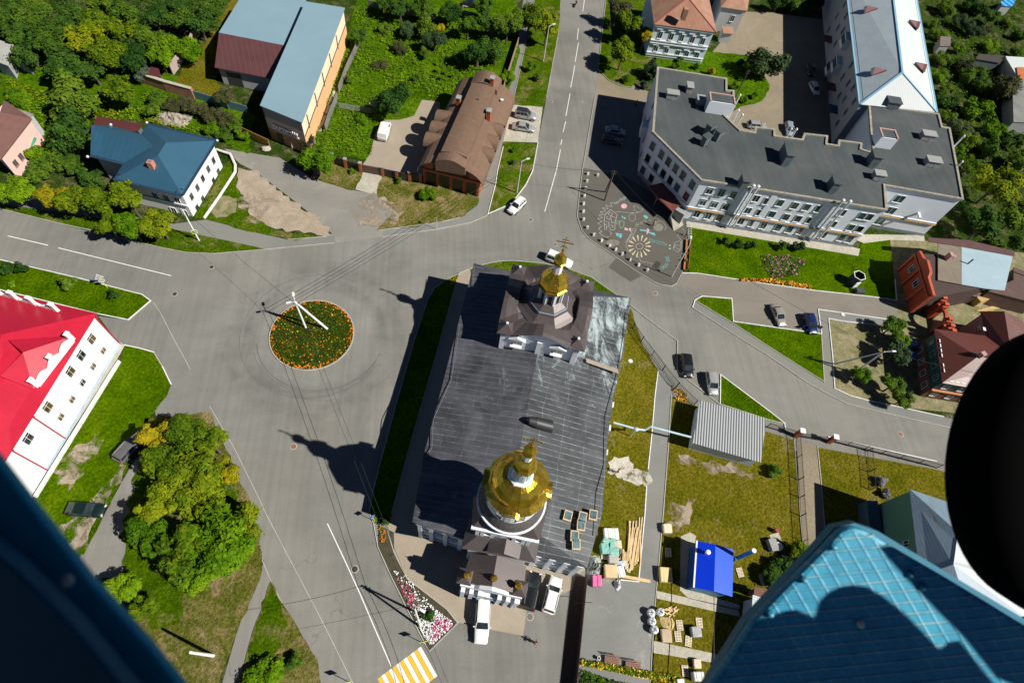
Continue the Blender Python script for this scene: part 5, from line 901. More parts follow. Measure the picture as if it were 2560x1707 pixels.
M_RB = stripes('royal_blue_profiled', (.004, .07, .62), .28, R_(74), 1.8, .35, line=.12, var=.05); M_RB2 = paint('royal_blue_sheet', (.003, .045, .72), .35, .05, .4)
a, b, c_, d_, e_, f_ = P(1740, 1351, 3.4), P(1789, 1360, 4.3), P(1834, 1374, 3.4), P(1831, 1491, 3.4), P(1785, 1477, 4.3), P(1732, 1468, 3.4)
BS = thing('blue_shed', 'bright royal blue metal shed with gabled roof and round white vent', 'shed', foot(1785, 1415, 3.6)); mb = MB(); mb.slab([a, b, e_, f_], .08); mb.mi = 1; mb.slab([b, c_, d_, e_], .08); mb.build('roof', [M_RB2, M_RB], BS)
q = inset([a, c_, d_, f_], .3); mb = MB(); mb.prism(q, -.05, 3.25); mb.build('wall', paint('shed_blue_wall', (.01, .06, .25), .5, .05), BS)
wbox(BS, 'front_panel', q[3], hdir(q[3], q[2]), .2, (q[2]-q[3]).length-.2, .3, 2.9, .06, paint('teal_blue_panel', (.03, .22, .40), .5)); mb = MB(); mb.beam(a+Vector((.12, 0, .03)), f_+Vector((.12, 0, .03)), .22, .1); mb.build('fascia', M_FRAME, BS)
c = P(1770, 1380, 4.5); mb = MB(); mb.lathe((c.x, c.y, 0), [(.2, 3.4), (.2, 4.4), (.32, 4.5), (.3, 4.7), (.12, 4.75)], 14); mb.build('roof_vent', M_FRAME, BS)
mb = MB(); a, b, c = P(1834, 1397, 3.2), P(1848, 1392, 3.4), P(1905, 1361, 7.0); mb.tube(a, (b.x, b.y, 2.6), .26, .26, 12); mb.tube((b.x, b.y, 1.0), (b.x, b.y, 7.6), .27, .27, 12); mb.mi = 1; mb.lathe((b.x, b.y, 7.6), [(.3, 0), (.3, .1), (.2, .1)], 12); single(mb, 'blue_duct', [paint('blue_duct', (.03, .20, .38), .35), M_FRAME], 'tall round blue metal chimney duct beside the royal blue shed', 'chimney duct')
GS, q = shed('grey_shed', 'pale grey walled shed with ribbed roof partly behind the blue tread plate', 'shed', [(1882, 1486), (2060, 1540), (2035, 1720), (1868, 1690)], 3.4, paint('grey_siding', (.42, .45, .46), .7, .06), stripes('pale_ribbed_roof', (.50, .56, .56), .3, R_(74), .8, .5, line=.3), .3)
RS, q = shed('rusty_shed', 'low rust brown roofed shed behind the grey shed', 'shed', [(1886, 1465), (1927, 1475), (1927, 1497), (1885, 1487)], 2.4, paint('rust_brown', (.16, .07, .045), .8), MATS['rust_brown'], .2)
# green building under the tyre
GB = thing('green_building', 'tall green rendered building with weathered pale blue corrugated hip roof', 'building', foot(2400, 1400, 8)); gz = 8.6
a, b, c_, d_ = P(2270, 1215, gz), P(2450, 1260, gz), P(2660, 1560, gz), P(2320, 1480, gz); r1, r2 = P(2395, 1330, 11.3), P(2480, 1430, 11.3)
MGR = stripes('weathered_blue_corrugated', (.24, .33, .40), .3, R_(-8), .75, .5, line=.35, var=.15, zaxis=False, rust=((.16, .09, .07), .60)); a3, d3 = P(2274, 1222, gz), P(2300, 1430, gz); e3 = P(2560, 1300, gz); f3 = P(2600, 1600, gz)
mb = MB(); mb.slab([a3, P(2475, 1290, gz), r1], .12); mb.slab([a3, r1, P(2384, 1410, 11.0), P(2300, 1440, gz)], .12); mb.mi = 1; mb.slab([P(2475, 1290, gz), P(2700, 1500, gz), P(2560, 1540, gz), P(2384, 1410, 11.0), r1], .12); mb.mi = 0; mb.slab([P(2300, 1440, gz), P(2384, 1410, 11.0), P(2560, 1540, gz), P(2450, 1620, gz)], .12); mb.build('roof', [MGR, stripes('pale_corrugated', (.48, .54, .54), .3, R_(80), .82, .5, line=.3, var=.08)], GB)
q = [a3+Vector((.2, -.2, 0)), P(2475, 1290, gz), P(2650, 1500, gz), P(2440, 1600, gz), P(2302, 1438, gz)+Vector((.2, .2, 0))]; mb = MB(); mb.prism(q, -.1, gz-.15); mb.build('wall', paint('green_render', (.085, .22, .155), .8, .08, .2), GB)
win(GB, q[0], q[4], (q[4]-q[0]).length*.62, 6.6, .8, .9, sill=.1); bz = MB(); bz.prism([P(2142, 1262), P(2168, 1262), P(2180, 1340), P(2150, 1345)], 0, 2.4); bz.build('lean_to', paint('blue_grey_sheet', (.05, .10, .14), .6), GB)
# ================================================================ ORANGE GATE HOUSE, METAL SHED, TEAL HOUSE (right)
OZ = 6.6; M_OR = paint('orange_red_render', (.42, .055, .015), .75, .08, .4); M_ORD = paint('orange_red_trim', (.50, .09, .04), .7, .15, 1)
a, b = P(2303, 615, OZ), P(2345, 700, OZ); OB = thing('orange_house', 'orange red rendered brick facade with white framed windows and stepped parapet', 'house', foot(2310, 690, OZ))
e = [P(2296, 607, OZ), P(2338, 712, OZ), P(2485, 738, OZ), P(2530, 628, OZ)]; fa, fb = foot(2292, 640, 4), foot(2320, 760, 4)
e = [P(2310, 620, OZ), P(2342, 735, OZ-.4), P(2470, 716, 5.2), P(2530, 640, 5.6)]
q = [e[0], e[1], e[2], e[3]]; mb = MB(); mb.prism([Vector((p.x, p.y, 0)) for p in q], -.1, 5.0); mb.build('wall', paint('dark_brown_wall', (.06, .035, .03), .8), OB); A, B = q[0], q[1]; _d = hdir(A, B); mb = MB(); _n = Vector((_d.y, -_d.x, 0)); mb.beam(Vector((A.x, A.y, 2.4))+_n*.16, Vector((B.x, B.y, 2.4))+_n*.16, .34, 5.0); mb.build('facade', M_OR, OB); A, B = A+_n*.33, B+_n*.33
dO = hdir(A, B); nO = Vector((dO.y, -dO.x, 0)); LO = Vector((B.x-A.x, B.y-A.y, 0)).length
pts = [(0, 0), (0, 1.2), (.2, 1.6), (.3, 2.4), (.55, 2.2), (.62, 1.3), (1, 1.2), (1, 0)]; ff = [Vector((A.x, A.y, 4.8))+dO*LO*u+Vector((0, 0, z*.8)) for u, z in pts]; n = len(ff); mb = MB(); mb.raw(ff+[p-nO*.5 for p in ff], [tuple(range(n)), tuple(range(2*n-1, n-1, -1))]+[((i+1) % n, i, n+i, n+(i+1) % n) for i in range(n)])
mb.beam(Vector((A.x, A.y, 4.8))+nO*.1, Vector((B.x, B.y, 4.8))+nO*.1, .3, .3)
for t in (.02, .35, .72, .98): c = Vector((A.x, A.y, 2.6))+dO*LO*t+nO*.05; mb.box(c, (.5, .35, 5.0), rz=math.atan2(dO.y, dO.x))
mb.build('facade_parapet', M_ORD, OB)
for t in (.22, .55): win(OB, A, B, LO*t, 3.2, 1.0, 1.5, bars=1, cross=1, sill=.12)
mr = MB(); t0, t1, t2, t3 = P(2345, 610, 5.4), P(2342, 705, 5.0), P(2465, 722, 4.7), P(2533, 640, 5.1)
MW1 = stripes('rusty_plank_sheet', (.24, .20, .15), .22, R_(-5), .45, .7, line=.3, rust=((.15, .07, .04), .56)); MW2 = stripes('pale_blue_worn_sheet', (.36, .48, .54), .6, R_(-5), .8, .5, line=.04, var=.1); MW3 = paint('brown_edge_sheet', (.115, .06, .055), .5, .15)
for nm, px, m in (('plank_roof', [(2345, 606), (2345, 700), (2403, 711), (2403, 616)], MW1), ('blue_roof', [(2404, 617), (2404, 711), (2463, 721), (2512, 726), (2532, 640), (2480, 630)], MW2), ('edge_roof', [(2320, 594), (2322, 604), (2404, 616), (2536, 640), (2538, 628), (2420, 600)], MW3)):
    m2 = MB(); m2.slab([P(x, y, 5.3+(.15 if m is MW3 else 0)) for x, y in px], .12); m2.build(nm, m, OB)
m2 = MB(); c = P(2380, 636, 6.6); m2.box((c.x, c.y, 5.9), (.7, 1.0, 1.6)); m2.box((c.x+.5, c.y-.3, 6.4), (.6, .5, .3)); m2.build('chimney', M_BRK, OB); m2 = MB(); c = P(2430, 651, 6.3); m2.tube((c.x, c.y, 5.2), (c.x, c.y, 6.6), .14, .14, 8); m2.build('stove_pipe', MW3, OB)
gt = thing('brick_gateway', 'orange brick gateway wall with arched opening and stepped brick piers', 'gateway', foot(2325, 800, 4)); A, B = foot(2345, 735, 3.2), foot(2372, 835, 3.2); dG = hdir(A, B); nG = Vector((dG.y, -dG.x, 0)); LG = (B-A).length; mb = MB(); rz = math.atan2(dG.y, dG.x)
for t in (0, .2, .36, .72, .88, 1.0): c = A+dG*LG*t; mb.box((c.x, c.y, 1.9), (.75, .9, 3.8), rz=rz); mb.box((c.x, c.y, 3.95), (.95, 1.1, .25), rz=rz); mb.box((c.x, c.y, 4.3), (.6, .75, .5), rz=rz); mb.build('pier', M_ORD, gt); mb = MB()
mb = MB(); n = 10; u0, u1 = LG*.38, LG*.70
for i in range(n): a0 = math.pi*i/n; a1 = math.pi*(i+1)/n; um, rr = (u0+u1)/2, (u1-u0)/2; p0, p1 = A+dG*(um+rr*math.cos(a0))+Vector((0, 0, 2.4+1.3*math.sin(a0))), A+dG*(um+rr*math.cos(a1))+Vector((0, 0, 2.4+1.3*math.sin(a1))); mb.beam(p0, p1, .6, .45)
for t0, t1 in ((.02, .18), (.22, .34), (.74, .86), (.9, .98)): c = A+dG*LG*(t0+t1)/2; mb.box((c.x, c.y, 1.5), (LG*(t1-t0), .5, 3.0), rz=rz)
mb.build('arch', M_OR, gt)
TZ = 5.6; TH = thing('teal_house', 'dark teal timber house on brick base with brown red seamed metal roof', 'house', foot(2440, 900, 5)); a, b, c_, d_ = P(2336, 822, TZ), P(2356, 957, TZ), P(2520, 985, TZ), P(2470, 842, TZ); r1 = P(2444, 892, 8.2); r2 = P(2560, 905, 8.2)
MT = stripes('brown_red_seam_roof', (.155, .048, .032), .95, R_(-8), .55, .45, line=.05, var=.1); MT2 = stripes('brown_red_seam_light', (.17, .085, .07), .95, R_(76), .5, .45, line=.05, var=.1)
mb = MB(); mb.slab([a, b, r1], .1); mb.mi = 0; mb.slab([a, r1, r2, P(2560, 852, TZ)], .1); mb.mi = 1; mb.slab([b, P(2660, 1010, TZ), r2, r1], .1); rf = mb.build('roof', [MT, MT2], TH)
w0, w1_, w2_, w3_ = P(2451, 778, TZ), P(2467, 850, TZ), P(2560, 880, TZ), P(2540, 800, TZ); k0, k1 = P(2511, 778, 7.6), P(2528, 880, 7.6); mb = MB(); mb.slab([w0, w1_, k1, k0], .1); mb.mi = 1; mb.slab([k0, k1, P(2600, 880, TZ), P(2556, 800, TZ)], .1); mb.build('wing_roof', [MT, MT2], TH)
q = inset([a, b, P(2640, 1005, TZ), P(2560, 852, TZ)], .4); mb = MB(); mb.prism(q, -.1, 2.6); mb.mi = 1; mb.prism(inset(q, .05), 2.6, TZ-.1); mb.build('wall', [paint('old_brick', (.16, .07, .045), .8, .2, 2), paint('teal_boards', (.01, .07, .065), .6, .1)], TH)
for i in range(4): win(TH, q[0], q[1], (q[1]-q[0]).length*(.14+i*.235), 4.1, .85, 1.15, bars=1, cross=1, sill=.06, frame=paint('pale_teal_frame', (.25, .42, .44), .6)); win(TH, q[0], q[1], (q[1]-q[0]).length*(.14+i*.235), 1.4, .9, 1.2, sill=.06)
for i in range(3): win(TH, q[1], q[2], 1.4+i*2.6, 4.1, .85, 1.15, cross=1, sill=.06); win(TH, q[1], q[2], 1.4+i*2.6, 1.4, .85, 1.1, sill=.06)
mb = MB(); bA, bB = q[1], q[2]; nT = Vector((hdir(bA, bB).y, -hdir(bA, bB).x, 0)); mb.beam(Vector((bA.x, bA.y, 2.75))+nT*.15, Vector((bB.x, bB.y, 2.75))+nT*.15, .35, .2); mb.build('belt', paint('orange_trim', (.55, .2, .08), .7), TH)
q2 = inset([w0, w1_, P(2600, 880, TZ), P(2556, 800, TZ)], .35); mb = MB(); mb.prism(q2, -.1, TZ-.1); mb.build('wing_wall', paint('grey_pink_render', (.24, .20, .20), .8), TH); win(TH, q2[0], q2[1], 2.2, 4.2, 1.0, 1.0)
mb = MB(); c = P(2459, 884, 8.9); mb.box((c.x, c.y, 8.2), (.8, .7, 1.7), rz=.3); mb.build('chimney', M_BRK, rf)
mb = MB()
for (p, r) in ((a, b), (b, P(2500, 981, TZ)), (w0, w1_)):
    k = int((r-p).length/.9)
    for j in range(k):
        if rnd.random() < .6: s_, t_ = p.lerp(r, (j+.15)/k), p.lerp(r, (j+.85)/k); ii = (r1-p.lerp(r, .5)); ii.z = 0; ii.normalize(); o = ii*.55+Vector((0, 0, .28)); mb.beam(s_+o, t_+o, .45, .03)
mb.build('sheet_patch', M_FRAME, rf)
# far right sheds and garden huts
for nm, lb, px, z, wm, rm in (('garden_hut', 'tiny hut with dark grey and tan roof beside the bright green bed', [(2351, 92), (2378, 92), (2376, 116), (2350, 115)], 2.6, M_STKL, stripes('two_tone', (.22, .18, .16), 1.0, R_(80), .4, .7, line=.5)), ('white_roofed_shed', 'shed with white flat roof at the right edge', [(2514, 141), (2600, 146), (2600, 200), (2544, 193), (2518, 150)], 3.2, M_WGREY, MS2), ('orange_roofed_shed', 'shed with orange metal roof at the right edge', [(2542, 168), (2620, 170), (2620, 200), (2546, 200)], 3.5, M_WGREY, paint('orange_roof', (.55, .17, .06), .5)), ('slate_barn', 'long barn with weathered grey slate roof at the right edge', [(2531, 200), (2640, 205), (2640, 310), (2534, 305)], 3.4, M_STKL, stripes('slate_grey', (.22, .22, .21), .3, R_(80), .6, .8, line=.3, var=.3)), ('dark_plank_hut', 'dark plank roofed hut beyond the hospital gardens', [(2446, 135), (2512, 140), (2500, 158), (2440, 148)], 2.6, M_STK, stripes('dark_planks', (.06, .05, .045), .3, R_(-10), .5, .9, line=.3)), ('rusty_barn', 'long rusty brown barn roof behind the orange house', [(2470, 728), (2600, 760), (2600, 690), (2534, 668), (2534, 700)], 3.6, MW3, paint('old_rust', (.11, .06, .05), .7, .3, .8)), ('plank_lean_to', 'sagging brown plank lean-to in front of the metal shed', [(2338, 706), (2463, 724), (2445, 742), (2335, 722)], 2.6, MW3, dirt('peeled_planks', (.05, .035, .03), (.3, .22, .19), .5, 1.2)), ('store_shed', 'faded white corrugated store roof at the far left edge', [(-20, 95), (34, 112), (20, 165), (-20, 150)], 3.0, M_WGREY, stripes('faded_corrugated', (.42, .42, .39), .25, R_(70), .7, .7, line=.4, var=.2)), ('grey_lean_to', 'small grey corrugated lean-to beside a dark tree at left', [(38, 130), (73, 150), (66, 163), (28, 148)], 2.4, M_STK, stripes('faded_corrugated2', (.36, .36, .33), .25, R_(70), .7, .7, line=.4, var=.2)), ('blue_edge_shed', 'white and blue striped kiosk roof in the far right corner', [(2502, 4), (2545, -8), (2530, 17), (2505, 15)], 2.8, M_WGREY, stripes('blue_white', (.03, .18, .5), 2.0, R_(20), 3.0, .5, line=.5))):
    shed(nm, lb, 'shed', px, z, wm, rm, .15)
# maroon open roof behind the blue roofed house and rubble
MRN = paint('maroon_sheet', (.10, .03, .03), .4, .15, .5); MO_, q = shed('woodshed', 'long low maroon sheet roof over a woodshed behind the blue roofed house', 'shed', [(230, 318), (243, 290), (357, 312), (343, 330)], 2.4, M_STK, MRN, .3)
shed('maroon_hut', 'tiny maroon roofed hut where the pink wall meets the brick wall', 'shed', [(367, 187), (377, 167), (397, 172), (402, 194)], 2.4, M_STK, MRN, .15)
cr_ = thing('plank_crate', 'yellow plywood box beside the orange gateway', 'crate', foot(2455, 740, 1)); mb = MB(); MY = stripes('plywood', (.50, .34, .13), .6, R_(20), .75, .7, line=.06); mb.box(foot(2447, 748, 1)+Vector((0, 0, .9)), (2.2, 1.7, 1.8), rz=.3); mb.build('box', MY, cr_); mb = MB(); mb.slab([P(2440, 776, .2), P(2480, 765, .2), P(2500, 770, .2), P(2455, 780, .2)], .1); mb.build('flap', MY, cr_)
cc_ = thing('plywood_sheet', 'pale plywood sheets leaning near the metal shed', 'board', foot(2490, 728, 1)); mb = MB(); mb.slab([P(2474, 720, 2.2), P(2508, 728, 2.2), P(2508, 740, .6), P(2472, 726, .6)], .08); mb.build('sheet', paint('pale_ply', (.5, .46, .32), .8), cc_)
# ================================================================ VEGETATION
def leafmat(name, cols, tr=.12):
    m, t, b = nt(name); v = pos(t); a = noise(t, v, .45, 4, .7, .3); f = noise(t, v, 2.6, 3, .7); oi = N(t, 'ShaderNodeObjectInfo')
    k = math_(t, 'ADD', math_(t, 'MULTIPLY', a, .75), math_(t, 'MULTIPLY', math_(t, 'SUBTRACT', oi.outputs['Random'], .5), .22)); k = math_(t, 'ADD', k, math_(t, 'MULTIPLY', math_(t, 'SUBTRACT', f, .5), .8))
    c = ramp(t, math_(t, 'ADD', k, .12), [(.3, cols[0]), (.5, cols[1]), (.72, cols[2])]); t.links.new(c, b.inputs['Base Color']); b.inputs['Roughness'].default_value = .75; b.inputs['Specular IOR Level'].default_value = .08
    tl = N(t, 'ShaderNodeBsdfTranslucent'); t.links.new(c, tl.inputs[0]); ms = N(t, 'ShaderNodeMixShader'); ms.inputs[0].default_value = tr
    o = [n for n in t.nodes if n.type == 'OUTPUT_MATERIAL'][0]; t.links.new(b.outputs[0], ms.inputs[1]); t.links.new(tl.outputs[0], ms.inputs[2]); t.links.new(ms.outputs[0], o.inputs[0]); return m
LF = {'m': leafmat('leaves_maple', [(.030, .075, .003), (.105, .165, .004), (.24, .26, .006)]), 'd': leafmat('leaves_dark', [(.012, .04, .006), (.036, .088, .012), (.085, .155, .015)]), 'f': leafmat('leaves_feathery', [(.02, .06, .007), (.065, .13, .010), (.14, .20, .014)]),
 'y': leafmat('leaves_yellow', [(.10, .12, .004), (.25, .22, .006), (.42, .31, .01)]), 'l': leafmat('leaves_lime', [(.028, .08, .002), (.085, .18, .003), (.18, .29, .006)]), 'b': leafmat('leaves_brownish', [(.02, .03, .01), (.055, .06, .022), (.10, .10, .04)]), 'g': leafmat('leaves_grey', [(.03, .05, .03), (.07, .10, .06), (.15, .17, .12)]),
 'w': leafmat('leaves_silver', [(.12, .12, .14), (.25, .25, .28), (.4, .4, .42)]), 's': leafmat('leaves_sage', [(.02, .045, .02), (.05, .085, .03), (.10, .13, .05)])}
M_BARK = paint('bark', (.11, .085, .06), .9, .3, 3)
def crown(seed, blobs, per, leaf, flat_=.8, spread=.62, up=.45):
    r = random.Random(seed); mb = MB(); cs = [(0, 0, -.1, .42)]
    for i in range(blobs):
        a = r.uniform(0, 6.283)+i*2.4; q = (spread+.08)*math.sqrt(r.uniform(.10, 1)); z = r.uniform(-.35, .55)*(1-q*.5); cs.append((q*math.cos(a), q*math.sin(a), z*flat_, r.uniform(.17, .36)))
    for cx, cy, cz, cr_ in cs:
        for k in range(int(per*(cr_/.33)**2)):
            d = Vector((r.gauss(0, 1), r.gauss(0, 1), r.gauss(0, 1)+.25)); d.normalize(); rad = cr_*(r.uniform(.55, 1.0)**.5)*(1+.22*r.gauss(0, 1)*(r.random() < .3)); p = Vector((cx, cy, cz))+Vector((d.x*rad, d.y*rad, d.z*rad*.85))
            n = (d+Vector((r.uniform(-.8, .8), r.uniform(-.7, .7), r.uniform(-.3, 1)+up))).normalized(); u = n.orthogonal().normalized(); u = Matrix.Rotation(r.uniform(0, 6.28), 3, n) @ u; v = n.cross(u); s = leaf*r.uniform(.55, 1.35)
            mb.face([p-u*s*.55, p-v*s*.3+u*s*.1, p+u*s*.6, p+v*s*.32+u*s*.05])
    return mb
TREE = {}
def proto(key, seed, blobs, per, leaf, **k):
    mb = crown(seed, blobs, per, leaf, **k); mb.v = [(x, y, z+1.35) for x, y, z in mb.v]
    t = MB(); t.tube((0, 0, -.1), (0, 0, .75), .07, .05, 7); t.tube((0, 0, .7), (.03, .02, 1.5), .05, .02, 6)
    for i in range(5): a = i*1.3+seed; t.tube((0, 0, .55+i*.1), (.45*math.cos(a), .45*math.sin(a), 1.15+.1*(i % 3)), .03, .008, 5)
    TREE[key] = (mb, t, [])
proto('A', 1, 19, 250, .13); proto('B', 5, 22, 240, .12); proto('C', 9, 13, 240, .11, flat_=1.0, spread=.6, up=.1); proto('D', 13, 24, 190, .14, spread=.75); proto('S', 21, 8, 170, .16, flat_=.7, spread=.45)
def tree(x, y, r, h, key, lf, label, group=None, cat='tree', name='leafy_tree'):
    """crown centre seen at pixel (x, y), crown radius r and height h in metres"""
    mb, t, cache = TREE[key]; hc = h-r*.75 if key != 'S' else h*.55; f = foot(x, y, max(hc, .2)); k = r
    if not cache:
        T = thing(name, label, cat, (0, 0, 0), local=True); ORG[T.name] = Vector((0, 0, 0)); cr = mb.build('crown', LF['m'], T); tr = t.build('trunk', M_BARK, T); cache.append((cr.data, tr.data)); bpy.data.objects.remove(cr); bpy.data.objects.remove(tr)
    else: T = thing(name, label, cat, (0, 0, 0), local=True)
    if group: T['group'] = group
    T.location = f; T.rotation_euler = (0, 0, rnd.uniform(0, 6.28)); zc = hc/1.35
    for nm, me in zip(('crown', 'trunk'), cache[0]):
        o = bpy.data.objects.new(nm, me); C.objects.link(o); o.parent = T; o.scale = (k*rnd.uniform(.93, 1.07), k*rnd.uniform(.93, 1.07), k*rnd.uniform(.8, 1.0) if nm == 'crown' else hc/1.35)
        if nm == 'crown': o.location = (0, 0, hc-1.35*o.scale[2]); o.material_slots[0].link = 'OBJECT'; o.material_slots[0].material = LF[lf]
    return T
TB = [ # x y r h proto leaf label
 (392, 1085, 2.5, 6.5, 'A', 'y', 'golden yellow tree at the top corner of the tree block by the grey parked car'), (462, 1085, 2.9, 7, 'B', 'm', 'yellow green tree at the top of the tree block below the flush kerb'), (525, 1105, 2.5, 6.5, 'A', 'm', 'broad tree at the road side top of the tree block'),
 (412, 1165, 3.1, 7, 'D', 'm', 'green tree right beside the nose of the grey parked car'), (490, 1180, 3.4, 7.5, 'B', 'm', 'big tree in the middle of the upper tree block'), (555, 1180, 2.3, 6, 'A', 'y', 'yellowish tree leaning to the road in the tree block'), (395, 1255, 3.0, 7, 'A', 'm', 'dense green tree on the lane side middle of the tree block'), (500, 1260, 3.0, 7, 'D', 'm', 'yellow green tree above the biggest crown of the block'),
 (545, 1340, 4.7, 9, 'B', 'l', 'largest bright green crown of the tree block by the road'), (455, 1385, 3.6, 8, 'A', 'm', 'bright tree at the lower end of the tree block'), (372, 1340, 2.9, 6.5, 'D', 'l', 'green tree with shadow falling on the lane by the tree block'), (610, 1300, 3.1, 6.5, 'C', 'm', 'small crown on the road edge of the tree block'), (500, 1440, 2.4, 6, 'B', 'l', 'lowest crown of the tree block above the dry grass'), (300, 1475, 2.2, 4.5, 'D', 'l', 'feathery bush tree half behind the dark blue fuselage edge'), (355, 1520, 1.8, 3.5, 'A', 'm', 'small yellow green bush near the fuselage edge'),
 (40, 470, 3.0, 6, 'B', 'l', 'green tree at the far left of the roadside row'), (135, 490, 3.0, 6, 'A', 'y', 'golden tree in the left roadside row'), (190, 500, 3.0, 6.5, 'D', 'm', 'tree right of the golden one in the roadside row'), (250, 505, 3.3, 7, 'B', 'm', 'yellow green tree in the middle of the roadside row'), (315, 490, 3.2, 7.5, 'A', 'm', 'tree touching the dark blue roof in the roadside row'), (325, 560, 2.6, 6, 'D', 'l', 'bright green tree low in the roadside row'), (395, 555, 3.0, 6.5, 'B', 'm', 'last tree of the roadside row beside the yellow sign pole'), (270, 560, 2.4, 5.5, 'A', 'm', 'rounded tree overhanging the left road kerb'),
 (790, 400, 3.6, 6.5, 'A', 'l', 'bright lime tree between the brown gate drive and the warehouse front'), (765, 352, 1.8, 3.4, 'D', 'b', 'thin brownish bush before the shop sign wall'), (985, 240, 5.0, 8, 'C', 'd', 'dark green tree above the parked white van'), (900, 85, 2.2, 5, 'B', 'd', 'dark tree beside the warehouse top corner'), (560, 240, 2.0, 4.5, 'D', 'b', 'thin shrub tree by the maroon slope'),
 (1195, 120, 4.6, 8, 'C', 'd', 'dark tree behind the top end of the brick house'), (1325, 40, 4.4, 8.5, 'B', 'm', 'big leafy tree at the left side of the top road'), (1370, 60, 3.6, 8, 'A', 'm', 'tree overhanging the top road kerb'), (1270, 60, 3.4, 7.5, 'D', 'f', 'tree on the path side of the top road row'), (1330, 165, 1.6, 2.6, 'S', 'l', 'bush on the verge below the top road lamp post'), (1345, 190, 1.4, 2.2, 'S', 'f', 'lower bush on the verge beside the top road'),
 (1575, 55, 3.8, 8.5, 'A', 'm', 'tall tree on the right of the top road'), (1560, 125, 3.2, 7.5, 'D', 'm', 'spreading tree casting shadow over the top road'), (1615, 85, 2.6, 7, 'A', 'y', 'yellowing tree left of the white corniced house'), (1545, 20, 4.1, 8, 'C', 'b', 'brown green tree at the top beside the right kerb'), (1640, 175, 3.3, 5, 'C', 's', 'grey green round bush at the hospital corner'), (1565, 195, 1.5, 2.2, 'S', 'f', 'bush on the corner verge by the side street'), (1610, 212, 1.7, 2.0, 'S', 'g', 'pale flowering bush beside the side street'),
 (1925, 155, 6.0, 8.5, 'C', 's', 'big grey green tree in the hospital courtyard'), (1778, 178, 1.5, 2.2, 'S', 'y', 'yellow shrub behind the hospital roof corner'), (1690, 165, 1.5, 2.2, 'S', 'f', 'shrub below the white house front'),
 (2500, 455, 5.2, 10, 'B', 'm', 'huge bright tree right of the hospital end wall'), (2465, 560, 4.0, 8, 'A', 'd', 'dark tree behind the metal shed roofs'), (2545, 540, 3.8, 8, 'D', 'f', 'tree at the right edge above the rusty barn'), (2440, 275, 4.2, 5, 'A', 'l', 'lime green broad bush in the right gardens'), (2480, 325, 3.2, 4.5, 'B', 'l', 'lower lime green bush in the right gardens'), (2518, 225, 5.5, 7.5, 'C', 'b', 'dark brownish tree beside the slate barn'), (2478, 115, 2.8, 3.5, 'B', 'l', 'bright bush in the top right gardens'), (2395, 120, 2.2, 3, 'A', 'l', 'bright green bed bush beside the tiny hut'),
 (2155, 935, 2.0, 3.5, 'A', 'l', 'small bright tree under the double lamp pole'), (2232, 815, 2.4, 4.5, 'B', 'f', 'tree at the top of the dirt garden'), (2245, 880, 2.4, 5, 'D', 's', 'tree beside the blue parked car'), (2235, 960, 2.3, 4.5, 'A', 'f', 'tree low in the dirt garden'), (2262, 995, 1.9, 4, 'B', 'f', 'tree at the bottom corner of the dirt garden by the pavement'), (2255, 850, 1.8, 4, 'A', 'l', 'yellow green tree between the blue car and the dirt'),
 (2005, 1395, 2.0, 3.5, 'D', 'm', 'sapling bush beside the iron yard fence'), (1945, 1430, 2.2, 3, 'D', 'd', 'dark tangled bush near the pump machinery'), (1935, 1180, 1.6, 1.6, 'S', 'f', 'low bush in the yard lawn under the fence'), (15, 672, 1.6, 2.2, 'S', 'd', 'left half of the double clipped dark bush on the front lawn'), (48, 668, 1.5, 2.2, 'S', 'd', 'right half of the double clipped dark bush on the front lawn'), (172, 705, 1.7, 2.4, 'S', 'f', 'round clipped bush in the middle of the front lawn'), (281, 735, 1.25, 2.0, 'S', 'd', 'small round bush beside the warning sign post'), (30, 712, .9, .9, 'S', 'l', 'pale low plant on the front lawn'),
 (735, 1655, 1.4, 1.8, 'S', 'f', 'dark bush low in the triangular grass by the road'), (660, 1690, 2.2, 2.6, 'D', 'l', 'bright bush at the bottom of the triangular grass'), (1070, 1540, 1.1, 1.4, 'S', 'd', 'round dark bush in the petunia bed'), (1068, 487, 1.9, 2.4, 'A', 'l', 'bright round bush before the brick house stone panels'), (996, 452, .95, 1.2, 'S', 'l', 'small bush in dry grass before the brick pillars'), (883, 428, .95, 1.2, 'S', 'l', 'small bush in dry grass left of the brown gate'),
 (1815, 600, 1.3, 1.8, 'S', 'f', 'first bush of the hospital lawn row'), (1845, 608, 1.5, 2.0, 'S', 'd', 'second bush of the hospital lawn row'), (1878, 612, 1.5, 2.0, 'S', 'd', 'third bush of the hospital lawn row'), (1960, 612, 1.5, 2.2, 'S', 'd', 'bush against the hospital wall right of the row gap'), (1998, 615, 1.8, 2.4, 'S', 's', 'grey green bush last against the hospital front'), (2205, 1205, 1.3, 1.5, 'S', 'w', 'silver leaved bush left of the concrete strip'), (2215, 1232, 1.2, 1.4, 'S', 'w', 'lower silver leaved bush beside the concrete strip'), (1285, 375, .9, 1.4, 'S', 'f', 'upper round bush on the lower verge'), (1282, 405, .9, 1.3, 'S', 'd', 'middle round bush on the lower verge'), (958, 1300, 1.0, 1.0, 'S', 's', 'bush at the shadowed point of the church lawn'),
 (165, 240, 6.7, 9, 'C', 'f', 'huge dark drooping tree above the pink house'), (165, 320, 5.6, 8, 'C', 'd', 'dark drooping tree overshadowing the pink house roof'), (300, 225, 3.7, 7, 'A', 'm', 'bright yellow green tree left of the brick wall')]
for x, y, r, h, k, lf, lb in TB:
    shrub = k == 'S'; tree(x, y, r, h, k, lf, lb, cat='shrub' if shrub or 'bush' in lb else 'tree', name='round_shrub' if shrub else 'leafy_tree')
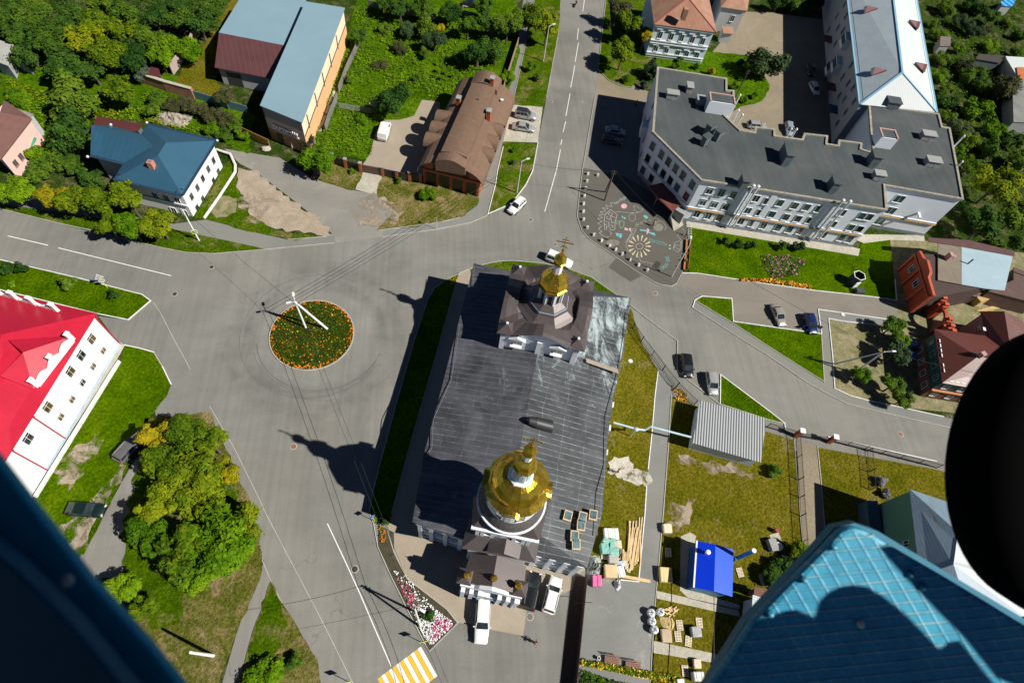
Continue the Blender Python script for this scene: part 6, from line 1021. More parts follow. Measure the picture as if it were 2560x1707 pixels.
WD = [(20, 30, 4.6, 7, 'C', 'd'), (70, 50, 3.8, 7, 'B', 'f'), (120, 95, 4.2, 8, 'D', 'f'), (70, 125, 4.6, 7, 'C', 'd'), (180, 40, 3.6, 7, 'B', 'd'), (205, 95, 4.0, 8, 'A', 'm'), (250, 60, 3.8, 7, 'D', 'm'), (265, 130, 3.8, 8, 'B', 'm'), (310, 75, 3.8, 7, 'A', 'm'), (320, 30, 4.4, 7, 'C', 'f'), (330, 140, 3.6, 7, 'D', 'd'), (375, 100, 3.6, 7, 'B', 'f'), (385, 40, 3.4, 7, 'A', 'd'), (400, 140, 3.2, 6, 'A', 'l'), (445, 50, 4.1, 6, 'C', 'f'), (445, 110, 3.2, 6, 'D', 'l'), (500, 60, 4.1, 7, 'C', 'd'), (530, 15, 3.0, 6, 'B', 'f'), (230, 175, 3.4, 6, 'A', 'd'), (150, 160, 3.8, 7, 'D', 'd'), (40, 85, 3.0, 6, 'A', 'd'), (5, 60, 3, 6, 'B', 'f'), (350, 175, 2.6, 4, 'D', 'g'), (90, 15, 3, 6, 'D', 'f'), (250, 5, 3.4, 6, 'A', 'f'), (430, 5, 3, 6, 'B', 'd'), (475, 130, 2.6, 5, 'B', 'l')]
for q_ in WD: tree(*q_, 'leafy crown among the dense wood left of the long pale wall', 'trees of the dense wood at top left')
for q_ in [(395, 250, 1.9, 3, 'D', 'f'), (430, 262, 2.0, 3, 'B', 'b'), (465, 262, 2.0, 3, 'D', 'b'), (500, 275, 2.1, 3, 'A', 'b'), (535, 290, 2.0, 3, 'D', 'b'), (565, 300, 2.0, 3, 'B', 'b'), (590, 315, 2.0, 3, 'A', 'f'), (380, 275, 1.8, 3, 'A', 'f'), (560, 335, 1.8, 2.4, 'B', 'f'), (525, 320, 1.6, 2.2, 'D', 'l'), (610, 340, 1.4, 2, 'A', 'l')]: tree(*q_, 'brown green bush in the overgrown strip below the blue fence', 'bushes below the blue fence', 'shrub', 'wild_shrub')
for q_ in [(110, 385, 2.6, 3.4, 'D', 'l'), (150, 400, 2.4, 3.2, 'B', 'f'), (190, 420, 2.2, 3, 'A', 'f'), (100, 425, 2.4, 3, 'D', 'f'), (230, 445, 2.2, 3, 'B', 'd'), (35, 235, 2.2, 2.6, 'A', 'l'), (60, 250, 1.8, 2, 'D', 'l'), (215, 360, 1.6, 2, 'A', 'l'), (200, 300, 2.0, 2.4, 'D', 'l')]: tree(*q_, 'bush in the garden between the pink and the blue roofed house', 'garden bushes between two houses', 'shrub', 'wild_shrub')
for q_ in [(1000, 20, 3.0, 6, 'A', 'd'), (1055, 15, 3.2, 6, 'B', 'f'), (1060, 60, 3.8, 6, 'C', 'f'), (1085, 100, 2.4, 5, 'D', 's'), (1125, 30, 3.0, 6, 'B', 'd'), (1170, 60, 2.8, 6, 'A', 'f'), (1230, 60, 3, 6, 'D', 'd'), (1240, 130, 3.8, 6, 'C', 'd'), (1210, 20, 3, 6, 'A', 'f'), (1100, 70, 1.5, 3, 'A', 'y'), (960, 10, 2.4, 5, 'D', 'f'), (1270, 190, 1.8, 3, 'B', 'l')]: tree(*q_, 'fruit tree in the overgrown garden behind the brick house', 'garden trees behind the brick house')
for q_ in [(1000, 120, 1.8, 2.4, 'D', 'b'), (1040, 195, 1.4, 1.8, 'S', 'f'), (965, 70, 2.0, 2.6, 'B', 'f'), (950, 165, 1.8, 1.8, 'D', 'b'), (1060, 130, 1.8, 3, 'C', 'f'), (905, 300, 1.6, 1.6, 'D', 'l'), (870, 200, 1.5, 1.6, 'S', 'f'), (1020, 75, 2.2, 3.6, 'D', 's'), (1150, 140, 2.0, 3.6, 'B', 'd')]: tree(*q_, 'wild bush in the overgrown meadow between warehouse and brick house', 'meadow bushes', 'shrub', 'wild_shrub')
for q_ in [(1105, 165, .8, 2.6), (1125, 170, .8, 2.8), (1095, 180, .8, 2.4), (1115, 185, .8, 2.6), (1138, 180, .8, 2.4), (1100, 150, .7, 2.2)]: tree(*q_, 'C', 'l', 'slim young conifer in the meadow above the brick house', 'young conifers in the meadow', 'conifer', 'young_conifer')
GD = [(2370, 20, 2.8, 4, 'D', 'f'), (2400, 50, 2.6, 4, 'B', 's'), (2440, 20, 4.4, 5, 'C', 'd'), (2480, 40, 3.0, 5, 'A', 'd'), (2430, 70, 2.8, 4, 'D', 's'), (2460, 75, 2.8, 3, 'C', 'b'), (2520, 60, 2.2, 2.6, 'B', 'f'), (2550, 90, 2.4, 3, 'A', 'f'), (2345, 85, 2.2, 3, 'D', 'f'), (2350, 145, 2.4, 3.4, 'B', 'f'), (2385, 155, 2.2, 3, 'A', 'f'), (2410, 165, 2.4, 3.4, 'D', 'b'), (2350, 190, 2.4, 3, 'B', 'l'), (2365, 225, 2.2, 3, 'A', 'f'), (2355, 250, 2.0, 3, 'D', 'd'), (2380, 260, 2.8, 3.2, 'C', 'd'), (2420, 195, 3.6, 4, 'C', 'f'), (2445, 180, 2.4, 3.4, 'B', 'f'), (2460, 215, 2.6, 4, 'D', 'd'), (2370, 290, 2.2, 3, 'A', 'f'), (2400, 320, 2.6, 3.6, 'D', 's'), (2430, 350, 2.8, 4, 'B', 'f'), (2480, 375, 3.8, 5, 'C', 'd'), (2530, 350, 3.0, 4.5, 'A', 'f'), (2550, 400, 3.0, 5, 'D', 'f'), (2400, 380, 2.2, 3, 'A', 'l'), (2420, 410, 2.6, 4, 'B', 'm'), (2500, 620, 2.6, 4, 'A', 'f'), (2550, 610, 2.6, 5, 'B', 'd'), (2480, 140, 2, 3, 'D', 'f'), (2540, 130, 2, 3, 'A', 'f'), (2330, 60, 1.6, 2, 'B', 'f'), (2420, 520, 2.2, 4, 'D', 'd'), (2400, 480, 2, 3, 'A', 'l'), (2040, 5, 3, 5, 'A', 'd'), (1990, 5, 3, 5, 'B', 'd'), (1950, 0, 3.8, 6, 'C', 'd')]
for q_ in GD: tree(*q_, 'bushy green growth in the allotment gardens beyond the hospital', 'garden growth beyond the hospital', 'shrub', 'garden_shrub')
for q_ in [(1780, 225, 1.4, 1.8, 'S', 'f'), (1800, 205, 1.6, 2, 'S', 'd'), (1860, 250, 1.5, 1.6, 'S', 'l'), (1885, 240, 1.4, 1.6, 'S', 'l'), (1840, 215, 1.5, 2, 'S', 'f'), (1700, 150, 1.2, 1.6, 'S', 'f'), (1740, 165, 1.2, 1.6, 'S', 'd'), (1850, 160, 2, 2.6, 'S', 'd')]: tree(*q_, 'low shrub in the courtyard garden under the big tree', 'courtyard garden shrubs', 'shrub', 'garden_shrub')
# uncountable growth: weeds of the meadows, flowers
def tufts(name, poly, n, size, mats, h=.35, kind='stuff', z=.08, dens=None):
    q = [P(x, y) for x, y in poly]; xs = [p.x for p in q]; ys = [p.y for p in q]; mb = MB(); k = 0; r = random.Random(len(name)+n)
    def inside(x, y):
        c = False; j = len(q)-1
        for i in range(len(q)):
            if (q[i].y > y) != (q[j].y > y) and x < (q[j].x-q[i].x)*(y-q[i].y)/(q[j].y-q[i].y)+q[i].x: c = not c
            j = i
        return c
    while k < n:
        x, y = r.uniform(min(xs), max(xs)), r.uniform(min(ys), max(ys))
        if not inside(x, y): continue
        k += 1; g = (math.sin(x*.55+1.3*math.sin(y*.31))+math.sin(y*.47+x*.21))*.5
        if dens and g < dens and r.random() < .75: continue
        s = size*r.uniform(.5, 1.4); mb.mi = r.randrange(len(mats)) if not dens else min(len(mats)-1, int((g+1)*.5*len(mats)+r.uniform(-.4, .4)) if g > -1 else 0); mb.mi = max(0, mb.mi); a = r.uniform(0, 6.28); c = Vector((x, y, z+h*r.uniform(.1, 1)))
        t = Vector((r.uniform(-.6, .6), r.uniform(-.6, .6), 1)).normalized(); u = (Matrix.Rotation(a, 3, 'Z') @ t.orthogonal()).normalized(); v = t.cross(u); mb.face([c-u*s, c-v*s*.6, c+u*s, c+v*s*.6])
    o = mb.build(name, mats); o['kind'] = kind; return o
tufts('meadow_weeds', [(895, 20), (1240, 60), (1250, 150), (1100, 250), (940, 260), (930, 390), (800, 385), (770, 330), (820, 250), (865, 120)], 9000, .22, [LF['f'], LF['l'], LF['f'], LF['l']], .6, dens=-.2)
tufts('meadow_weeds', [(20, 200), (110, 230), (260, 280), (380, 230), (600, 310), (540, 345), (360, 305), (230, 300), (100, 370), (20, 270)], 4200, .22, [LF['f'], LF['l'], LF['m']], .5, dens=-.3)
tufts('garden_weeds', [(2330, 0), (2560, 0), (2560, 520), (2410, 500), (2380, 300), (2350, 280)], 6500, .26, [LF['d'], LF['f'], LF['s'], LF['l']], .6, dens=-.2)
tufts('garden_weeds', [(0, 0), (560, 0), (500, 150), (400, 190), (0, 180)], 3500, .26, [LF['d'], LF['f'], LF['d'], LF['l']], .6)
FM = {k: paint('petal_'+k, c, .7, .1) for k, c in (('white', (.85, .85, .83)), ('magenta', (.55, .01, .14)), ('pink', (.62, .18, .32)), ('orange', (.75, .20, .005)), ('yellow', (.7, .42, .01)))}
bed = [(985, 1428), (1010, 1432), (1040, 1470), (1085, 1520), (1120, 1545), (1135, 1560), (1078, 1612), (1060, 1590), (1020, 1512)]
flat('flowerbed_soil', [(947, 1312), (985, 1330), (985, 1380), (1018, 1448), (1117, 1524), (1142, 1557), (1073, 1625), (1019, 1522), (975, 1432), (947, 1367)], .1, dirt('bed_soil', (.03, .035, .012), (.09, .07, .045), .5, 1.2))
tufts('petunias', bed, 1500, .13, [FM['white']], .3, dens=-.1); tufts('petunias', [(1085, 1545), (1120, 1545), (1130, 1562), (1080, 1605)], 320, .12, [FM['magenta'], FM['pink'], FM['magenta']], .32); tufts('petunias', [(992, 1440), (1025, 1470), (1050, 1515), (1030, 1525), (1005, 1480)], 330, .12, [FM['magenta'], FM['pink'], LF['l']], .32)
tufts('marigolds', [(948, 1315), (962, 1318), (966, 1352), (952, 1358)], 90, .13, [FM['orange'], LF['f']], .3)
tufts('marigolds', [(1845, 700), (1925, 700), (2028, 716), (2026, 724), (1920, 709), (1850, 704)], 420, .2, [FM['orange'], FM['yellow'], LF['b'], FM['orange']], .5)
tufts('roses', [(1905, 640), (1960, 640), (2015, 655), (1990, 690), (1930, 700), (1910, 670)], 1100, .17, [FM['pink'], LF['f'], LF['f'], LF['s'], LF['d'], LF['g']], .7)
tufts('marigolds', [(1680, 965), (1712, 980), (1722, 1005), (1690, 1000)], 160, .16, [FM['orange'], FM['yellow'], LF['f'], LF['l']], .4)
tufts('lawn_flowers', [(1120, 700), (1150, 690), (1142, 706), (1124, 720)], 50, .1, [FM['orange']], .2)
rb = [PX((o_.x+(RR-.45)*math.cos(a*.1309), o_.y+(RR-.45)*math.sin(a*.1309), 0)) for a in range(48)]
tufts('roundabout_marigolds', rb, 260, .12, [FM['orange'], FM['yellow'], FM['orange']], .15, z=.14); tufts('roundabout_leaves', rb, 3000, .14, [LF['f'], LF['m'], LF['b']], .12, z=.14)
tb = MB(); rr_ = random.Random(3)
for i in range(300):
    a = rr_.uniform(0, 6.28); r = RR-rr_.uniform(.1, .7)**1.3; c = Vector((o_.x+r*math.cos(a), o_.y+r*math.sin(a), .2)); s = rr_.uniform(.06, .15)*(1.2 if math.sin(a*3) > 0 else .7); tb.face([c+Vector((s, 0, 0)), c+Vector((0, s, .05)), c+Vector((-s, 0, 0)), c+Vector((0, -s, .05))])
o = tb.build('marigold_border', FM['orange']); o['kind'] = 'stuff'
tufts('hedge', [(1450, 1648), (1530, 1660), (1690, 1690), (1690, 1720), (1640, 1700), (1450, 1662)], 1500, .16, [LF['l'], LF['m'], LF['f'], FM['yellow']], .6); tufts('hedge', [(1450, 1672), (1530, 1700), (1620, 1720), (1450, 1730)], 700, .16, [LF['d'], LF['f'], LF['l']], .7)
# ================================================================ VEHICLES
M_TYRE = paint('rubber', (.012, .012, .012), .8, .1); M_RIM = paint('rim_alloy', (.35, .35, .36), .3, .05, metal=.6); M_BLKP = paint('black_plastic', (.015, .015, .016), .5, .1); M_HL = paint('headlamp', (.6, .62, .65), .15, .05); M_TL = paint('tail_lamp', (.45, .01, .01), .25, .05)
G_CAR = glass('car_glass', (.018, .026, .028), .06)
def cpaint(n, c, metal=.0): return paint('car_paint_'+n, c, .28, .03, .5, metal=metal, coat=.6)
CP = {'white': cpaint('white', (.78, .78, .77)), 'silver': cpaint('silver', (.42, .43, .44), .35), 'black': cpaint('black', (.010, .011, .013)), 'blue': cpaint('blue', (.008, .02, .10)), 'green': cpaint('green', (.006, .018, .016)), 'grey': cpaint('grey', (.16, .155, .16), .3), 'beige': cpaint('beige', (.38, .36, .32), .35), 'sky': cpaint('sky', (.02, .20, .55)), 'dark': cpaint('dark', (.03, .035, .045), .2), 'pale': cpaint('pale', (.30, .36, .42), .2)}
def car(name, label, L, W, H, kind, col, grp=None, cat='car', roofcol=None, extra=None):
    T = thing(name, label, cat, (0, 0, 0), local=True, group=grp); ORG[T.name] = Vector((0, 0, 0)); pm = CP[col]; h = W/2; zb = .28; rw = .33 if H < 1.6 else .37
    zs = {'sedan': .88, 'hatch': .92, 'wagon': .92, 'suv': 1.08, 'van': 1.15, 'pickup': 1.1}[kind]; zh = zs-(.10 if kind != 'van' else .05)
    X = {'sedan': (-.5, -.47, -.30, -.12, .13, .30, .46, .5), 'hatch': (-.5, -.48, -.40, -.2, .14, .30, .46, .5), 'wagon': (-.5, -.48, -.42, -.2, .12, .28, .46, .5), 'suv': (-.5, -.48, -.42, -.2, .10, .27, .46, .5), 'van': (-.5, -.49, -.44, -.2, .20, .36, .47, .5), 'pickup': (-.5, -.48, -.40, -.15, .12, .28, .46, .5)}[kind]
    zt = [zs-.12, zs-.03, zs, zs, zs, zh+.02, zh-.12, zh-.3]; wd = [.84, .94, .99, 1, 1, .98, .9, .74]
    mb = MB(); mb.smooth = True; rings = []
    for x, z, k in zip(X, zt, wd):
        w2 = h*k; z0 = zb+(.12 if abs(x) > .47 else 0); rings.append([Vector((x*L, y, zz)) for y, zz in ((-w2*.88, z0), (w2*.88, z0), (w2*.97, z0+.12), (w2, (z0+z)/2), (w2*.97, z-.1), (w2*.86, z), (w2*.4, z+.03), (-w2*.4, z+.03), (-w2*.86, z), (-w2*.97, z-.1), (-w2, (z0+z)/2), (-w2*.97, z0+.12))])
    mb.loft(rings); body = mb.build('body', pm, T)
    # cabin: (x rear base, x rear roof, x front roof, x front base)
    c = {'sedan': (-.36, -.21, .06, .22), 'hatch': (-.46, -.38, .08, .25), 'wagon': (-.47, -.42, .06, .23), 'suv': (-.48, -.43, .05, .20), 'van': (-.495, -.475, .22, .36), 'pickup': (-.17, -.13, .06, .20)}[kind]; wb, wr = h*.92, h*.76 if kind != 'van' else h*.84
    if kind == 'pickup' and extra == 'cap': c = (-.47, -.45, .06, .20)
    def cb(s, o=0.0): return [Vector((c[0]*L-o, s*(wb+o), zs-.03)), Vector((c[1]*L, s*(wr+o), H-.03)), Vector((c[2]*L, s*(wr+o), H-.03)), Vector((c[3]*L+o, s*(wb+o), zs-.05))]
    a, b = cb(-1), cb(1); mb = MB(); mb.raw(a+b, [(0, 1, 2, 3)[::-1], (4, 5, 6, 7), (0, 4, 5, 1)[::-1], (3, 2, 6, 7)[::-1]]); mb.build('cabin', pm, body)
    mb = MB(); mb.smooth = True; r = [[Vector((x, y*wr*1.02*k, H-.03+zz)) for y, zz in ((-1, 0), (-.8, .045), (0, .065), (.8, .045), (1, 0))] for x, k in ((c[1]*L-.02, .96), ((c[1]*.85+c[2]*.15)*L, 1), ((c[1]*.15+c[2]*.85)*L, 1), (c[2]*L+.02, .96))]
    for p, q in zip(r, r[1:]): mb.raw(p+q, [(i, i+1, 6+i, 5+i) for i in range(4)])
    mb.build('roof', CP[roofcol] if roofcol else pm, body)
    def quad(nm, p, mt, off=.012):
        n = (p[1]-p[0]).cross(p[2]-p[0]).normalized(); cen = sum(p, Vector())/len(p)
        if n.dot(cen-Vector((0, 0, H*.55))) < 0: n = -n
        m2 = MB(); m2.raw([v+n*off for v in p]+[v+n*(off-.02) for v in p], [tuple(range(len(p))), tuple(range(2*len(p)-1, len(p)-1, -1))]); return m2.build(nm, mt, T)
    def inq(p, u0, u1, v0, v1):                  # sub-quad of p0..p3 (bottom rear, top rear, top front, bottom front)
        def at(u, v): return p[0].lerp(p[3], u).lerp(p[1].lerp(p[2], u), v)
        return [at(u0, v0), at(u0, v1), at(u1, v1), at(u1, v0)]
    quad('windscreen', inq([a[3], a[2], b[2], b[3]], .05, .95, .04, .95), G_CAR)
    if kind != 'van': quad('rear_window', inq([a[0], a[1], b[1], b[0]], .08, .92, .15, .9), G_CAR)
    spl = {'sedan': (.08, .50, .54, .90), 'hatch': (.06, .48, .52, .88), 'wagon': (.05, .34, .37, .62, .65, .9), 'suv': (.05, .34, .37, .62, .65, .9), 'van': (.72, .92), 'pickup': (.1, .5, .54, .9)}[kind]
    for s in (a, b):
        for i in range(0, len(spl), 2): quad('side_window', inq(s, spl[i], spl[i+1], .12, .86), G_CAR)
    for sx in (-1, 1):
        for sy in (-1, 1):
            m2 = MB(); x = sx*L*.305; y = sy*(h-.11); m2.tube((x, y-.11, rw), (x, y+.11, rw), rw, rw, 16); wl = m2.build('wheel', M_TYRE, T); m2 = MB(); m2.tube((x, y+sy*.112, rw), (x, y+sy*.13, rw), rw*.62, rw*.55, 12); m2.build('rim', M_RIM, wl)
    for sy in (-1, 1):
        m2 = MB(); m2.box((L*.472, sy*h*.68, zh-.16), (.16, .32, .14), rz=-sy*.35); m2.build('headlight', M_HL, T); m2 = MB(); m2.box((-L*.487, sy*h*.76, zs-.18), (.08, .26, .26 if kind in ('suv', 'van', 'wagon') else .15), rz=sy*.2); m2.build('tail_light', M_TL, T)
        m2 = MB(); m2.box((c[3]*L-.25, sy*(wb+.14), zs+.05), (.12, .22, .14)); m2.build('mirror', pm, T)
    m2 = MB(); m2.box((L*.492, 0, .42), (.06, h*1.3, .16)); m2.build('grille', M_BLKP, T)
    if kind in ('suv', 'wagon'):
        for sy in (-1, 1): m2 = MB(); m2.beam((c[1]*L+.2, sy*wr*.93, H+.05), (c[2]*L-.15, sy*wr*.93, H+.05), .05, .05); m2.build('roof_rail', M_RIM, T)
    return T
def park(T, front, rear):
    f, r = P(*front, .7), P(*rear, .7); d = f-r; c = (f+r)/2; T.location = (c.x, c.y, .02); T.rotation_euler = (0, 0, math.atan2(d.y, d.x)); return T
CARS = [ # label L W H kind paint front rear
 ('white five door car driving off the bend towards the square', 4.2, 1.75, 1.6, 'suv', 'white', (1276, 531), (1307, 500)), ('silver off roader with dark roof panel, upper of two cars on the pull off', 4.7, 1.9, 1.85, 'suv', 'silver', (1342, 293), (1288, 283)), ('silver sedan, lower of two cars on the pull off', 4.9, 1.85, 1.45, 'sedan', 'silver', (1338, 322), (1281, 313)),
 ('pale sedan in the hospital shadow, upper of two', 4.4, 1.75, 1.45, 'sedan', 'pale', (1564, 331), (1515, 323)), ('dark sedan in the hospital shadow, lower of two', 4.4, 1.75, 1.45, 'wagon', 'dark', (1554, 355), (1507, 348)), ('white hatchback in the courtyard shadow of the wing', 4.1, 1.7, 1.5, 'hatch', 'white', (2045, 238), (2028, 206)),
 ('white delivery van on the brick yard by the dark tree', 5.0, 1.95, 1.95, 'van', 'white', (971, 296), (951, 362)), ('big white off roader passing right behind the gilded belfry cross', 4.9, 1.95, 1.85, 'suv', 'white', (1430, 663), (1366, 637)), ('beige sedan parked on the tan lot', 4.6, 1.78, 1.45, 'sedan', 'beige', (1957, 812), (1936, 762)), ('dark blue car with both front doors open on the tan lot', 4.2, 1.75, 1.5, 'hatch', 'blue', (2035, 833), (2019, 784)),
 ('black sedan in the roadside bay above the silver hatchback', 4.3, 1.78, 1.5, 'hatch', 'black', (1722, 940), (1714, 887)), ('silver hatchback beside the small grass triangle', 4.1, 1.72, 1.55, 'hatch', 'silver', (1785, 986), (1776, 930)), ('grey estate car parked with its nose under the golden tree', 4.6, 1.78, 1.5, 'wagon', 'grey', (350, 1088), (298, 1146)), ('very dark green sedan on the bare verge by the lane', 4.6, 1.8, 1.42, 'sedan', 'green', (259, 1276), (169, 1270)),
 ('white pickup with blue rear corners before the church porch', 5.3, 1.85, 1.8, 'pickup', 'white', (1203, 1592), (1209, 1508)), ('black off roader beside the church porch, rear to the camera', 4.7, 1.9, 1.7, 'suv', 'black', (1338, 1436), (1320, 1518)), ('white estate right of the black off roader by the church', 4.6, 1.82, 1.55, 'wagon', 'white', (1391, 1447), (1371, 1526)), ('bright blue sedan in the shade before the teal house', 4.5, 1.78, 1.45, 'sedan', 'sky', (2290, 893), (2270, 842)),
 ('black car at the top edge near the white goal frame', 4.5, 1.78, 1.45, 'sedan', 'black', (1206, 12), (1153, 8)), ('dark car deep in the courtyard shadow', 4.4, 1.78, 1.5, 'wagon', 'black', (2030, 190), (2025, 160)), ('silver car half behind the hospital parapet in the courtyard', 4.4, 1.78, 1.5, 'hatch', 'silver', (1905, 314), (1880, 312)), ('pale blue car behind the hospital parapet near the vent pipes', 4.2, 1.75, 1.5, 'hatch', 'pale', (1975, 334), (1972, 312))]
cobj = {}
for lb, L, W, Hh, kd, cl_, f_, r_ in CARS: cobj[lb[:9]+str(f_[0])] = park(car('delivery_van' if kd == 'van' else 'pickup_truck' if kd == 'pickup' else 'parked_car' if 'driving' not in lb and 'passing' not in lb else 'car', lb, L, W, Hh, kd, cl_, 'vehicles on the streets and lots', 'van' if kd == 'van' else 'pickup' if kd == 'pickup' else 'car', 'dark' if 'dark roof' in lb else None, 'cap' if kd == 'pickup' else None), f_, r_)
T = cobj['white pic1203']
for sy in (-1, 1): m2 = MB(); m2.box((-2.25, sy*.86, 1.0), (.75, .1, .5)); m2.build('side_panel', cpaint('cobalt', (.01, .05, .6)), T)
T = cobj['dark blue2035']
for sy in (-1, 1): m2 = MB(); m2.box((.75, sy*1.3, .8), (.08, .95, .75), rz=sy*-.35); m2.build('open_door', CP['blue'], T)
# ================================================================ POLES AND WIRES
M_POLE = paint('concrete_pole', (.62, .62, .58), .8, .15, 1); M_POLEW = paint('white_pole', (.8, .8, .8), .6, .05); M_DPOLE = paint('timber_pole', (.10, .075, .055), .8, .2, 1); M_LAMP = paint('lamp_housing', (.7, .72, .72), .4, .05); M_SIGNW = paint('sign_back_white', (.8, .81, .82), .5, .04); M_FLY = paint('fluorescent_yellow', (.72, .80, .02), .5, .04)
def htop(base, top): b = P(*base).xy.length; t = P(*top).xy.length; return CAMH*(1-b/t)
def lamp(mb, p, d, ln=1.0): q = p+d*ln+Vector((0, 0, .25)); mb.tube(p, q, .04, .04, 6); mb.box(q+d*.25, (.65, .28, .14), rz=math.atan2(d.y, d.x)); return q
def pole(name, label, base, h, m, r=.13, arm=None, legs=(), cat='pole', taper=.75, ins=2):
    b = P(*base); T = thing(name, label, cat, b); mb = MB(); mb.tube(b-Vector((0, 0, .1)), b+Vector((0, 0, h)), r, r*taper, 10); mb.build('post', m, T)
    top = b+Vector((0, 0, h))
    for lg in legs: f = P(*lg); mb = MB(); mb.tube(f-Vector((0, 0, .1)), top-Vector((0, 0, .25)), r*.95, r*.7, 10); mb.build('brace', m, T)
    if arm: mb = MB(); lamp(mb, top, Vector((*arm, 0)).normalized()); mb.build('lamp', M_LAMP, T)
    if ins:
        mb = MB()
        for z in range(ins): mb.beam(top+Vector((-.45, 0, -.3-z*.5)), top+Vector((.45, 0, -.3-z*.5)), .06, .06)
        for z in range(ins):
            for k in (-.4, .4): mb.lathe(top+Vector((k, 0, -.3-z*.5)), [(.04, 0), (.06, .08), (.04, .16)], 6)
        mb.build('crossarm', M_DPOLE, T)
    return T, top
_, tA = pole('lamp_pole', 'white concrete pole with square yellow crossing sign beside the left road', (498, 602), 7.2, M_POLEW, .13)
def plate(par, c, n, shape, s, mats, name='sign_plate', rot=0.0):
    n = Vector((*n, 0)).normalized(); u = Vector((-n.y, n.x, 0)); z = Vector((0, 0, 1)); mb = MB()
    for k, (sc, off, mi) in enumerate(((1.0, .0, 0), (.84, .012, 1))):
        if shape == 'sq': pts = [(-s, -s), (s, -s), (s, s), (-s, s)]
        elif shape == 'tri': pts = [(-s, -s*.6), (s, -s*.6), (0, s*1.1)]
        elif shape == 'dia': pts = [(0, -s*1.3), (s*1.3, 0), (0, s*1.3), (-s*1.3, 0)]
        else: pts = [(s*math.cos(6.283*i/18), s*math.sin(6.283*i/18)) for i in range(18)]
        f = [c+u*(x*sc)+z*(y*sc)+n*(.02+off) for x, y in pts]; b = [p-n*(.04+off) for p in f]; mb.mi = mats and mi; m_ = len(f)
        mb.raw(f+b, [tuple(range(m_)), tuple(range(2*m_-1, m_-1, -1))]+[((i+1) % m_, i, m_+i, m_+(i+1) % m_) for i in range(m_)])
        mb.mi = 0
    return mb.build(name, mats, par)
M_SBLUE = paint('sign_blue', (.01, .06, .45), .5, .04); M_SRED = paint('sign_red', (.5, .01, .01), .5, .04); M_SYEL = paint('sign_yellow', (.75, .5, .01), .5, .04)
def ped(par, c, n, s):                          # crossing sign: yellow square, blue square, white triangle with a walking figure
    plate(par, c, n, 'sq', s, [M_FLY, M_FLY]); n_ = Vector((*n, 0)).normalized(); plate(par, c+n_*.03, n, 'sq', s*.72, [M_SBLUE, M_SBLUE], 'blue_field'); plate(par, c+n_*.06, n, 'tri', s*.55, [M_SIGNW, M_SIGNW], 'white_triangle'); u = Vector((-n_.y, n_.x, 0)); mb = MB(); o = c+n_*.12
    for a, b in (((0, .12), (0, -.05)), ((0, -.05), (-.12, -.25)), ((0, -.05), (.12, -.25)), ((-.1, .02), (.1, .06))): mb.beam(o+u*a[0]*s*1.6+Vector((0, 0, a[1]*s*1.6)), o+u*b[0]*s*1.6+Vector((0, 0, b[1]*s*1.6)), .02, .05)
    mb.ell(o+Vector((0, 0, .2*s*1.6)), (.03, .03, .03), 6, 4); mb.build('walking_figure', M_BLKP, par)
ped(_, P(498, 602)+Vector((.1, -.15, 2.4)), (.35, -1), .42)
tl, tB = pole('lamp_pole', 'grey concrete lamp pole on the lower verge by the top road', (1292, 483), 7.8, M_POLE, .12, arm=(1, .4)); tc, tC = pole('lamp_pole', 'grey concrete lamp pole on the upper verge by the big roadside trees', (1358, 155), 8.3, M_POLE, .12, arm=(1, .5), ins=0)
tr, tR = pole('square_lamp_pole', 'white braced lamp pole standing in the roundabout flower bed', (820, 823), 7.3, M_POLEW, .19, arm=(-.2, 1), legs=((765, 820),))
th_ = P(738, 755, 7.3); off = th_-tR                                         # the pole leans: shear its post to the seen top
for ch in tr.children:
    for v in ch.data.vertices:
        if ch.name.startswith('brace'): k = max(0, min(1, v.co.z/7.0)); v.co += Vector((off.x, off.y, 0))*k
        else: v.co += Vector((off.x, off.y, 0))*max(0, v.co.z/7.3)
tR = th_; mb = MB(); lamp(mb, th_, Vector((-.9, -.3, 0)), .7); mb.build('lamp', M_LAMP, tr)
tw, tW = pole('timber_pole', 'dark timber A-frame pole on the chalk plaza', (1511, 502), 7.6, M_DPOLE, .15, legs=((1513, 480),)); tf, tF = pole('braced_lamp_pole', 'grey braced lamp pole in the petunia bed', (1040, 1530), 7.8, M_POLE, .15, arm=(.6, -.4), legs=((1052, 1568),))
tt, tT = pole('double_lamp_pole', 'grey A-frame lamp pole over the dirt garden', (2083, 910), 8.4, M_POLE, .14, arm=(1, 0), legs=((2134, 933),), ins=1); o2 = P(2212, 879, 8.4)-tT
for ch in tt.children:
    for v in ch.data.vertices: v.co += Vector((o2.x, o2.y, 0))*max(0, v.co.z/8.4)
tT = P(2212, 879, 8.4); tk, tK = pole('timber_pole', 'dark slim timber pole in the courtyard garden', (1838, 245), 7.0, M_DPOLE, .12); tq, tQ = pole('timber_pole', 'dark timber pole beside the rusty sheds at the right', (2523, 719), 6.5, M_DPOLE, .14)
pole('stump_pole', 'lone white wireless pole in the dry grass near the fuselage edge', (534, 1638), 7.3, M_POLEW, .2, ins=0)
td, tD = pole('plaza_lamp_pole', 'tall white pole at the right corner of the chalk plaza', (1679, 692), htop((1679, 692), (1727, 611)), M_POLEW, .1, arm=(.3, 1), ins=0); plate(td, P(1679, 692)+Vector((.1, .2, 2.6)), (1, .3), 'tri', .4, [M_SRED, M_SIGNW])
ts, _t = pole('sign_post', 'thin grey post with small sign on the pavement above the square', (1092, 574), 3.6, M_LAMP, .05, ins=0); plate(ts, _t, (1, .2), 'ci', .3, [M_SRED, M_SIGNW])
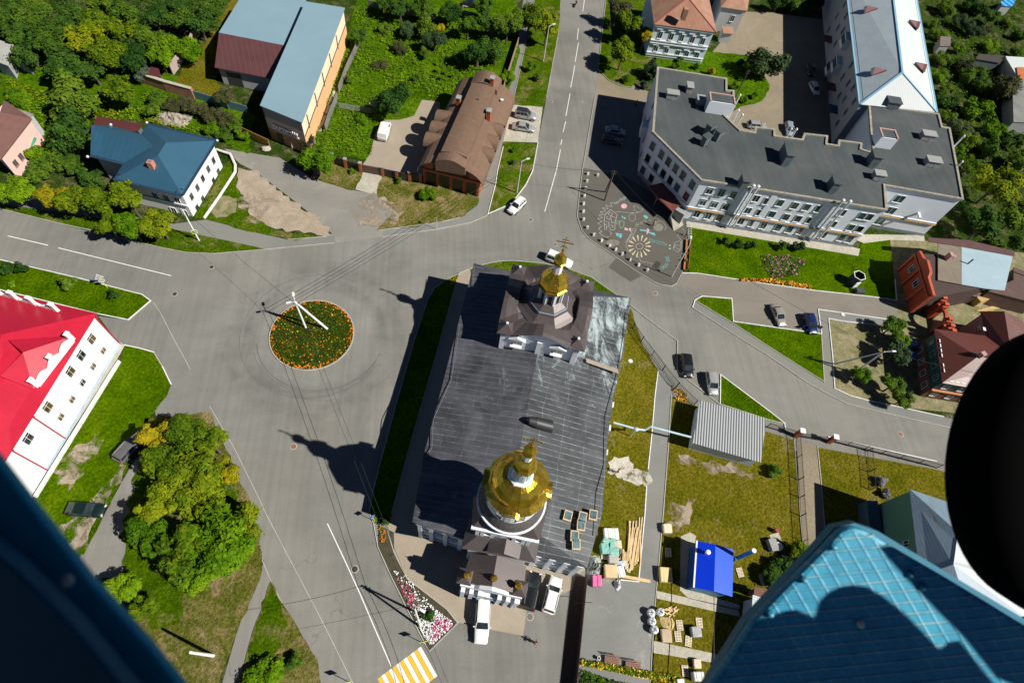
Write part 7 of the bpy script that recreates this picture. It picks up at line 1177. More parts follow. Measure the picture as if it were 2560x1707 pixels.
ts, _t = pole('warning_sign_post', 'white triangular warning sign over a round sign beside the front lawn kerb', (270, 721), 2.9, M_FLY, .045, ins=0); plate(ts, _t+Vector((0, 0, .1)), (-.5, 1), 'tri', .62, [M_SIGNW, M_SIGNW]); plate(ts, _t-Vector((0, 0, .9)), (-.5, 1), 'ci', .42, [M_SIGNW, M_SIGNW])
ts, _t = pole('crossing_sign_post', 'yellow bordered crossing sign on a post left of the zebra', (876, 1706), 3.0, M_LAMP, .05, ins=0); ped(ts, _t-Vector((0, 0, .3)), (.2, -1), .42)
ts, _t = pole('crossing_sign_post', 'crossing sign on a post at the tip of the petunia bed', (1060, 1608), 3.0, M_LAMP, .05, ins=0); ped(ts, _t-Vector((0, 0, .3)), (-.2, 1), .42)
ts, _t = pole('sign_post', 'blue sign on a post at the shadowed tip of the church lawn', (936, 1302), 2.8, M_LAMP, .05, ins=0); plate(ts, _t-Vector((0, 0, .3)), (-.6, 1), 'sq', .32, [M_SBLUE, M_SIGNW])
M_WIRE = paint('wire', (.02, .02, .02), .6, .05)
def wire(a, b, sag, label, r=.022):
    n = 14; pts = [a.lerp(b, i/n)-Vector((0, 0, sag*4*(i/n)*(1-i/n))) for i in range(n+1)]; mb = MB(); mb.path(pts, r, 4); single(mb, 'overhead_wire', M_WIRE, label, 'wire', 'overhead wires')
w0 = Vector((.35, 0, -.15)); o5 = Vector((0, 0, -.5))
for a, b, lb in ((tR, tB, 'overhead wires from the roundabout pole to the lower verge lamp pole'), (tR, tF, 'overhead wires from the roundabout pole to the petunia bed pole'), (tF, P(1150, 1800, 7.5), 'overhead wires from the petunia bed pole to the bottom edge')):
    for k in (-1, 1): wire(a+w0*k, b+w0*k, .7, lb, .026)
wire(tA+w0, tR-w0, .6, 'overhead wire from the left road pole to the roundabout pole'); wire(tB+w0, tW, .6, 'overhead wire from the verge lamp pole to the plaza timber pole'); wire(tW, tD, .6, 'overhead wire across the chalk plaza'); wire(tD, tT, .8, 'overhead wire above the parking lot and grass triangles'); wire(tT, P(2600, 960, 7), .5, 'overhead wire from the double lamp pole to the right'); wire(tB, tC, .6, 'overhead wire along the top road verge'); wire(tF, P(700, 1580, 7.5), .6, 'overhead wire crossing the lower road'); wire(P(1785, 1477, 4.3), P(1787, 1800, 4.5), .1, 'straight yellowish cable running down from the blue shed roof', .05)
# ================================================================ FENCES AND WALLS
M_IRON = paint('black_iron', (.015, .013, .013), .6, .1)
def ironfence(label, pts, h=1.7, brick=()):
    q = [P(*p) for p in pts]; T = thing('iron_fence', label, 'fence', q[0]); rail = MB(); pk = MB()
    for a, b in zip(q, q[1:]):
        d = b-a; L = d.length; n = max(1, int(L/2.5))
        for z in (.25, h-.2): rail.beam(a+Vector((0, 0, z)), b+Vector((0, 0, z)), .05, .05)
        for i in range(n+1): m2 = MB(); m2.box(a+d*(i/n)+Vector((0, 0, h/2)), (.08, .08, h)); m2.build('post', M_IRON, T)
        k = int(L/.16)
        for i in range(k): p = a+d*((i+.5)/k); pk.box(p+Vector((0, 0, h/2+.05)), (.022, .022, h))
    rail.build('rail', M_IRON, T); pk.build('pickets', M_IRON, T)
ironfence('black iron picket fence curving from the church corner to the garage', [(1560, 790), (1602, 854), (1656, 925), (1690, 968), (1735, 1012)]); ironfence('black iron picket fence along the road from the garage to the orange pillars', [(1915, 1068), (1985, 1089)]); ironfence('long black iron fence between road and yard running right under the tyre', [(2072, 1103), (2200, 1135), (2340, 1170)]); ironfence('brown iron fence along the left side of the yard driveway', [(1988, 1092), (1995, 1200), (2000, 1290), (2010, 1420)]); ironfence('black iron frame fence in the grass right of the driveway', [(2166, 1128), (2170, 1180), (2174, 1225)])
ironfence('iron double gate between the two orange pillars', [(1996, 1092), (2064, 1104)], 1.6)
for x, y, lb in ((1988, 1090, 'orange brick gate pillar with white cap, left one'), (2070, 1105, 'orange brick gate pillar with white cap, right one')):
    c = P(x, y); T = thing('gate_pillar', lb, 'pillar', c); mb = MB(); mb.box(c+Vector((0, 0, 1.1)), (.6, .6, 2.2), rz=-.25); mb.build('shaft', M_BRICK, T); mb = MB(); mb.box(c+Vector((0, 0, 2.27)), (.8, .8, .14), rz=-.25); mb.build('cap', M_SIGNW, T)
def wallrun(name, label, pts, h, th, m, cat='wall', cap=None):
    q = [P(*p) for p in pts]; T = thing(name, label, cat, q[0]); mb = MB()
    for a, b in zip(q, q[1:]): d = (b-a).normalized(); mb.beam(a+Vector((0, 0, h/2))-d*th*.3, b+Vector((0, 0, h/2))+d*th*.3, th, h)
    mb.build('panel', m, T)
    if cap:
        mb = MB()
        for a, b in zip(q, q[1:]): mb.beam(a+Vector((0, 0, h+.05)), b+Vector((0, 0, h+.05)), th+.12, .12)
        mb.build('cap', cap, T)
    return T
M_WOODF = stripes('grey_fence_boards', (.20, .19, .175), .25, R_(70), .5, .85, line=.12, var=.3); M_OLDB = dirt('old_brick_wall', (.30, .12, .075), (.48, .27, .18), .5, .8)
wallrun('old_brick_wall', 'crumbling old brick wall between the dense wood and the overgrown strip', [(352, 205), (420, 228), (487, 246)], 2.2, .55, M_OLDB, cap=M_CONC); wallrun('metal_fence', 'pale blue sheet fence continuing right of the old brick wall', [(489, 247), (560, 268), (622, 285)], 1.8, .08, paint('blue_fence', (.12, .25, .32), .5), 'fence')
wallrun('concrete_wall', 'long pinkish concrete panel wall beside the dense wood', [(434, 188), (480, 125), (510, 60), (545, -20)], 2.4, .15, paint('pink_concrete', (.42, .33, .29), .85, .12)); wallrun('board_fence', 'old grey board fence between warehouse and meadow, upper stretch', [(897, 118), (868, 180), (848, 235)], 1.7, .1, M_WOODF, 'fence'); wallrun('board_fence', 'old grey board fence between warehouse and meadow, lower stretch', [(845, 250), (828, 290), (815, 330)], 1.7, .1, M_WOODF, 'fence'); wallrun('board_fence', 'weathered board fence at the top behind the garden trees', [(922, 18), (1000, 38), (1090, 52)], 1.6, .1, M_WOODF, 'fence')
wallrun('pale_fence', 'pale sheet fence between garden and the upper pavement', [(1300, 95), (1284, 145), (1262, 215), (1256, 235)], 1.7, .08, paint('rusty_pale', (.3, .2, .16), .8), 'fence'); wallrun('stone_kerb_wall', 'rough white stone kerb at the foot of the peach wall', [(838, 225), (815, 290), (800, 330)], .35, .5, M_CONC)
wg = thing('gate_wall', 'garden wall of black stone panels between orange brick pillars', 'wall', P(900, 420))
q = [P(*p) for p in ((833, 408), (866, 420), (903, 430), (958, 440), (993, 448), (1025, 452), (1052, 456))]
for i, p in enumerate(q): mb = MB(); mb.box(p+Vector((0, 0, 1.1)), (.5, .5, 2.2), rz=-.2); mb.build('pillar', M_BRICK, wg); mb = MB(); mb.box(p+Vector((0, 0, 2.25)), (.62, .62, .12), rz=-.2); mb.build('pillar_cap', M_STKL, wg)
for i, (a, b) in enumerate(zip(q, q[1:])):
    mb = MB(); mb.beam(a+Vector((0, 0, .95)), b+Vector((0, 0, .95)), .2, 1.7); mb.build('gate_leaf' if i == 2 else 'stone_panel', paint('brown_gate', (.10, .055, .045), .6) if i == 2 else M_STONE, wg)
wallrun('wooden_gate', 'amber board gate at the left of the warehouse front', [(604, 335), (640, 352), (675, 368)], 1.8, .1, stripes('amber_boards', (.42, .22, .05), .3, R_(-25), .6, .7, line=.1), 'gate'); wallrun('white_fence', 'white profiled fence half hidden by the lime tree', [(731, 372), (745, 350), (790, 362)], 2.0, .06, stripes('white_profile', (.6, .56, .58), .3, R_(60), .6, .6, line=.3), 'fence')
fb = thing('sheet_fence', 'brown sheet fence with spear tips dividing parking and work yard', 'fence', P(1462, 1441)); a, b = P(1462, 1441), P(1430, 1760); mb = MB(); mb.beam(a+Vector((0, 0, .9)), b+Vector((0, 0, .9)), .06, 1.8); mb.build('panel', M_IRON if False else paint('brown_fence_sheet', (.07, .04, .028), .6), fb); mb = MB(); n = int((b-a).length/.28)
for i in range(n): p = a.lerp(b, (i+.5)/n)+Vector((0, 0, 1.8)); mb.raw([p+Vector((0, -.06, 0)), p+Vector((0, .06, 0)), p+Vector((.02, 0, .2)), p+Vector((-.02, 0, .2))], [(0, 1, 2), (1, 0, 3)])
mb.build('spear_tips', MATS['brown_fence_sheet'], fb); mb = MB(); n = 14; c0 = P(1451, 1512); mb.path([c0+Vector((-1.1*math.cos(math.pi*i/n), .0, 1.9+.8*math.sin(math.pi*i/n))) for i in range(n+1)], .04, 6); mb.build('gate_arch', M_IRON, fb)
hpz = [P(541, 374, .5), P(575, 385, .5), P(588, 412, .5), P(588, 430, .5), P(548, 492, .4), P(510, 546, .4)]; mb = MB(); mb.path(hpz, .24, 8); single(mb, 'heating_pipe', paint('wrapped_pipe', (.72, .70, .62), .8, .2, 1.5), 'low white wrapped heating pipe bending round the white house side', 'pipe')
# ================================================================ PLAZA
for i, (x, y) in enumerate(tile(1280, 427, 3.672, (694, 38), (784, 50), (686, 104), (672, 170), (662, 240), (654, 312), (652, 382), (654, 455), (688, 530), (748, 595), (818, 648), (893, 697), (948, 732), (1008, 772), (1083, 822), (1158, 872), (1238, 920))):
    p = P(x, y)
    if i == 0: BT0 = thing('concrete_bollard', 'white concrete block of the row edging the chalk plaza', 'bollard', (0, 0, 0), local=True, group='white blocks round the plaza'); ORG[BT0.name] = Vector(); mb = MB(); mb.box((0, 0, .3), (.46, .46, .6), taper=.85); mb.build('block', M_KERBW, BT0, bevel=.03); mb = MB(); mb.lathe((0, 0, .6), [(.12, 0), (.12, .05), (.02, .07)], 10); mb.build('top_boss', M_KERB, BT0); BT0.location = (p.x, p.y, .03)
    else: dup(BT0, (p.x, p.y, .03), rnd.uniform(-.3, .3))
CH_W, CH_Y, CH_B, CH_P, CH_G = [paint('chalk_'+n, c, .9, .25, 2) for n, c in (('white', (.42, .41, .38)), ('yellow', (.60, .52, .33)), ('blue', (.13, .42, .46)), ('pink', (.62, .38, .40)), ('green', (.20, .50, .28)))]
PZ_ = Z_P+.025
def chalk(kind, m, pix, w_=.07, closed=False, fill=False):
    mb = MB(); q = [P(x, y, PZ_) for x, y in pix]
    if fill: a = sum(q[i].x*q[(i+1) % len(q)].y-q[(i+1) % len(q)].x*q[i].y for i in range(len(q))); mb.face(q if a > 0 else q[::-1])
    else:
        if closed: q.append(q[0])
        for a, b in zip(q, q[1:]):
            d = (b-a); d.normalize(); n = Vector((-d.y, d.x, 0))*w_/2; mb.face([a-n, b-n, b+n, a+n])
    return mb
def T3(*p): return tile(1280, 427, 3.672, *p)
def merge(name, m, lst):
    mb = MB()
    for x in lst: mb.raw(x.v, x.f)
    struct(mb, name, m)
sun = []
for a in range(0, 360, 26):
    r0, r1 = 16, 27; c = (318.5+0, 188.8)
    p = (1280+1170/3.672, 427+693/3.672); k = (.92, 1.0); sun.append(chalk('', CH_Y, [(p[0]+r0*k[0]*math.cos(R_(a-2)), p[1]+r0*k[1]*math.sin(R_(a-2))*.85), (p[0]+r1*math.cos(R_(a-4)), p[1]+r1*math.sin(R_(a-4))), (p[0]+(r1+2)*math.cos(R_(a)), p[1]+(r1+2)*math.sin(R_(a))), (p[0]+r1*math.cos(R_(a+4)), p[1]+r1*math.sin(R_(a+4))), (p[0]+r0*k[0]*math.cos(R_(a+2)), p[1]+r0*math.sin(R_(a+2))*.85)], fill=True))
merge('chalk_sun', CH_Y, sun)
ci = lambda x, y, r, n=14, e=.8: [(x+r*math.cos(6.283*i/n), y+r*e*math.sin(6.283*i/n)) for i in range(n)]
L_ = [chalk('', 0, T3((1170, 693))and ci(1280+1170/3.672, 427+693/3.672, 9), .08, True)]
L_ += [chalk('', 0, T3((1050, 240), (1010, 262), (975, 285), (945, 300), (905, 292), (918, 330), (860, 315), (882, 350), (830, 340), (862, 372), (805, 378), (845, 402), (795, 408), (835, 432), (785, 438), (828, 466), (788, 480), (828, 508), (792, 530), (828, 560), (800, 570), (820, 585), (860, 612), (900, 605), (912, 570), (890, 548)), .08)]
mz = [((850, 545), (845, 470), (855, 400), (905, 357), (930, 375), (968, 405), (945, 470), (945, 540), (905, 545), (900, 520)), ((862, 545), (870, 510), (890, 515), (890, 470), (860, 465)), ((870, 440), (900, 450), (905, 415), (880, 395), (905, 380)), ((920, 385), (915, 420), (950, 430)), ((912, 440), (915, 480), (935, 470)), ((880, 420), (865, 430)), ((905, 500), (925, 500), (925, 525)), ((850, 500), (870, 490))]
L_ += [chalk('', 0, T3(*q_), .09) for q_ in mz]
L_ += [chalk('', 0, T3((945, 378), (1000, 378), (1060, 385), (1150, 385), (1195, 370), (1200, 350), (1170, 345), (1130, 320), (1115, 330), (1125, 365), (1155, 380), (1100, 390), (1072, 415), (1078, 450), (1105, 465), (1135, 445), (1130, 405), (1090, 390)), .06), chalk('', 0, T3((1110, 570), (1060, 640), (1045, 690), (1070, 740), (1120, 760), (1165, 790), (1180, 830), (1240, 840), (1295, 855)), .06)]
for k in range(7): a = (1135-k*12, 530+k*20); L_.append(chalk('', 0, T3((a[0]-22, a[1]), (a[0]+10, a[1]+6)), .06))
L_ += [chalk('', 0, T3((1112, 528), (1050, 655)), .06), chalk('', 0, T3((1142, 535), (1080, 662)), .06), chalk('', 0, T3((1560, 720), (1520, 745), (1480, 720), (1500, 680), (1550, 690), (1560, 640), (1520, 600), (1530, 575), (1580, 590), (1600, 560), (1560, 530)), .06), chalk('', 0, T3((1480, 715), (1495, 660), (1540, 640), (1560, 700), (1530, 725), (1500, 700)), .06)]
L_ += [chalk('', 0, T3((1320, 510), (1318, 480), (1350, 460), (1395, 475), (1415, 515), (1400, 545)), .05)] + [chalk('', 0, ci(*T3(p_)[0], 3.2), .05, True) for p_ in ((1150, 490), (1190, 480), (1222, 462), (1270, 452), (1145, 505), (948, 298), (970, 290), (1022, 262))]
merge('chalk_lines', CH_W, L_)
merge('chalk_blue_drawings', CH_B, [chalk('', 0, T3(*q_), fill=True) for q_ in (((950, 570), (980, 575), (985, 600), (960, 600)), ((985, 575), (1010, 578), (1008, 612), (985, 620)), ((1205, 408), (1235, 410), (1252, 435), (1235, 442), (1215, 430)), ((1170, 535), (1240, 545), (1240, 558), (1180, 550)), ((1255, 560), (1310, 572), (1318, 600), (1262, 575)), ((1002, 412), (1022, 420), (1020, 445)), ((1025, 425), (1048, 430), (1030, 450)))]+[chalk('', 0, T3(*q_), .07, True) for q_ in [((1262+i*26, 625+i*7+(i % 2)*5), (1290+i*26, 630+i*7+(i % 2)*5), (1288+i*26, 650+i*7), (1262+i*26, 645+i*7)) for i in range(6)]]+[chalk('', 0, ci(*T3(p_)[0], 3.6), .08, True) for p_ in ((1425, 797), (1432, 822), (1420, 860), (1403, 878), (1380, 892), (1035, 245), (1000, 262))])
merge('chalk_pink_drawings', CH_P, [chalk('', 0, ci(*T3((1028, 325))[0], 7.5), fill=True)]+[chalk('', 0, T3(*q_), fill=True) for q_ in (((1035, 520), (1062, 530), (1068, 548), (1032, 545)), ((1072, 525), (1095, 528), (1092, 558), (1075, 548)), ((1240, 530), (1262, 535), (1255, 570), (1235, 585)), ((1440, 678), (1462, 685), (1444, 692)))])
merge('chalk_green_drawings', CH_G, [chalk('', 0, T3(*q_), .07, True) for q_ in (((952, 458), (985, 470), (988, 492), (958, 485)), ((990, 455), (1030, 470), (1025, 510), (995, 530), (988, 498)))]+[chalk('', 0, ci(*T3((1449, 714))[0], 2.5), fill=True)]); merge('chalk_faded_blot', paint('chalk_blot', (.20, .185, .16), .9, .2), [chalk('', 0, ci(1280+925/3.672, 427+662/3.672, 17, 16, .5), fill=True), chalk('', 0, ci(1280+1345/3.672, 427+520/3.672, 12, 16, .8), fill=True)])
for i, (a, b, lb) in enumerate((((1718, 602), (1716, 636), 'orange slatted bench at the plaza edge, upper one'), ((1715, 640), (1711, 678), 'orange slatted bench at the plaza edge, lower one'))):
    p, q = P(*a), P(*b); T = thing('park_bench', lb, 'bench', (p+q)/2, group='orange benches'); d = (q-p).normalized(); n = Vector((-d.y, d.x, 0)); mb = MB()
    for k in range(4): mb.beam(p+n*(k*.17-.3)+Vector((0, 0, .45)), q+n*(k*.17-.3)+Vector((0, 0, .45)), .13, .05)
    mb.build('seat', paint('orange_wood', (.50, .18, .05), .6), T); mb = MB(); mb.beam(p+n*.42+Vector((0, 0, .75)), q+n*.42+Vector((0, 0, .75)), .05, .35); mb.build('backrest', MATS['orange_wood'], T)
    for t in (.08, .92): mb = MB(); mb.box(p.lerp(q, t)+Vector((0, 0, .21)), (.6, .08, .42), rz=0); mb.build('leg', M_STK, T)
mb = MB()
for k in range(6): c = P(1722, 566+k*6); n = 8; mb.path([c+Vector((.5*math.cos(math.pi*i/n), 0, .75*math.sin(math.pi*i/n))) for i in range(n+1)], .03, 5)
T = thing('bike_rack', 'white bicycle rack of round hoops beside the lawn corner', 'bike rack', P(1722, 580)); mb.build('hoops', M_POLEW, T); mb = MB(); mb.beam(P(1722, 563, .04), P(1722, 600, .04), .06, .06); mb.build('base_rail', M_POLEW, T)
T = thing('grid_shadow', 'dark grid laid on the chalk plaza as a notice board shadow', 'painted_shadow', P(1641, 663)); mb = MB(); e = T3((1325, 828), (1365, 850), (1330, 910), (1290, 888)); q = [P(x, y, PZ_) for x, y in e];  # flat dark grid stands in for a notice board's cast shadow
for i in range(5): mb.beam(q[0].lerp(q[1], i/4), q[3].lerp(q[2], i/4), .1, .06); mb.beam(q[0].lerp(q[3], i/4), q[1].lerp(q[2], i/4), .1, .06)
mb.build('bars', paint('grid_shadow_brown', (.05, .045, .04), .7), T); mb = MB(); mb.prism([Vector((p.x, p.y, 0)) for p in q], Z_P+.021, PZ_+.005); mb.build('frame', paint('grid_shadow_base', (.07, .065, .06), .8), T)
T = thing('bus_shelter_box', 'dark hexagonal kiosk with white panel standing on the hospital lawn', 'kiosk', P(2140, 700)); c = foot(2146, 692, 2.0); mb = MB(); mb.lathe((c.x, c.y, 0), [(1.15, 0), (1.15, 2.4)], 6, .3, cap=False); mb.lathe((c.x, c.y, 0), [(1.05, 2.4), (1.05, .1), (.01, .09)], 6, .3, cap=False); mb.build('housing', paint('kiosk_dark', (.05, .06, .06), .6), T); mb = MB(); mb.lathe((c.x, c.y, 0), [(1.05, 2.39), (1.18, 2.39), (1.18, 2.46), (1.05, 2.46)], 6, .3, cap=False); mb.build('rim', M_POLEW, T); mb = MB(); mb.box((c.x-.3, c.y-1.25, 1.2), (1.0, .12, 1.4), rz=.2); mb.build('panel', M_SIGNW, T); mb = MB(); mb.box((c.x+.3, c.y-2.2, .5), (1.5, 1.0, 1.0), rz=-.1); mb.build('low_box', paint('kiosk_dark', (.05, .06, .06), .6), T)
# ================================================================ WORK YARD
def Y3(*p): return tile(1440, 1280, 7.84, *p)
M_PINE = paint('pine_board', (.66, .47, .24), .7, .2, 2); M_PINEW = paint('pale_board', (.70, .60, .45), .7, .2, 2); M_WRAP = paint('plastic_wrap_white', (.68, .71, .72), .3, .2, 3, coat=.3); M_TEALP = paint('teal_print_wrap', (.22, .52, .46), .35, .5, 3, coat=.3); M_CARD = paint('cardboard', (.62, .47, .26), .8, .1, 1.5); M_TARP = dirt('grey_green_tarp', (.16, .19, .16), (.5, .53, .48), .5, 2.5)
first = {}
def proto_or_dup(key, make, at, rz, label, group, sc=None):
    if key not in first: T = make(); first[key] = T; T.location = at; T.rotation_euler = (0, 0, rz); T['label'] = label; T['group'] = group; return T
    return dup(first[key], at, rz, label, group, sc)
def mk_pallet():
    T = thing('wooden_pallet', 'p', 'pallet', (0, 0, 0), local=True); ORG[T.name] = Vector(); mb = MB()
    for i in range(7): mb.box((0, -.54+i*.18, .13), (.84, .11, .03))
    mb.build('deck', M_PINEW, T)
    for x in (-.36, 0, .36): mb = MB(); mb.box((x, 0, .055), (.1, 1.18, .1)); mb.build('bearer', M_PINE, T)
    return T
def pallet(x, y, rz, lb, z=.1): p = P(x, y, z+.1); return proto_or_dup('pal', mk_pallet, (p.x, p.y, z), rz, lb, 'wooden pallets of the work yard')
def stack(x, y, sx, sy, h, rz, m, lb, cat='stack', name='wrapped_stack', z=.1, strap=None):
    p = P(x, y, z+h); T = thing(name, lb, cat, (p.x, p.y, z), rz, local=True); ORG[T.name] = Vector(); mb = MB(); mb.smooth = False
    g = [[Vector((a*sx/2*(1+rnd.uniform(-.04, .04)), b*sy/2*(1+rnd.uniform(-.04, .04)), zz+rnd.uniform(-.03, .03)*(zz > 0))) for a, b in ((-1, -1), (0, -1.02), (1, -1), (1.02, 0), (1, 1), (0, 1.02), (-1, 1), (-1.02, 0))] for zz in (0, h*.5, h)]
    g.append([v*1.0 for v in g[-1]]); 
    for v in g[-1]: v.x *= .86; v.y *= .86; v.z += .04
    mb.loft(g); mb.build('body', m, T)
    if strap:
        mb = MB()
        for k in (-.25, .25): mb.box((k*sx, 0, h+.03), (.04, sy*1.0, .05))
        mb.build('strap', strap, T)
    return T
for px_, rz, lb in ((Y3((555, 830))[0], -.15, 'orange pine pallet in the middle of the packed stacks'), (Y3((1020, 1065))[0], .5, 'tilted pallet just below the long boards'), (Y3((1810, 785))[0], -.1, 'pale pallet alone on grass right of the path'), ((1699, 1562), -.05, 'upper pallet leaning row beside the sand heap'), ((1695, 1590), -.05, 'lower pallet of the row beside the sand heap'), ((1748, 1556), -.12, 'pale pallet above the wrapped reel'), ((1721, 1602), -.3, 'pallet at the edge of the lower concrete path'), ((1713, 1676), -.1, 'pallet near the bottom edge right of the hedge'), ((1850, 1430), .1, 'pallet right of the blue shed wall')): pallet(*px_, rz, lb)
for (pp_, sx, sy, h, rz, m, lb) in ((Y3((700, 420))[0], 1.9, 1.5, .8, -.05, M_WRAP, 'white wrapped bundle under a white frame, top of the stacks'), (Y3((595, 555))[0], .85, .8, 1.1, -.6, M_TEALP, 'turned block stack with teal base'), (Y3((725, 590))[0], .8, 1.1, 1.0, -.1, M_TEALP, 'teal printed stack left of the pair'), (Y3((835, 620))[0], .75, 1.0, 1.0, -.1, M_PINEW, 'pale brick stack right of the pair'), (Y3((575, 705))[0], 1.0, 1.35, 1.1, 0, M_TEALP, 'tall teal and white stack above the orange pallet'), (Y3((755, 760))[0], 1.25, 1.1, 1.0, -.1, M_TEALP, 'wide teal printed stack nearest the boards'), (Y3((745, 900))[0], 1.3, 1.2, .9, -.08, paint('block_grey', (.45, .42, .38), .8, .25, 4), 'grey white block stack with dark gaps'),
    (Y3((690, 1150))[0], 1.6, 1.6, .9, -.08, M_CARD, 'big yellow cardboard box beside the tarps'), (Y3((880, 1150))[0], 1.0, 1.4, .8, .15, M_WRAP, 'white wrapped sack right of the cardboard box'), (Y3((860, 1010))[0], 1.4, .7, .5, .2, paint('blue_white_film', (.5, .58, .66), .3, .3, 3), 'crumpled pale blue film bundle'), (Y3((1800, 310))[0], 1.15, 1.2, .7, -.05, M_PINEW, 'pale crate stack at the top right of the path'), (Y3((1775, 1220))[0], 1.6, 1.8, .8, -.1, paint('yellow_board_pack', (.70, .55, .26), .7, .12, 2), 'yellow insulation board pack beside the path'), ((1667, 1588), 1.25, 1.5, .5, -.1, paint('tan_sheet', (.50, .38, .25), .8, .12), 'tan sheeted stack below the white bags'), ((1742, 1578), 1.2, 1.2, .8, 0, paint('clear_film', (.42, .45, .46), .25, .4, 3), 'film wrapped reel under the pale pallet'), ((1744, 1658), .9, 1.0, .6, -.1, M_PINEW, 'pale stack at the bottom edge beside the black pole base'), ((1915, 1448), 1.0, 1.5, .7, 0, paint('slate_stack', (.22, .2, .17), .8, .3, 3), 'dark roofing stack with teal top near the tangled bush'), ((1748, 1690), 1.3, 1.0, 1.1, -.05, M_WRAP, 'white chest in the bottom row of the yard'), ((1702, 1703), .9, .6, .6, -.05, M_WRAP, 'small white box at the bottom edge of the yard')):
    stack(*pp_, sx, sy, h, rz, m, lb, strap=M_PINE if h > .75 and m is not M_CARD else None)
T = thing('insulation_pack', 'hot pink wrapped insulation pack at the foot of the tarps', 'pack', P(*Y3((410, 1340))[0])); p = P(*Y3((410, 1340))[0], .8)
for k in range(2): mb = MB(); mb.box((p.x-.3+k*.62, p.y, .5), (.58, 1.4, .85), rz=-.12); mb.build('roll', paint('pink_film', (.72, .16, .36), .35, .25, 3), T, bevel=.08)
def heap(name, lb, pts, h, m, cat, n=40, s=.4, jag=.5):
    q = [P(x, y) for x, y in pts]; c = sum(q, Vector())/len(q); T = thing(name, lb, cat, c); mb = MB(); r = random.Random(len(lb)); R = max((p-c).length for p in q); K, A_ = 7, 18; rings = []
    for k in range(K+1):
        t = k/K; ring_ = []
        for i in range(A_):
            a = 6.283*i/A_; e = Vector((math.cos(a), math.sin(a), 0)); lim = 1e9
            for u, v in zip(q, q[1:]+q[:1]):
                d = v-u; den = e.x*d.y-e.y*d.x
                if abs(den) > 1e-6:
                    tt = ((u.x-c.x)*d.y-(u.y-c.y)*d.x)/den; ss = ((u.x-c.x)*e.y-(u.y-c.y)*e.x)/den
                    if tt > 0 and -.01 <= ss <= 1.01: lim = min(lim, tt)
            rr2 = (lim if lim < 1e8 else R)*(1-t)*(1+r.uniform(-.08, .08)); ring_.append(c+e*rr2+Vector((0, 0, .05+h*(math.sin(t*1.57))*(1+r.uniform(-jag, jag)*.5))))
        rings.append(ring_)
    mb.loft(rings); mb.build('mound', m, T); return T
heap('tarp_heap', 'crumpled grey green tarps piled at the church corner', Y3((270, 830), (440, 850), (520, 1000), (520, 1100), (460, 1230), (340, 1330), (240, 1320), (200, 1180), (260, 1000)), .9, M_TARP, 'tarp heap', jag=1.2); heap('rubbish_heap', 'white rag and plastic heap under the cardboard box', Y3((740, 1340), (860, 1300), (870, 1480), (800, 1560), (740, 1440)), .5, M_WRAP, 'rubbish heap', jag=1.4)
heap('sand_heap', 'low ochre sand heap between white bags and pallets', [(1643, 1540), (1680, 1542), (1690, 1560), (1680, 1580), (1655, 1575)], .25, dirt('sand', (.42, .32, .14), (.58, .45, .22), .5, 2), 'sand heap'); heap('rubble_heap', 'grey brown rubble and plank heap behind the blue roofed house', [(402, 278), (440, 280), (478, 290), (480, 308), (455, 325), (430, 315), (400, 312), (385, 296)], .8, dirt('rubble', (.20, .165, .12), (.5, .44, .37), .5, 1.4), 'rubble heap', jag=1.3)
T = thing('machinery', 'grey pump machinery with round hose drum beside the tall duct', 'machine', P(1935, 1370)); mb = MB(); c = P(1932, 1362, .6); mb.box((c.x, c.y, .5), (1.1, 1.6, 1.0), rz=.1); mb.build('engine_box', M_STKL, T); mb = MB(); c = P(1948, 1365, .8); mb.lathe((c.x, c.y, 0), [(.5, .1), (.6, .5), (.6, .8), (.42, .85), (.4, .6)], 16); mb.build('drum', M_LAMP, T); mb = MB(); c = P(1917, 1388); mb.path([c+Vector((.7*math.cos(i*.52), .5*math.sin(i*.52), .1)) for i in range(13)], .05, 5); mb.build('hose', M_IRON, T); mb = MB(); mb.path([P(1955, 1388, .6), P(1982, 1396, .6), P(1980, 1450, .6)], .12, 7); mb.build('pipe', M_LAMP, T)
T = thing('brick_barrel', 'rust red upright barrel on a grey slab in the yard lawn', 'barrel', P(1930, 1330)); c = P(1935, 1328); mb = MB(); mb.lathe((c.x, c.y, 0), [(.3, 0), (.32, .3), (.32, .9), (.28, .95)], 14); mb.build('body', paint('rust_red', (.25, .05, .03), .7), T); mb = MB(); mb.box((c.x-.1, c.y-.9, .1), (1.5, 1.2, .12), rz=.2); mb.build('slab', M_CONC, T)
def mk_board():
    T = thing('timber_board', 'b', 'board', (0, 0, 0), local=True); ORG[T.name] = Vector(); mb = MB(); mb.box((0, 0, .05), (6.0, .17, .06)); mb.build('plank', M_PINE, T); mb = MB(); mb.box((3.02, 0, .05), (.05, .17, .06)); mb.build('end_grain', M_PINEW, T); return T
rb_ = random.Random(5); bp0, bp1 = Y3((1020, 780))[0], Y3((1250, 560))[0]
for i in range(34):
    t = i/33; x = 1440+(1010+250*t+rb_.uniform(-15, 15))/7.84; y = 1280+(640+rb_.uniform(-90, 130)-60*t)/7.84; z = .12+.07*(i % 4); p = P(x, y, z); proto_or_dup('brd', mk_board, (p.x, p.y, z), R_(76)+rb_.uniform(-.10, .09), 'sawn timber board in the long pile on the grass by the path', 'sawn boards of the long pile', (rb_.uniform(.55, 1), 1, 1))
for i in range(14): p = P(*Y3((930+rb_.uniform(-60, 80), 900+rb_.uniform(-120, 90)))[0], .2); d = dup(first['brd'], (p.x, p.y, .12+.05*(i % 5)), R_(62)+rb_.uniform(-.5, .5), 'short broken board in the loose heap left of the long pile', 'short boards of the loose heap', (rb_.uniform(.2, .42), .9, 1))
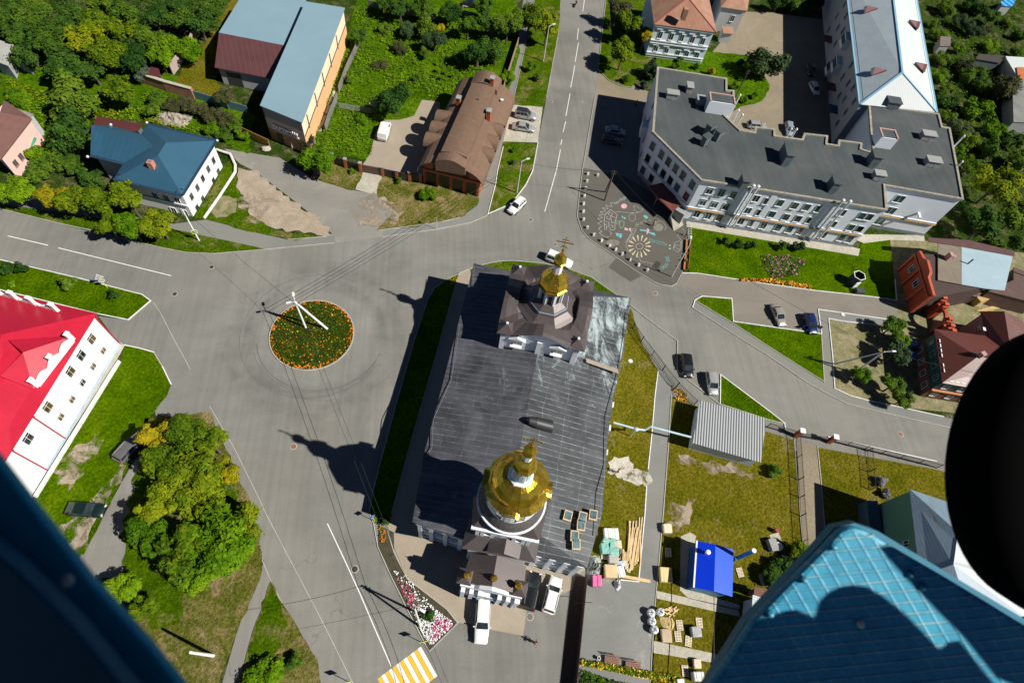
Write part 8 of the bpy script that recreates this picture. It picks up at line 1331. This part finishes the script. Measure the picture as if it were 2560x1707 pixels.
for i in range(8): p = P(1680+rb_.uniform(-14, 16), 1528+rb_.uniform(-10, 8), .2); dup(first['brd'], (p.x, p.y, .12+.05*(i % 4)), R_(20)+rb_.uniform(-.7, .7), 'short scrap plank in the heap right of the white bags', 'scrap planks by the white bags', (rb_.uniform(.15, .35), .9, 1))
for k in range(4): p = P(1578, 1441+k*1.6, .2); dup(first['brd'], (p.x, p.y, .1+.02*k), R_(-13), 'beam lying along the lower edge of the work yard grass', 'beams along the grass edge', (.85, 1, 1))
def mk_bag():
    T = thing('big_bag', 'b', 'bag', (0, 0, 0), local=True); ORG[T.name] = Vector(); mb = MB(); mb.smooth = True; mb.lathe((0, 0, 0), [(.40, 0), (.50, .15), (.53, .5), (.50, .85), (.42, .95), (.2, .93), (.02, .88)], 14); mb.build('sack', M_WRAP, T); mb = MB()
    for a in range(4): c = Vector((.3*math.cos(a*1.57+.7), .3*math.sin(a*1.57+.7), .95)); mb.path([c, c+Vector((0, 0, .15)), Vector((.05, 0, .98))], .035, 5)
    mb.build('loop', paint('navy_strap', (.02, .03, .06), .6), T); return T
for (x, y), lb in (((1629, 1531), 'white bulk bag leftmost of the upper two'), ((1652, 1529), 'white bulk bag rightmost, on the grass corner'), ((1631, 1552), 'white bulk bag in the middle of the column of three'), ((1637, 1573), 'white bulk bag lowest of the group')): p = P(x, y, .9); proto_or_dup('bag', mk_bag, (p.x, p.y, .08), rnd.uniform(0, 3), lb, 'white bulk bags')
for i, (x, y) in enumerate(((1528, 1651), (1580, 1665))):
    c = P(x, y); T = thing('garden_bench', ['brown slatted bench left of two before the hedge', 'brown slatted bench right of two before the hedge'][i], 'bench', c, -.2, local=True, group='brown benches'); ORG[T.name] = Vector(); mb = MB()
    for k in range(5): mb.box((0, -.34+k*.17, .45+k*.01), (1.9, .14, .05))
    mb.build('seat', paint('brown_slats', (.22, .11, .075), .6, .15, 2), T); mb = MB()
    for k in range(3): mb.box((0, .48+k*.05, .62+k*.15), (1.9, .04, .12))
    mb.build('backrest', MATS['brown_slats'], T)
    for s in (-.8, .8): mb = MB(); mb.box((s, 0, .22), (.07, .7, .44)); mb.build('leg', M_IRON, T)
single(MB().lathe(P(1495, 1645), [(.15, 0), (.2, .55), (.22, .6), (.16, .6), (.14, .1)], 12), 'litter_bin', M_LAMP, 'small grey round bin left of the brown benches', 'bin')
for x, y, r, lb in ((2210, 830, .34, 'white painted tyre lying in the dirt garden'), (2387, 743, .32, 'white tyre on the dirt behind the orange gateway')): c = P(x, y); mb = MB(); mb.smooth = True; mb.lathe((c.x, c.y, .06), [(r*.55, .02), (r*.6, .18), (r*.85, .22), (r, .14), (r, .05), (r*.8, 0)], 18, cap=False); single(mb, 'painted_tyre', M_SIGNW, lb, 'tyre')
T = thing('goal_frame', 'white and blue metal goal frame in the meadow near the top', 'goal', P(1160, 25)); q = [P(1157, 15, 1.6), P(1173, 18, 1.6), P(1172, 34, .1), P(1158, 31, .1)]; mb = MB(); mb.path(q+[q[0]], .06, 6); mb.build('frame', M_POLEW, T); mb = MB(); mb.tube(q[0], (q[0].x, q[0].y, 0), .05, .05, 6); mb.build('upright', M_BLUEF, T)
T = thing('bathtub', 'white oval tub lying in the shaded grass by the dark tree', 'tub', P(935, 266)); c = P(935, 265); mb = MB(); n = 16; R2 = lambda k, z: [c+Vector((.9*k*math.cos(6.283*i/n), .38*k*math.sin(6.283*i/n), z)) for i in range(n)]; mb.loft([R2(.8, .05), R2(1, .5), R2(1.05, .5), R2(.86, .48), R2(.6, .15)]); mb.build('shell', M_LAMP, T)
T = thing('trellis', 'row of grey trellis poles in the meadow', 'trellis', P(880, 265))
for k in range(5): mb = MB(); mb.tube(P(846, 258+k*2.6, .6), P(928, 272+k*2.6, .6), .04, .04, 5); mb.build('rail', M_STKL, T)
T = thing('stone_block', 'pale broken concrete block beside the drive and the amber gate', 'block', P(664, 371)); mb = MB(); c = P(664, 370, .5); mb.ell((c.x, c.y, .3), (.95, .7, .45), 8, 4, .25); mb.build('stone', M_CONC, T)
# ================================================================ PEOPLE
SKIN = paint('skin', (.45, .26, .18), .6, .05); HAIR = paint('hair_dark', (.03, .02, .015), .7, .1)
def limbs(nodes, edges, rad, mat, name, par, sub=1):
    me = bpy.data.meshes.new(name); me.from_pydata(nodes, edges, []); o = bpy.data.objects.new(name, me); C.objects.link(o); o.parent = par; s = o.modifiers.new('skin', 'SKIN')
    for v, r in zip(me.skin_vertices[0].data, rad): v.radius = (r, r)
    me.skin_vertices[0].data[0].use_root = True; o.modifiers.new('sub', 'SUBSURF').levels = sub; o.modifiers['sub'].render_levels = sub; me.materials.append(mat); s.use_smooth_shade = True
    dg = bpy.context.evaluated_depsgraph_get(); m2 = bpy.data.meshes.new_from_object(o.evaluated_get(dg)); bpy.data.objects.remove(o); o = bpy.data.objects.new(name, m2); C.objects.link(o); o.parent = par
    if not m2.materials: m2.materials.append(mat)
    return o
def person(label, x, y, rz, shirt, legs, k=1.0, stride=.25, arm=.2, z=.03, sit=False, hair=HAIR, bend=0.0):
    T = thing('person', label, 'person', P(x, y)+Vector((0, 0, z)), rz, local=True); ORG[T.name] = Vector(); H_ = 1.0
    hip = .92 if not sit else .5; kx = .42 if sit else 0; b = bend
    N_ = [(0, 0, hip), (b*.3, 0, hip+.25), (b*.6, 0, hip+.47), (b*.75, 0, hip+.58), (b*.85, 0, hip+.66), (b*.9, 0, hip+.78)]; Ed = [(0, 1), (1, 2), (2, 3), (3, 4), (4, 5)]; Rd_ = [.13, .12, .13, .055, .08, .085]
    for s in (-1, 1):
        i = len(N_); sx = s*stride; N_ += [(kx*.9 if sit else sx*.5, s*.1, hip-.42 if not sit else .5), (kx if sit else sx, s*.1, .08), ((kx if sit else sx)+.16, s*.11, .04)]; Ed += [(0, i), (i, i+1), (i+1, i+2)]; Rd_ += [.075, .05, .04]
        i = len(N_); N_ += [(b*.58, s*.2, hip+.46), (b*.5-s*arm*.3, s*.26, hip+.2), (b*.6+s*arm, s*.24, hip-.02)]; Ed += [(2, i), (i, i+1), (i+1, i+2)]; Rd_ += [.055, .042, .035]
        j = len(N_)-1
        for f in range(4): N_.append((N_[j][0]+.02+f*.012, s*.24+(f-1.5)*.02, N_[j][2]-.09+f % 2*.01)); Ed.append((j, len(N_)-1)); Rd_.append(.012)
        N_.append((N_[j][0]+.05, s*.20, N_[j][2]-.04)); Ed.append((j, len(N_)-1)); Rd_.append(.012)
    limbs([Vector(v)*k for v in N_], Ed, [r*k for r in Rd_], SKIN, 'body', T)
    top = [(0, 0, hip-.02), (b*.3, 0, hip+.25), (b*.6, 0, hip+.48)]; te = [(0, 1), (1, 2)]; tr_ = [.15, .145, .15]
    for s in (-1, 1): i = len(top); top += [(b*.58, s*.21, hip+.46), (b*.5-s*arm*.3, s*.265, hip+.24)]; te += [(2, i), (i, i+1)]; tr_ += [.075, .06]
    limbs([Vector(v)*k for v in top], te, [r*k for r in tr_], shirt, 'shirt', T); tr2 = [(0, 0, hip)]; ee = []; r2 = [.145]
    for s in (-1, 1): i = len(tr2); tr2 += [(kx*.9 if sit else s*stride*.5, s*.1, hip-.42 if not sit else .5), (kx if sit else s*stride, s*.1, .14)]; ee += [(0, i), (i, i+1)]; r2 += [.092, .068]
    limbs([Vector(v)*k for v in tr2], ee, [r*k for r in r2], legs, 'trousers', T); mb = MB(); mb.smooth = True; mb.ell((b*.9*k-.015*k, 0, (hip+.78)*k+.03*k), (.108*k, .1*k, .105*k), 10, 6); mb.build('hair', hair, T)
    mb = MB(); f = Vector((b*.9+.085, 0, hip+.74))*k
    for yy, zz, r in ((-.03, .03, .012), (.03, .03, .012), (0, 0, .016), (0, -.035, .014)): mb.ell(f+Vector((0, yy, zz))*k, (r, r*1.2, r), 6, 4)
    mb.build('face_features', paint('face_detail', (.25, .1, .08), .6), T); return T
PT = {n: paint('cloth_'+n, c, .8, .1, 3) for n, c in (('red', (.50, .02, .05)), ('white', (.7, .7, .7)), ('black', (.015, .015, .018)), ('navy', (.02, .03, .08)), ('wine', (.20, .015, .06)), ('teal', (.02, .2, .25)), ('green', (.1, .5, .12)), ('pink', (.6, .2, .3)), ('jean', (.06, .10, .2)), ('tan', (.4, .28, .18)))}
person('person in a red top walking on the asphalt below the parked cars', 1337, 1606, 2.6, PT['red'], PT['black']); person('person in a wine red dress walking on the pale lime patch by the church', 1541, 1182, 2.8, PT['wine'], PT['wine']); person('person in white shirt and black trousers in the middle of the chalk plaza', 1631, 566, .6, PT['white'], PT['black'], arm=.3); person('child in dark clothes near the plaza blocks', 1523, 601, .2, PT['black'], PT['tan'], .7)
person('child in a tan shirt crouching beside a white plaza block', 1535, 625, .5, PT['tan'], PT['white'], .65, bend=.3); person('person in pink standing at the white bike rack', 1713, 590, 1.0, PT['pink'], PT['black'], .9); person('person in black and green sitting on the lower orange bench', 1712, 656, 3.0, PT['green'], PT['black'], .95, sit=True); person('person in a pale blue top leaning at the open dark blue car', 2010, 800, -.2, PT['teal'], PT['jean'], bend=.3); person('person on the pavement next to the slender post behind the wing', 1588, 268, 1.5, PT['navy'], PT['black'])
rd = person('rider in a black top sitting on the motorbike at the top edge', 1440, 14, 1.3, PT['black'], PT['tan'], sit=True, z=.15); T = thing('motorbike', 'dark motorbike ridden down the top road', 'motorbike', P(1438, 16)); c = P(1438, 16); d = Vector((.35, .94, 0)).normalized(); n = Vector((-d.y, d.x, 0))
for s in (-1, 1): q = c+d*s*.65+Vector((0, 0, .3)); mb = MB(); mb.tube(q-n*.06, q+n*.06, .3, .3, 14); mb.build('wheel', M_TYRE, T)
mb = MB(); mb.beam(c-d*.6+Vector((0, 0, .45)), c+d*.5+Vector((0, 0, .6)), .22, .3); mb.build('frame', M_BLKP, T); mb = MB(); mb.beam(c+d*.45+n*.35+Vector((0, 0, .95)), c+d*.45-n*.35+Vector((0, 0, .95)), .04, .04); mb.build('handlebar', M_RIM, T)
T = thing('kick_scooter', 'small push scooter under the person in white on the plaza', 'scooter', P(1627, 571)); c = P(1627, 571, .1); mb = MB(); mb.beam(c-Vector((.4, .1, 0)), c+Vector((.4, .1, 0)), .13, .04); mb.build('deck', M_BLKP, T); mb = MB(); mb.tube(c+Vector((.4, .1, 0)), c+Vector((.36, .1, .9)), .02, .02, 6); mb.build('stem', M_RIM, T)
# ================================================================ THE HELICOPTER THE PICTURE IS TAKEN FROM (tyre, tread plate, door edge)
CAMP = Vector((0, 0, CAMH))
def F(x, y, d): return CAMP+RW @ Vector(((x-CX)/FPX*d, -(y-CY)/FPX*d, -d))
def Fc(x, y, z): return CAMP+RW @ Vector((x, y, z))
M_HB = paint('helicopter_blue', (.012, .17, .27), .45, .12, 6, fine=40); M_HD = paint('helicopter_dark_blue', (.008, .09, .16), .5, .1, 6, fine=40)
def treadmat():
    m, t, b = nt('tread_plate_blue'); g = N(t, 'ShaderNodeTexCoord'); mp = N(t, 'ShaderNodeMapping'); t.links.new(g.outputs['Object'], mp.inputs[0]); ex = RW @ Vector((.99, .10, 0)); ey = RW @ Vector((.55, -.83, 0)); k = []
    for ax, per in ((RW @ Vector((-.10, 1, 0)), .030), (RW @ Vector((.86, .50, 0)), .034)):
        dt = N(t, 'ShaderNodeVectorMath', operation='DOT_PRODUCT'); t.links.new(mp.outputs[0], dt.inputs[0]); dt.inputs[1].default_value = ax; q = math_(t, 'FRACT', math_(t, 'ADD', math_(t, 'DIVIDE', dt.outputs['Value'], per), 100.0)); k.append(ramp(t, q, [(0, (0,)*3), (.08, (.9,)*3), (.16, (.9,)*3), (.26, (0,)*3), (1, (0,)*3)]))
    rib = mix(t, 1.0, k[0], mix(t, 1.0, k[1], (.35, .35, .35), 'MULTIPLY'), 'ADD'); n = noise(t, mp.outputs[0], 9, 4, .7); n2 = noise(t, mp.outputs[0], 30, 4, .7)
    c = ramp(t, n, [(.3, (.008, .20, .33)), (.7, (.02, .30, .44))]); c = mix(t, mix(t, 1.0, rib, ramp(t, n, [(.42, (.08,)*3), (.62, (.5,)*3)]), 'MULTIPLY'), c, (.50, .55, .48)); c = mix(t, ramp(t, n2, [(.72, (0,)*3), (.76, (.8,)*3)]), c, (.12, .07, .04))
    t.links.new(c, b.inputs['Base Color']); b.inputs['Roughness'].default_value = .5; bump(t, b, rib, .5, .01); return m
HC = thing('helicopter', 'blue helicopter parts in the foreground, tread plate, black wheel and dark door edge', 'helicopter', CAMP)
def plate3(name, outline, d, th, mat, par, bev=0.0, dz=None):
    top = [F(x, y, (d if not callable(d) else d(x, y))) for x, y in outline]; n = (top[1]-top[0]).cross(top[2]-top[0]).normalized()
    if n.dot(CAMP-top[0]) < 0: n = -n
    bot = [p-n*th for p in top]; mb = MB(); m_ = len(top); mb.raw(top+bot, [tuple(range(m_)), tuple(range(2*m_-1, m_-1, -1))]+[((i+1) % m_, i, m_+i, m_+(i+1) % m_) for i in range(m_)]); return mb.build(name, mat, par, bevel=bev)
D_ = 1.5
ol = [(1700, 1850), (1780, 1712), (1830, 1640), (1880, 1562), (1960, 1478), (2060, 1378), (2085, 1350), (2104, 1330), (2122, 1321), (2138, 1319), (2160, 1324), (2185, 1336), (2260, 1382), (2360, 1440), (2470, 1506), (2560, 1562), (2900, 1770), (2900, 1990), (1700, 1990)]
stp = plate3('tread_step', ol, D_, .035, treadmat(), HC, .012)
rim = plate3('step_rim', [(x+dx, y+dy) for x, y, dx, dy in [(1690, 1860, -6, 0), (1778, 1706, -8, -2), (1872, 1560, -9, -4), (2052, 1374, -10, -6), (2094, 1328, -8, -10), (2136, 1312, 0, -4), (2190, 1332, 6, -4), (2560, 1554, 8, -4), (2900, 1760, 8, -4), (2900, 2000, 0, 0), (1690, 2000, 0, 0)]], D_+.055, .03, M_HB, HC)
for x, y in ((2084, 1366), (2010, 1448), (1926, 1534), (2276, 1434), (2308, 1466), (2152, 1560)): mb = MB(); c = F(x, y, D_-.004); mb.ell(c, (.011, .011, .008), 8, 4); mb.build('rivet', M_HB if (x, y) != (2152, 1560) else M_PINEW, HC)
wh = MB(); wc = F(2680, 1176, 1.62); ax = (RW @ Vector((.28, .0, .96))).normalized(); Rw = .33
def ringo(mb, c, ax, prof, n=56):
    u = ax.orthogonal().normalized(); v = ax.cross(u); mb.smooth = True; rings = [[c+ax*z+(u*math.cos(6.2832*i/n)+v*math.sin(6.2832*i/n))*r for i in range(n)] for r, z in prof]; mb.loft(rings, close=False)
ringo(wh, wc, ax, [(.14, .09), (.25, .11), (.34, .10), (.395, .06), (.41, 0), (.395, -.06), (.34, -.10), (.14, -.09)]); M_TB = paint('black_tyre_rubber', (.002, .002, .002), 1.0, .2, 4, spec=.05); wheel = wh.build('wheel', M_TB, HC); hb = MB(); ringo(hb, wc, ax, [(.0, .06), (.1, .06), (.13, .03), (.13, -.05), (0, -.05)]); hb.build('hub', M_TB, wheel)
w2 = MB(); w2c = F(2640, 1945, 1.60); ringo(w2, w2c, (RW @ Vector((.1, .1, .98))).normalized(), [(.1, .06), (.32, .07), (.41, .05), (.435, 0), (.41, -.05), (.1, -.07)]); w2.build('strut_fairing', M_TB, HC)
# dark blue sill and fuselage skin at the lower left
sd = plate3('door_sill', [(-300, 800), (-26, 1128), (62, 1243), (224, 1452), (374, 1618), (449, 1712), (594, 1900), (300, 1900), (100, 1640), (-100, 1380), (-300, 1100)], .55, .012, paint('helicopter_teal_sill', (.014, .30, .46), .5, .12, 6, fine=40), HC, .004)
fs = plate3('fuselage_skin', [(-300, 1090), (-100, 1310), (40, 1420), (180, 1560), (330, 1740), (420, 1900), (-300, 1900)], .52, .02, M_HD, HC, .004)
for x, y in ((168, 1452), (190, 1610)): mb = MB(); mb.ell(F(x, y, .53), (.006, .006, .004), 8, 4); mb.build('bolt', M_STKL if y < 1500 else M_HB, HC)
# unseen slabs added out of view to shade the door sill and tread plate
def shade_slab(name, pts, th, mat): top = [Fc(*p) for p in pts]; n = (top[1]-top[0]).cross(top[2]-top[0]).normalized(); bot = [p-n*th for p in top]; mb = MB(); m_ = len(top); mb.raw(top+bot, [tuple(range(m_)), tuple(range(2*m_-1, m_-1, -1))]+[((i+1) % m_, i, m_+i, m_+(i+1) % m_) for i in range(m_)]); mb.build(name, mat, HC)
shade_slab('sill_shade', [(-1.6, -2.2, .35), (.75, -2.2, .35), (.75, .9, .35), (-1.6, .9, .35)], .05, M_HD)  # unseen slab added behind the camera to keep the sun off the sill
sc_ = RW.transposed() @ sdir; shp = [(2030, 1720), (2060, 1560), (2076, 1500), (2100, 1475), (2132, 1461), (2170, 1466), (2210, 1490), (2260, 1530), (2310, 1580), (2345, 1618), (2374, 1624), (2400, 1600), (2560, 1800), (1980, 2000), (1780, 1700), (1830, 1630), (1880, 1560), (1990, 1522), (2056, 1550)]
tt_ = 1.25; mb = MB(); sh = [RW @ Vector(((x-CX)/FPX*D_, -(y-CY)/FPX*D_, -D_))+CAMP+sdir*tt_ for x, y in shp]; nn = (RW @ Vector((0, 0, 1))); mb.raw(sh+[p+nn*.03 for p in sh], [tuple(range(len(sh))), tuple(range(2*len(sh)-1, len(sh)-1, -1))]+[((i+1) % len(sh), i, len(sh)+i, len(sh)+(i+1) % len(sh)) for i in range(len(sh))]); mb.build('plate_shade_cutout', M_HD, HC)  # added out of view, cut to the outline of the shadow wanted on the plate
sh2 = [(2225, 1362), (2246, 1388), (2310, 1458), (2380, 1530), (2440, 1590), (2520, 1690), (2700, 1760), (2700, 1600), (2560, 1530), (2300, 1380)]; mb = MB(); sh = [RW @ Vector(((x-CX)/FPX*D_, -(y-CY)/FPX*D_, -D_))+CAMP+sdir*1.15 for x, y in sh2]; mb.raw(sh+[p+nn*.03 for p in sh], [tuple(range(len(sh))), tuple(range(2*len(sh)-1, len(sh)-1, -1))]+[((i+1) % len(sh), i, len(sh)+i, len(sh)+(i+1) % len(sh)) for i in range(len(sh))]); mb.build('plate_edge_shade', M_HD, HC)  # added out of view, shaped to shade the plate's right edge
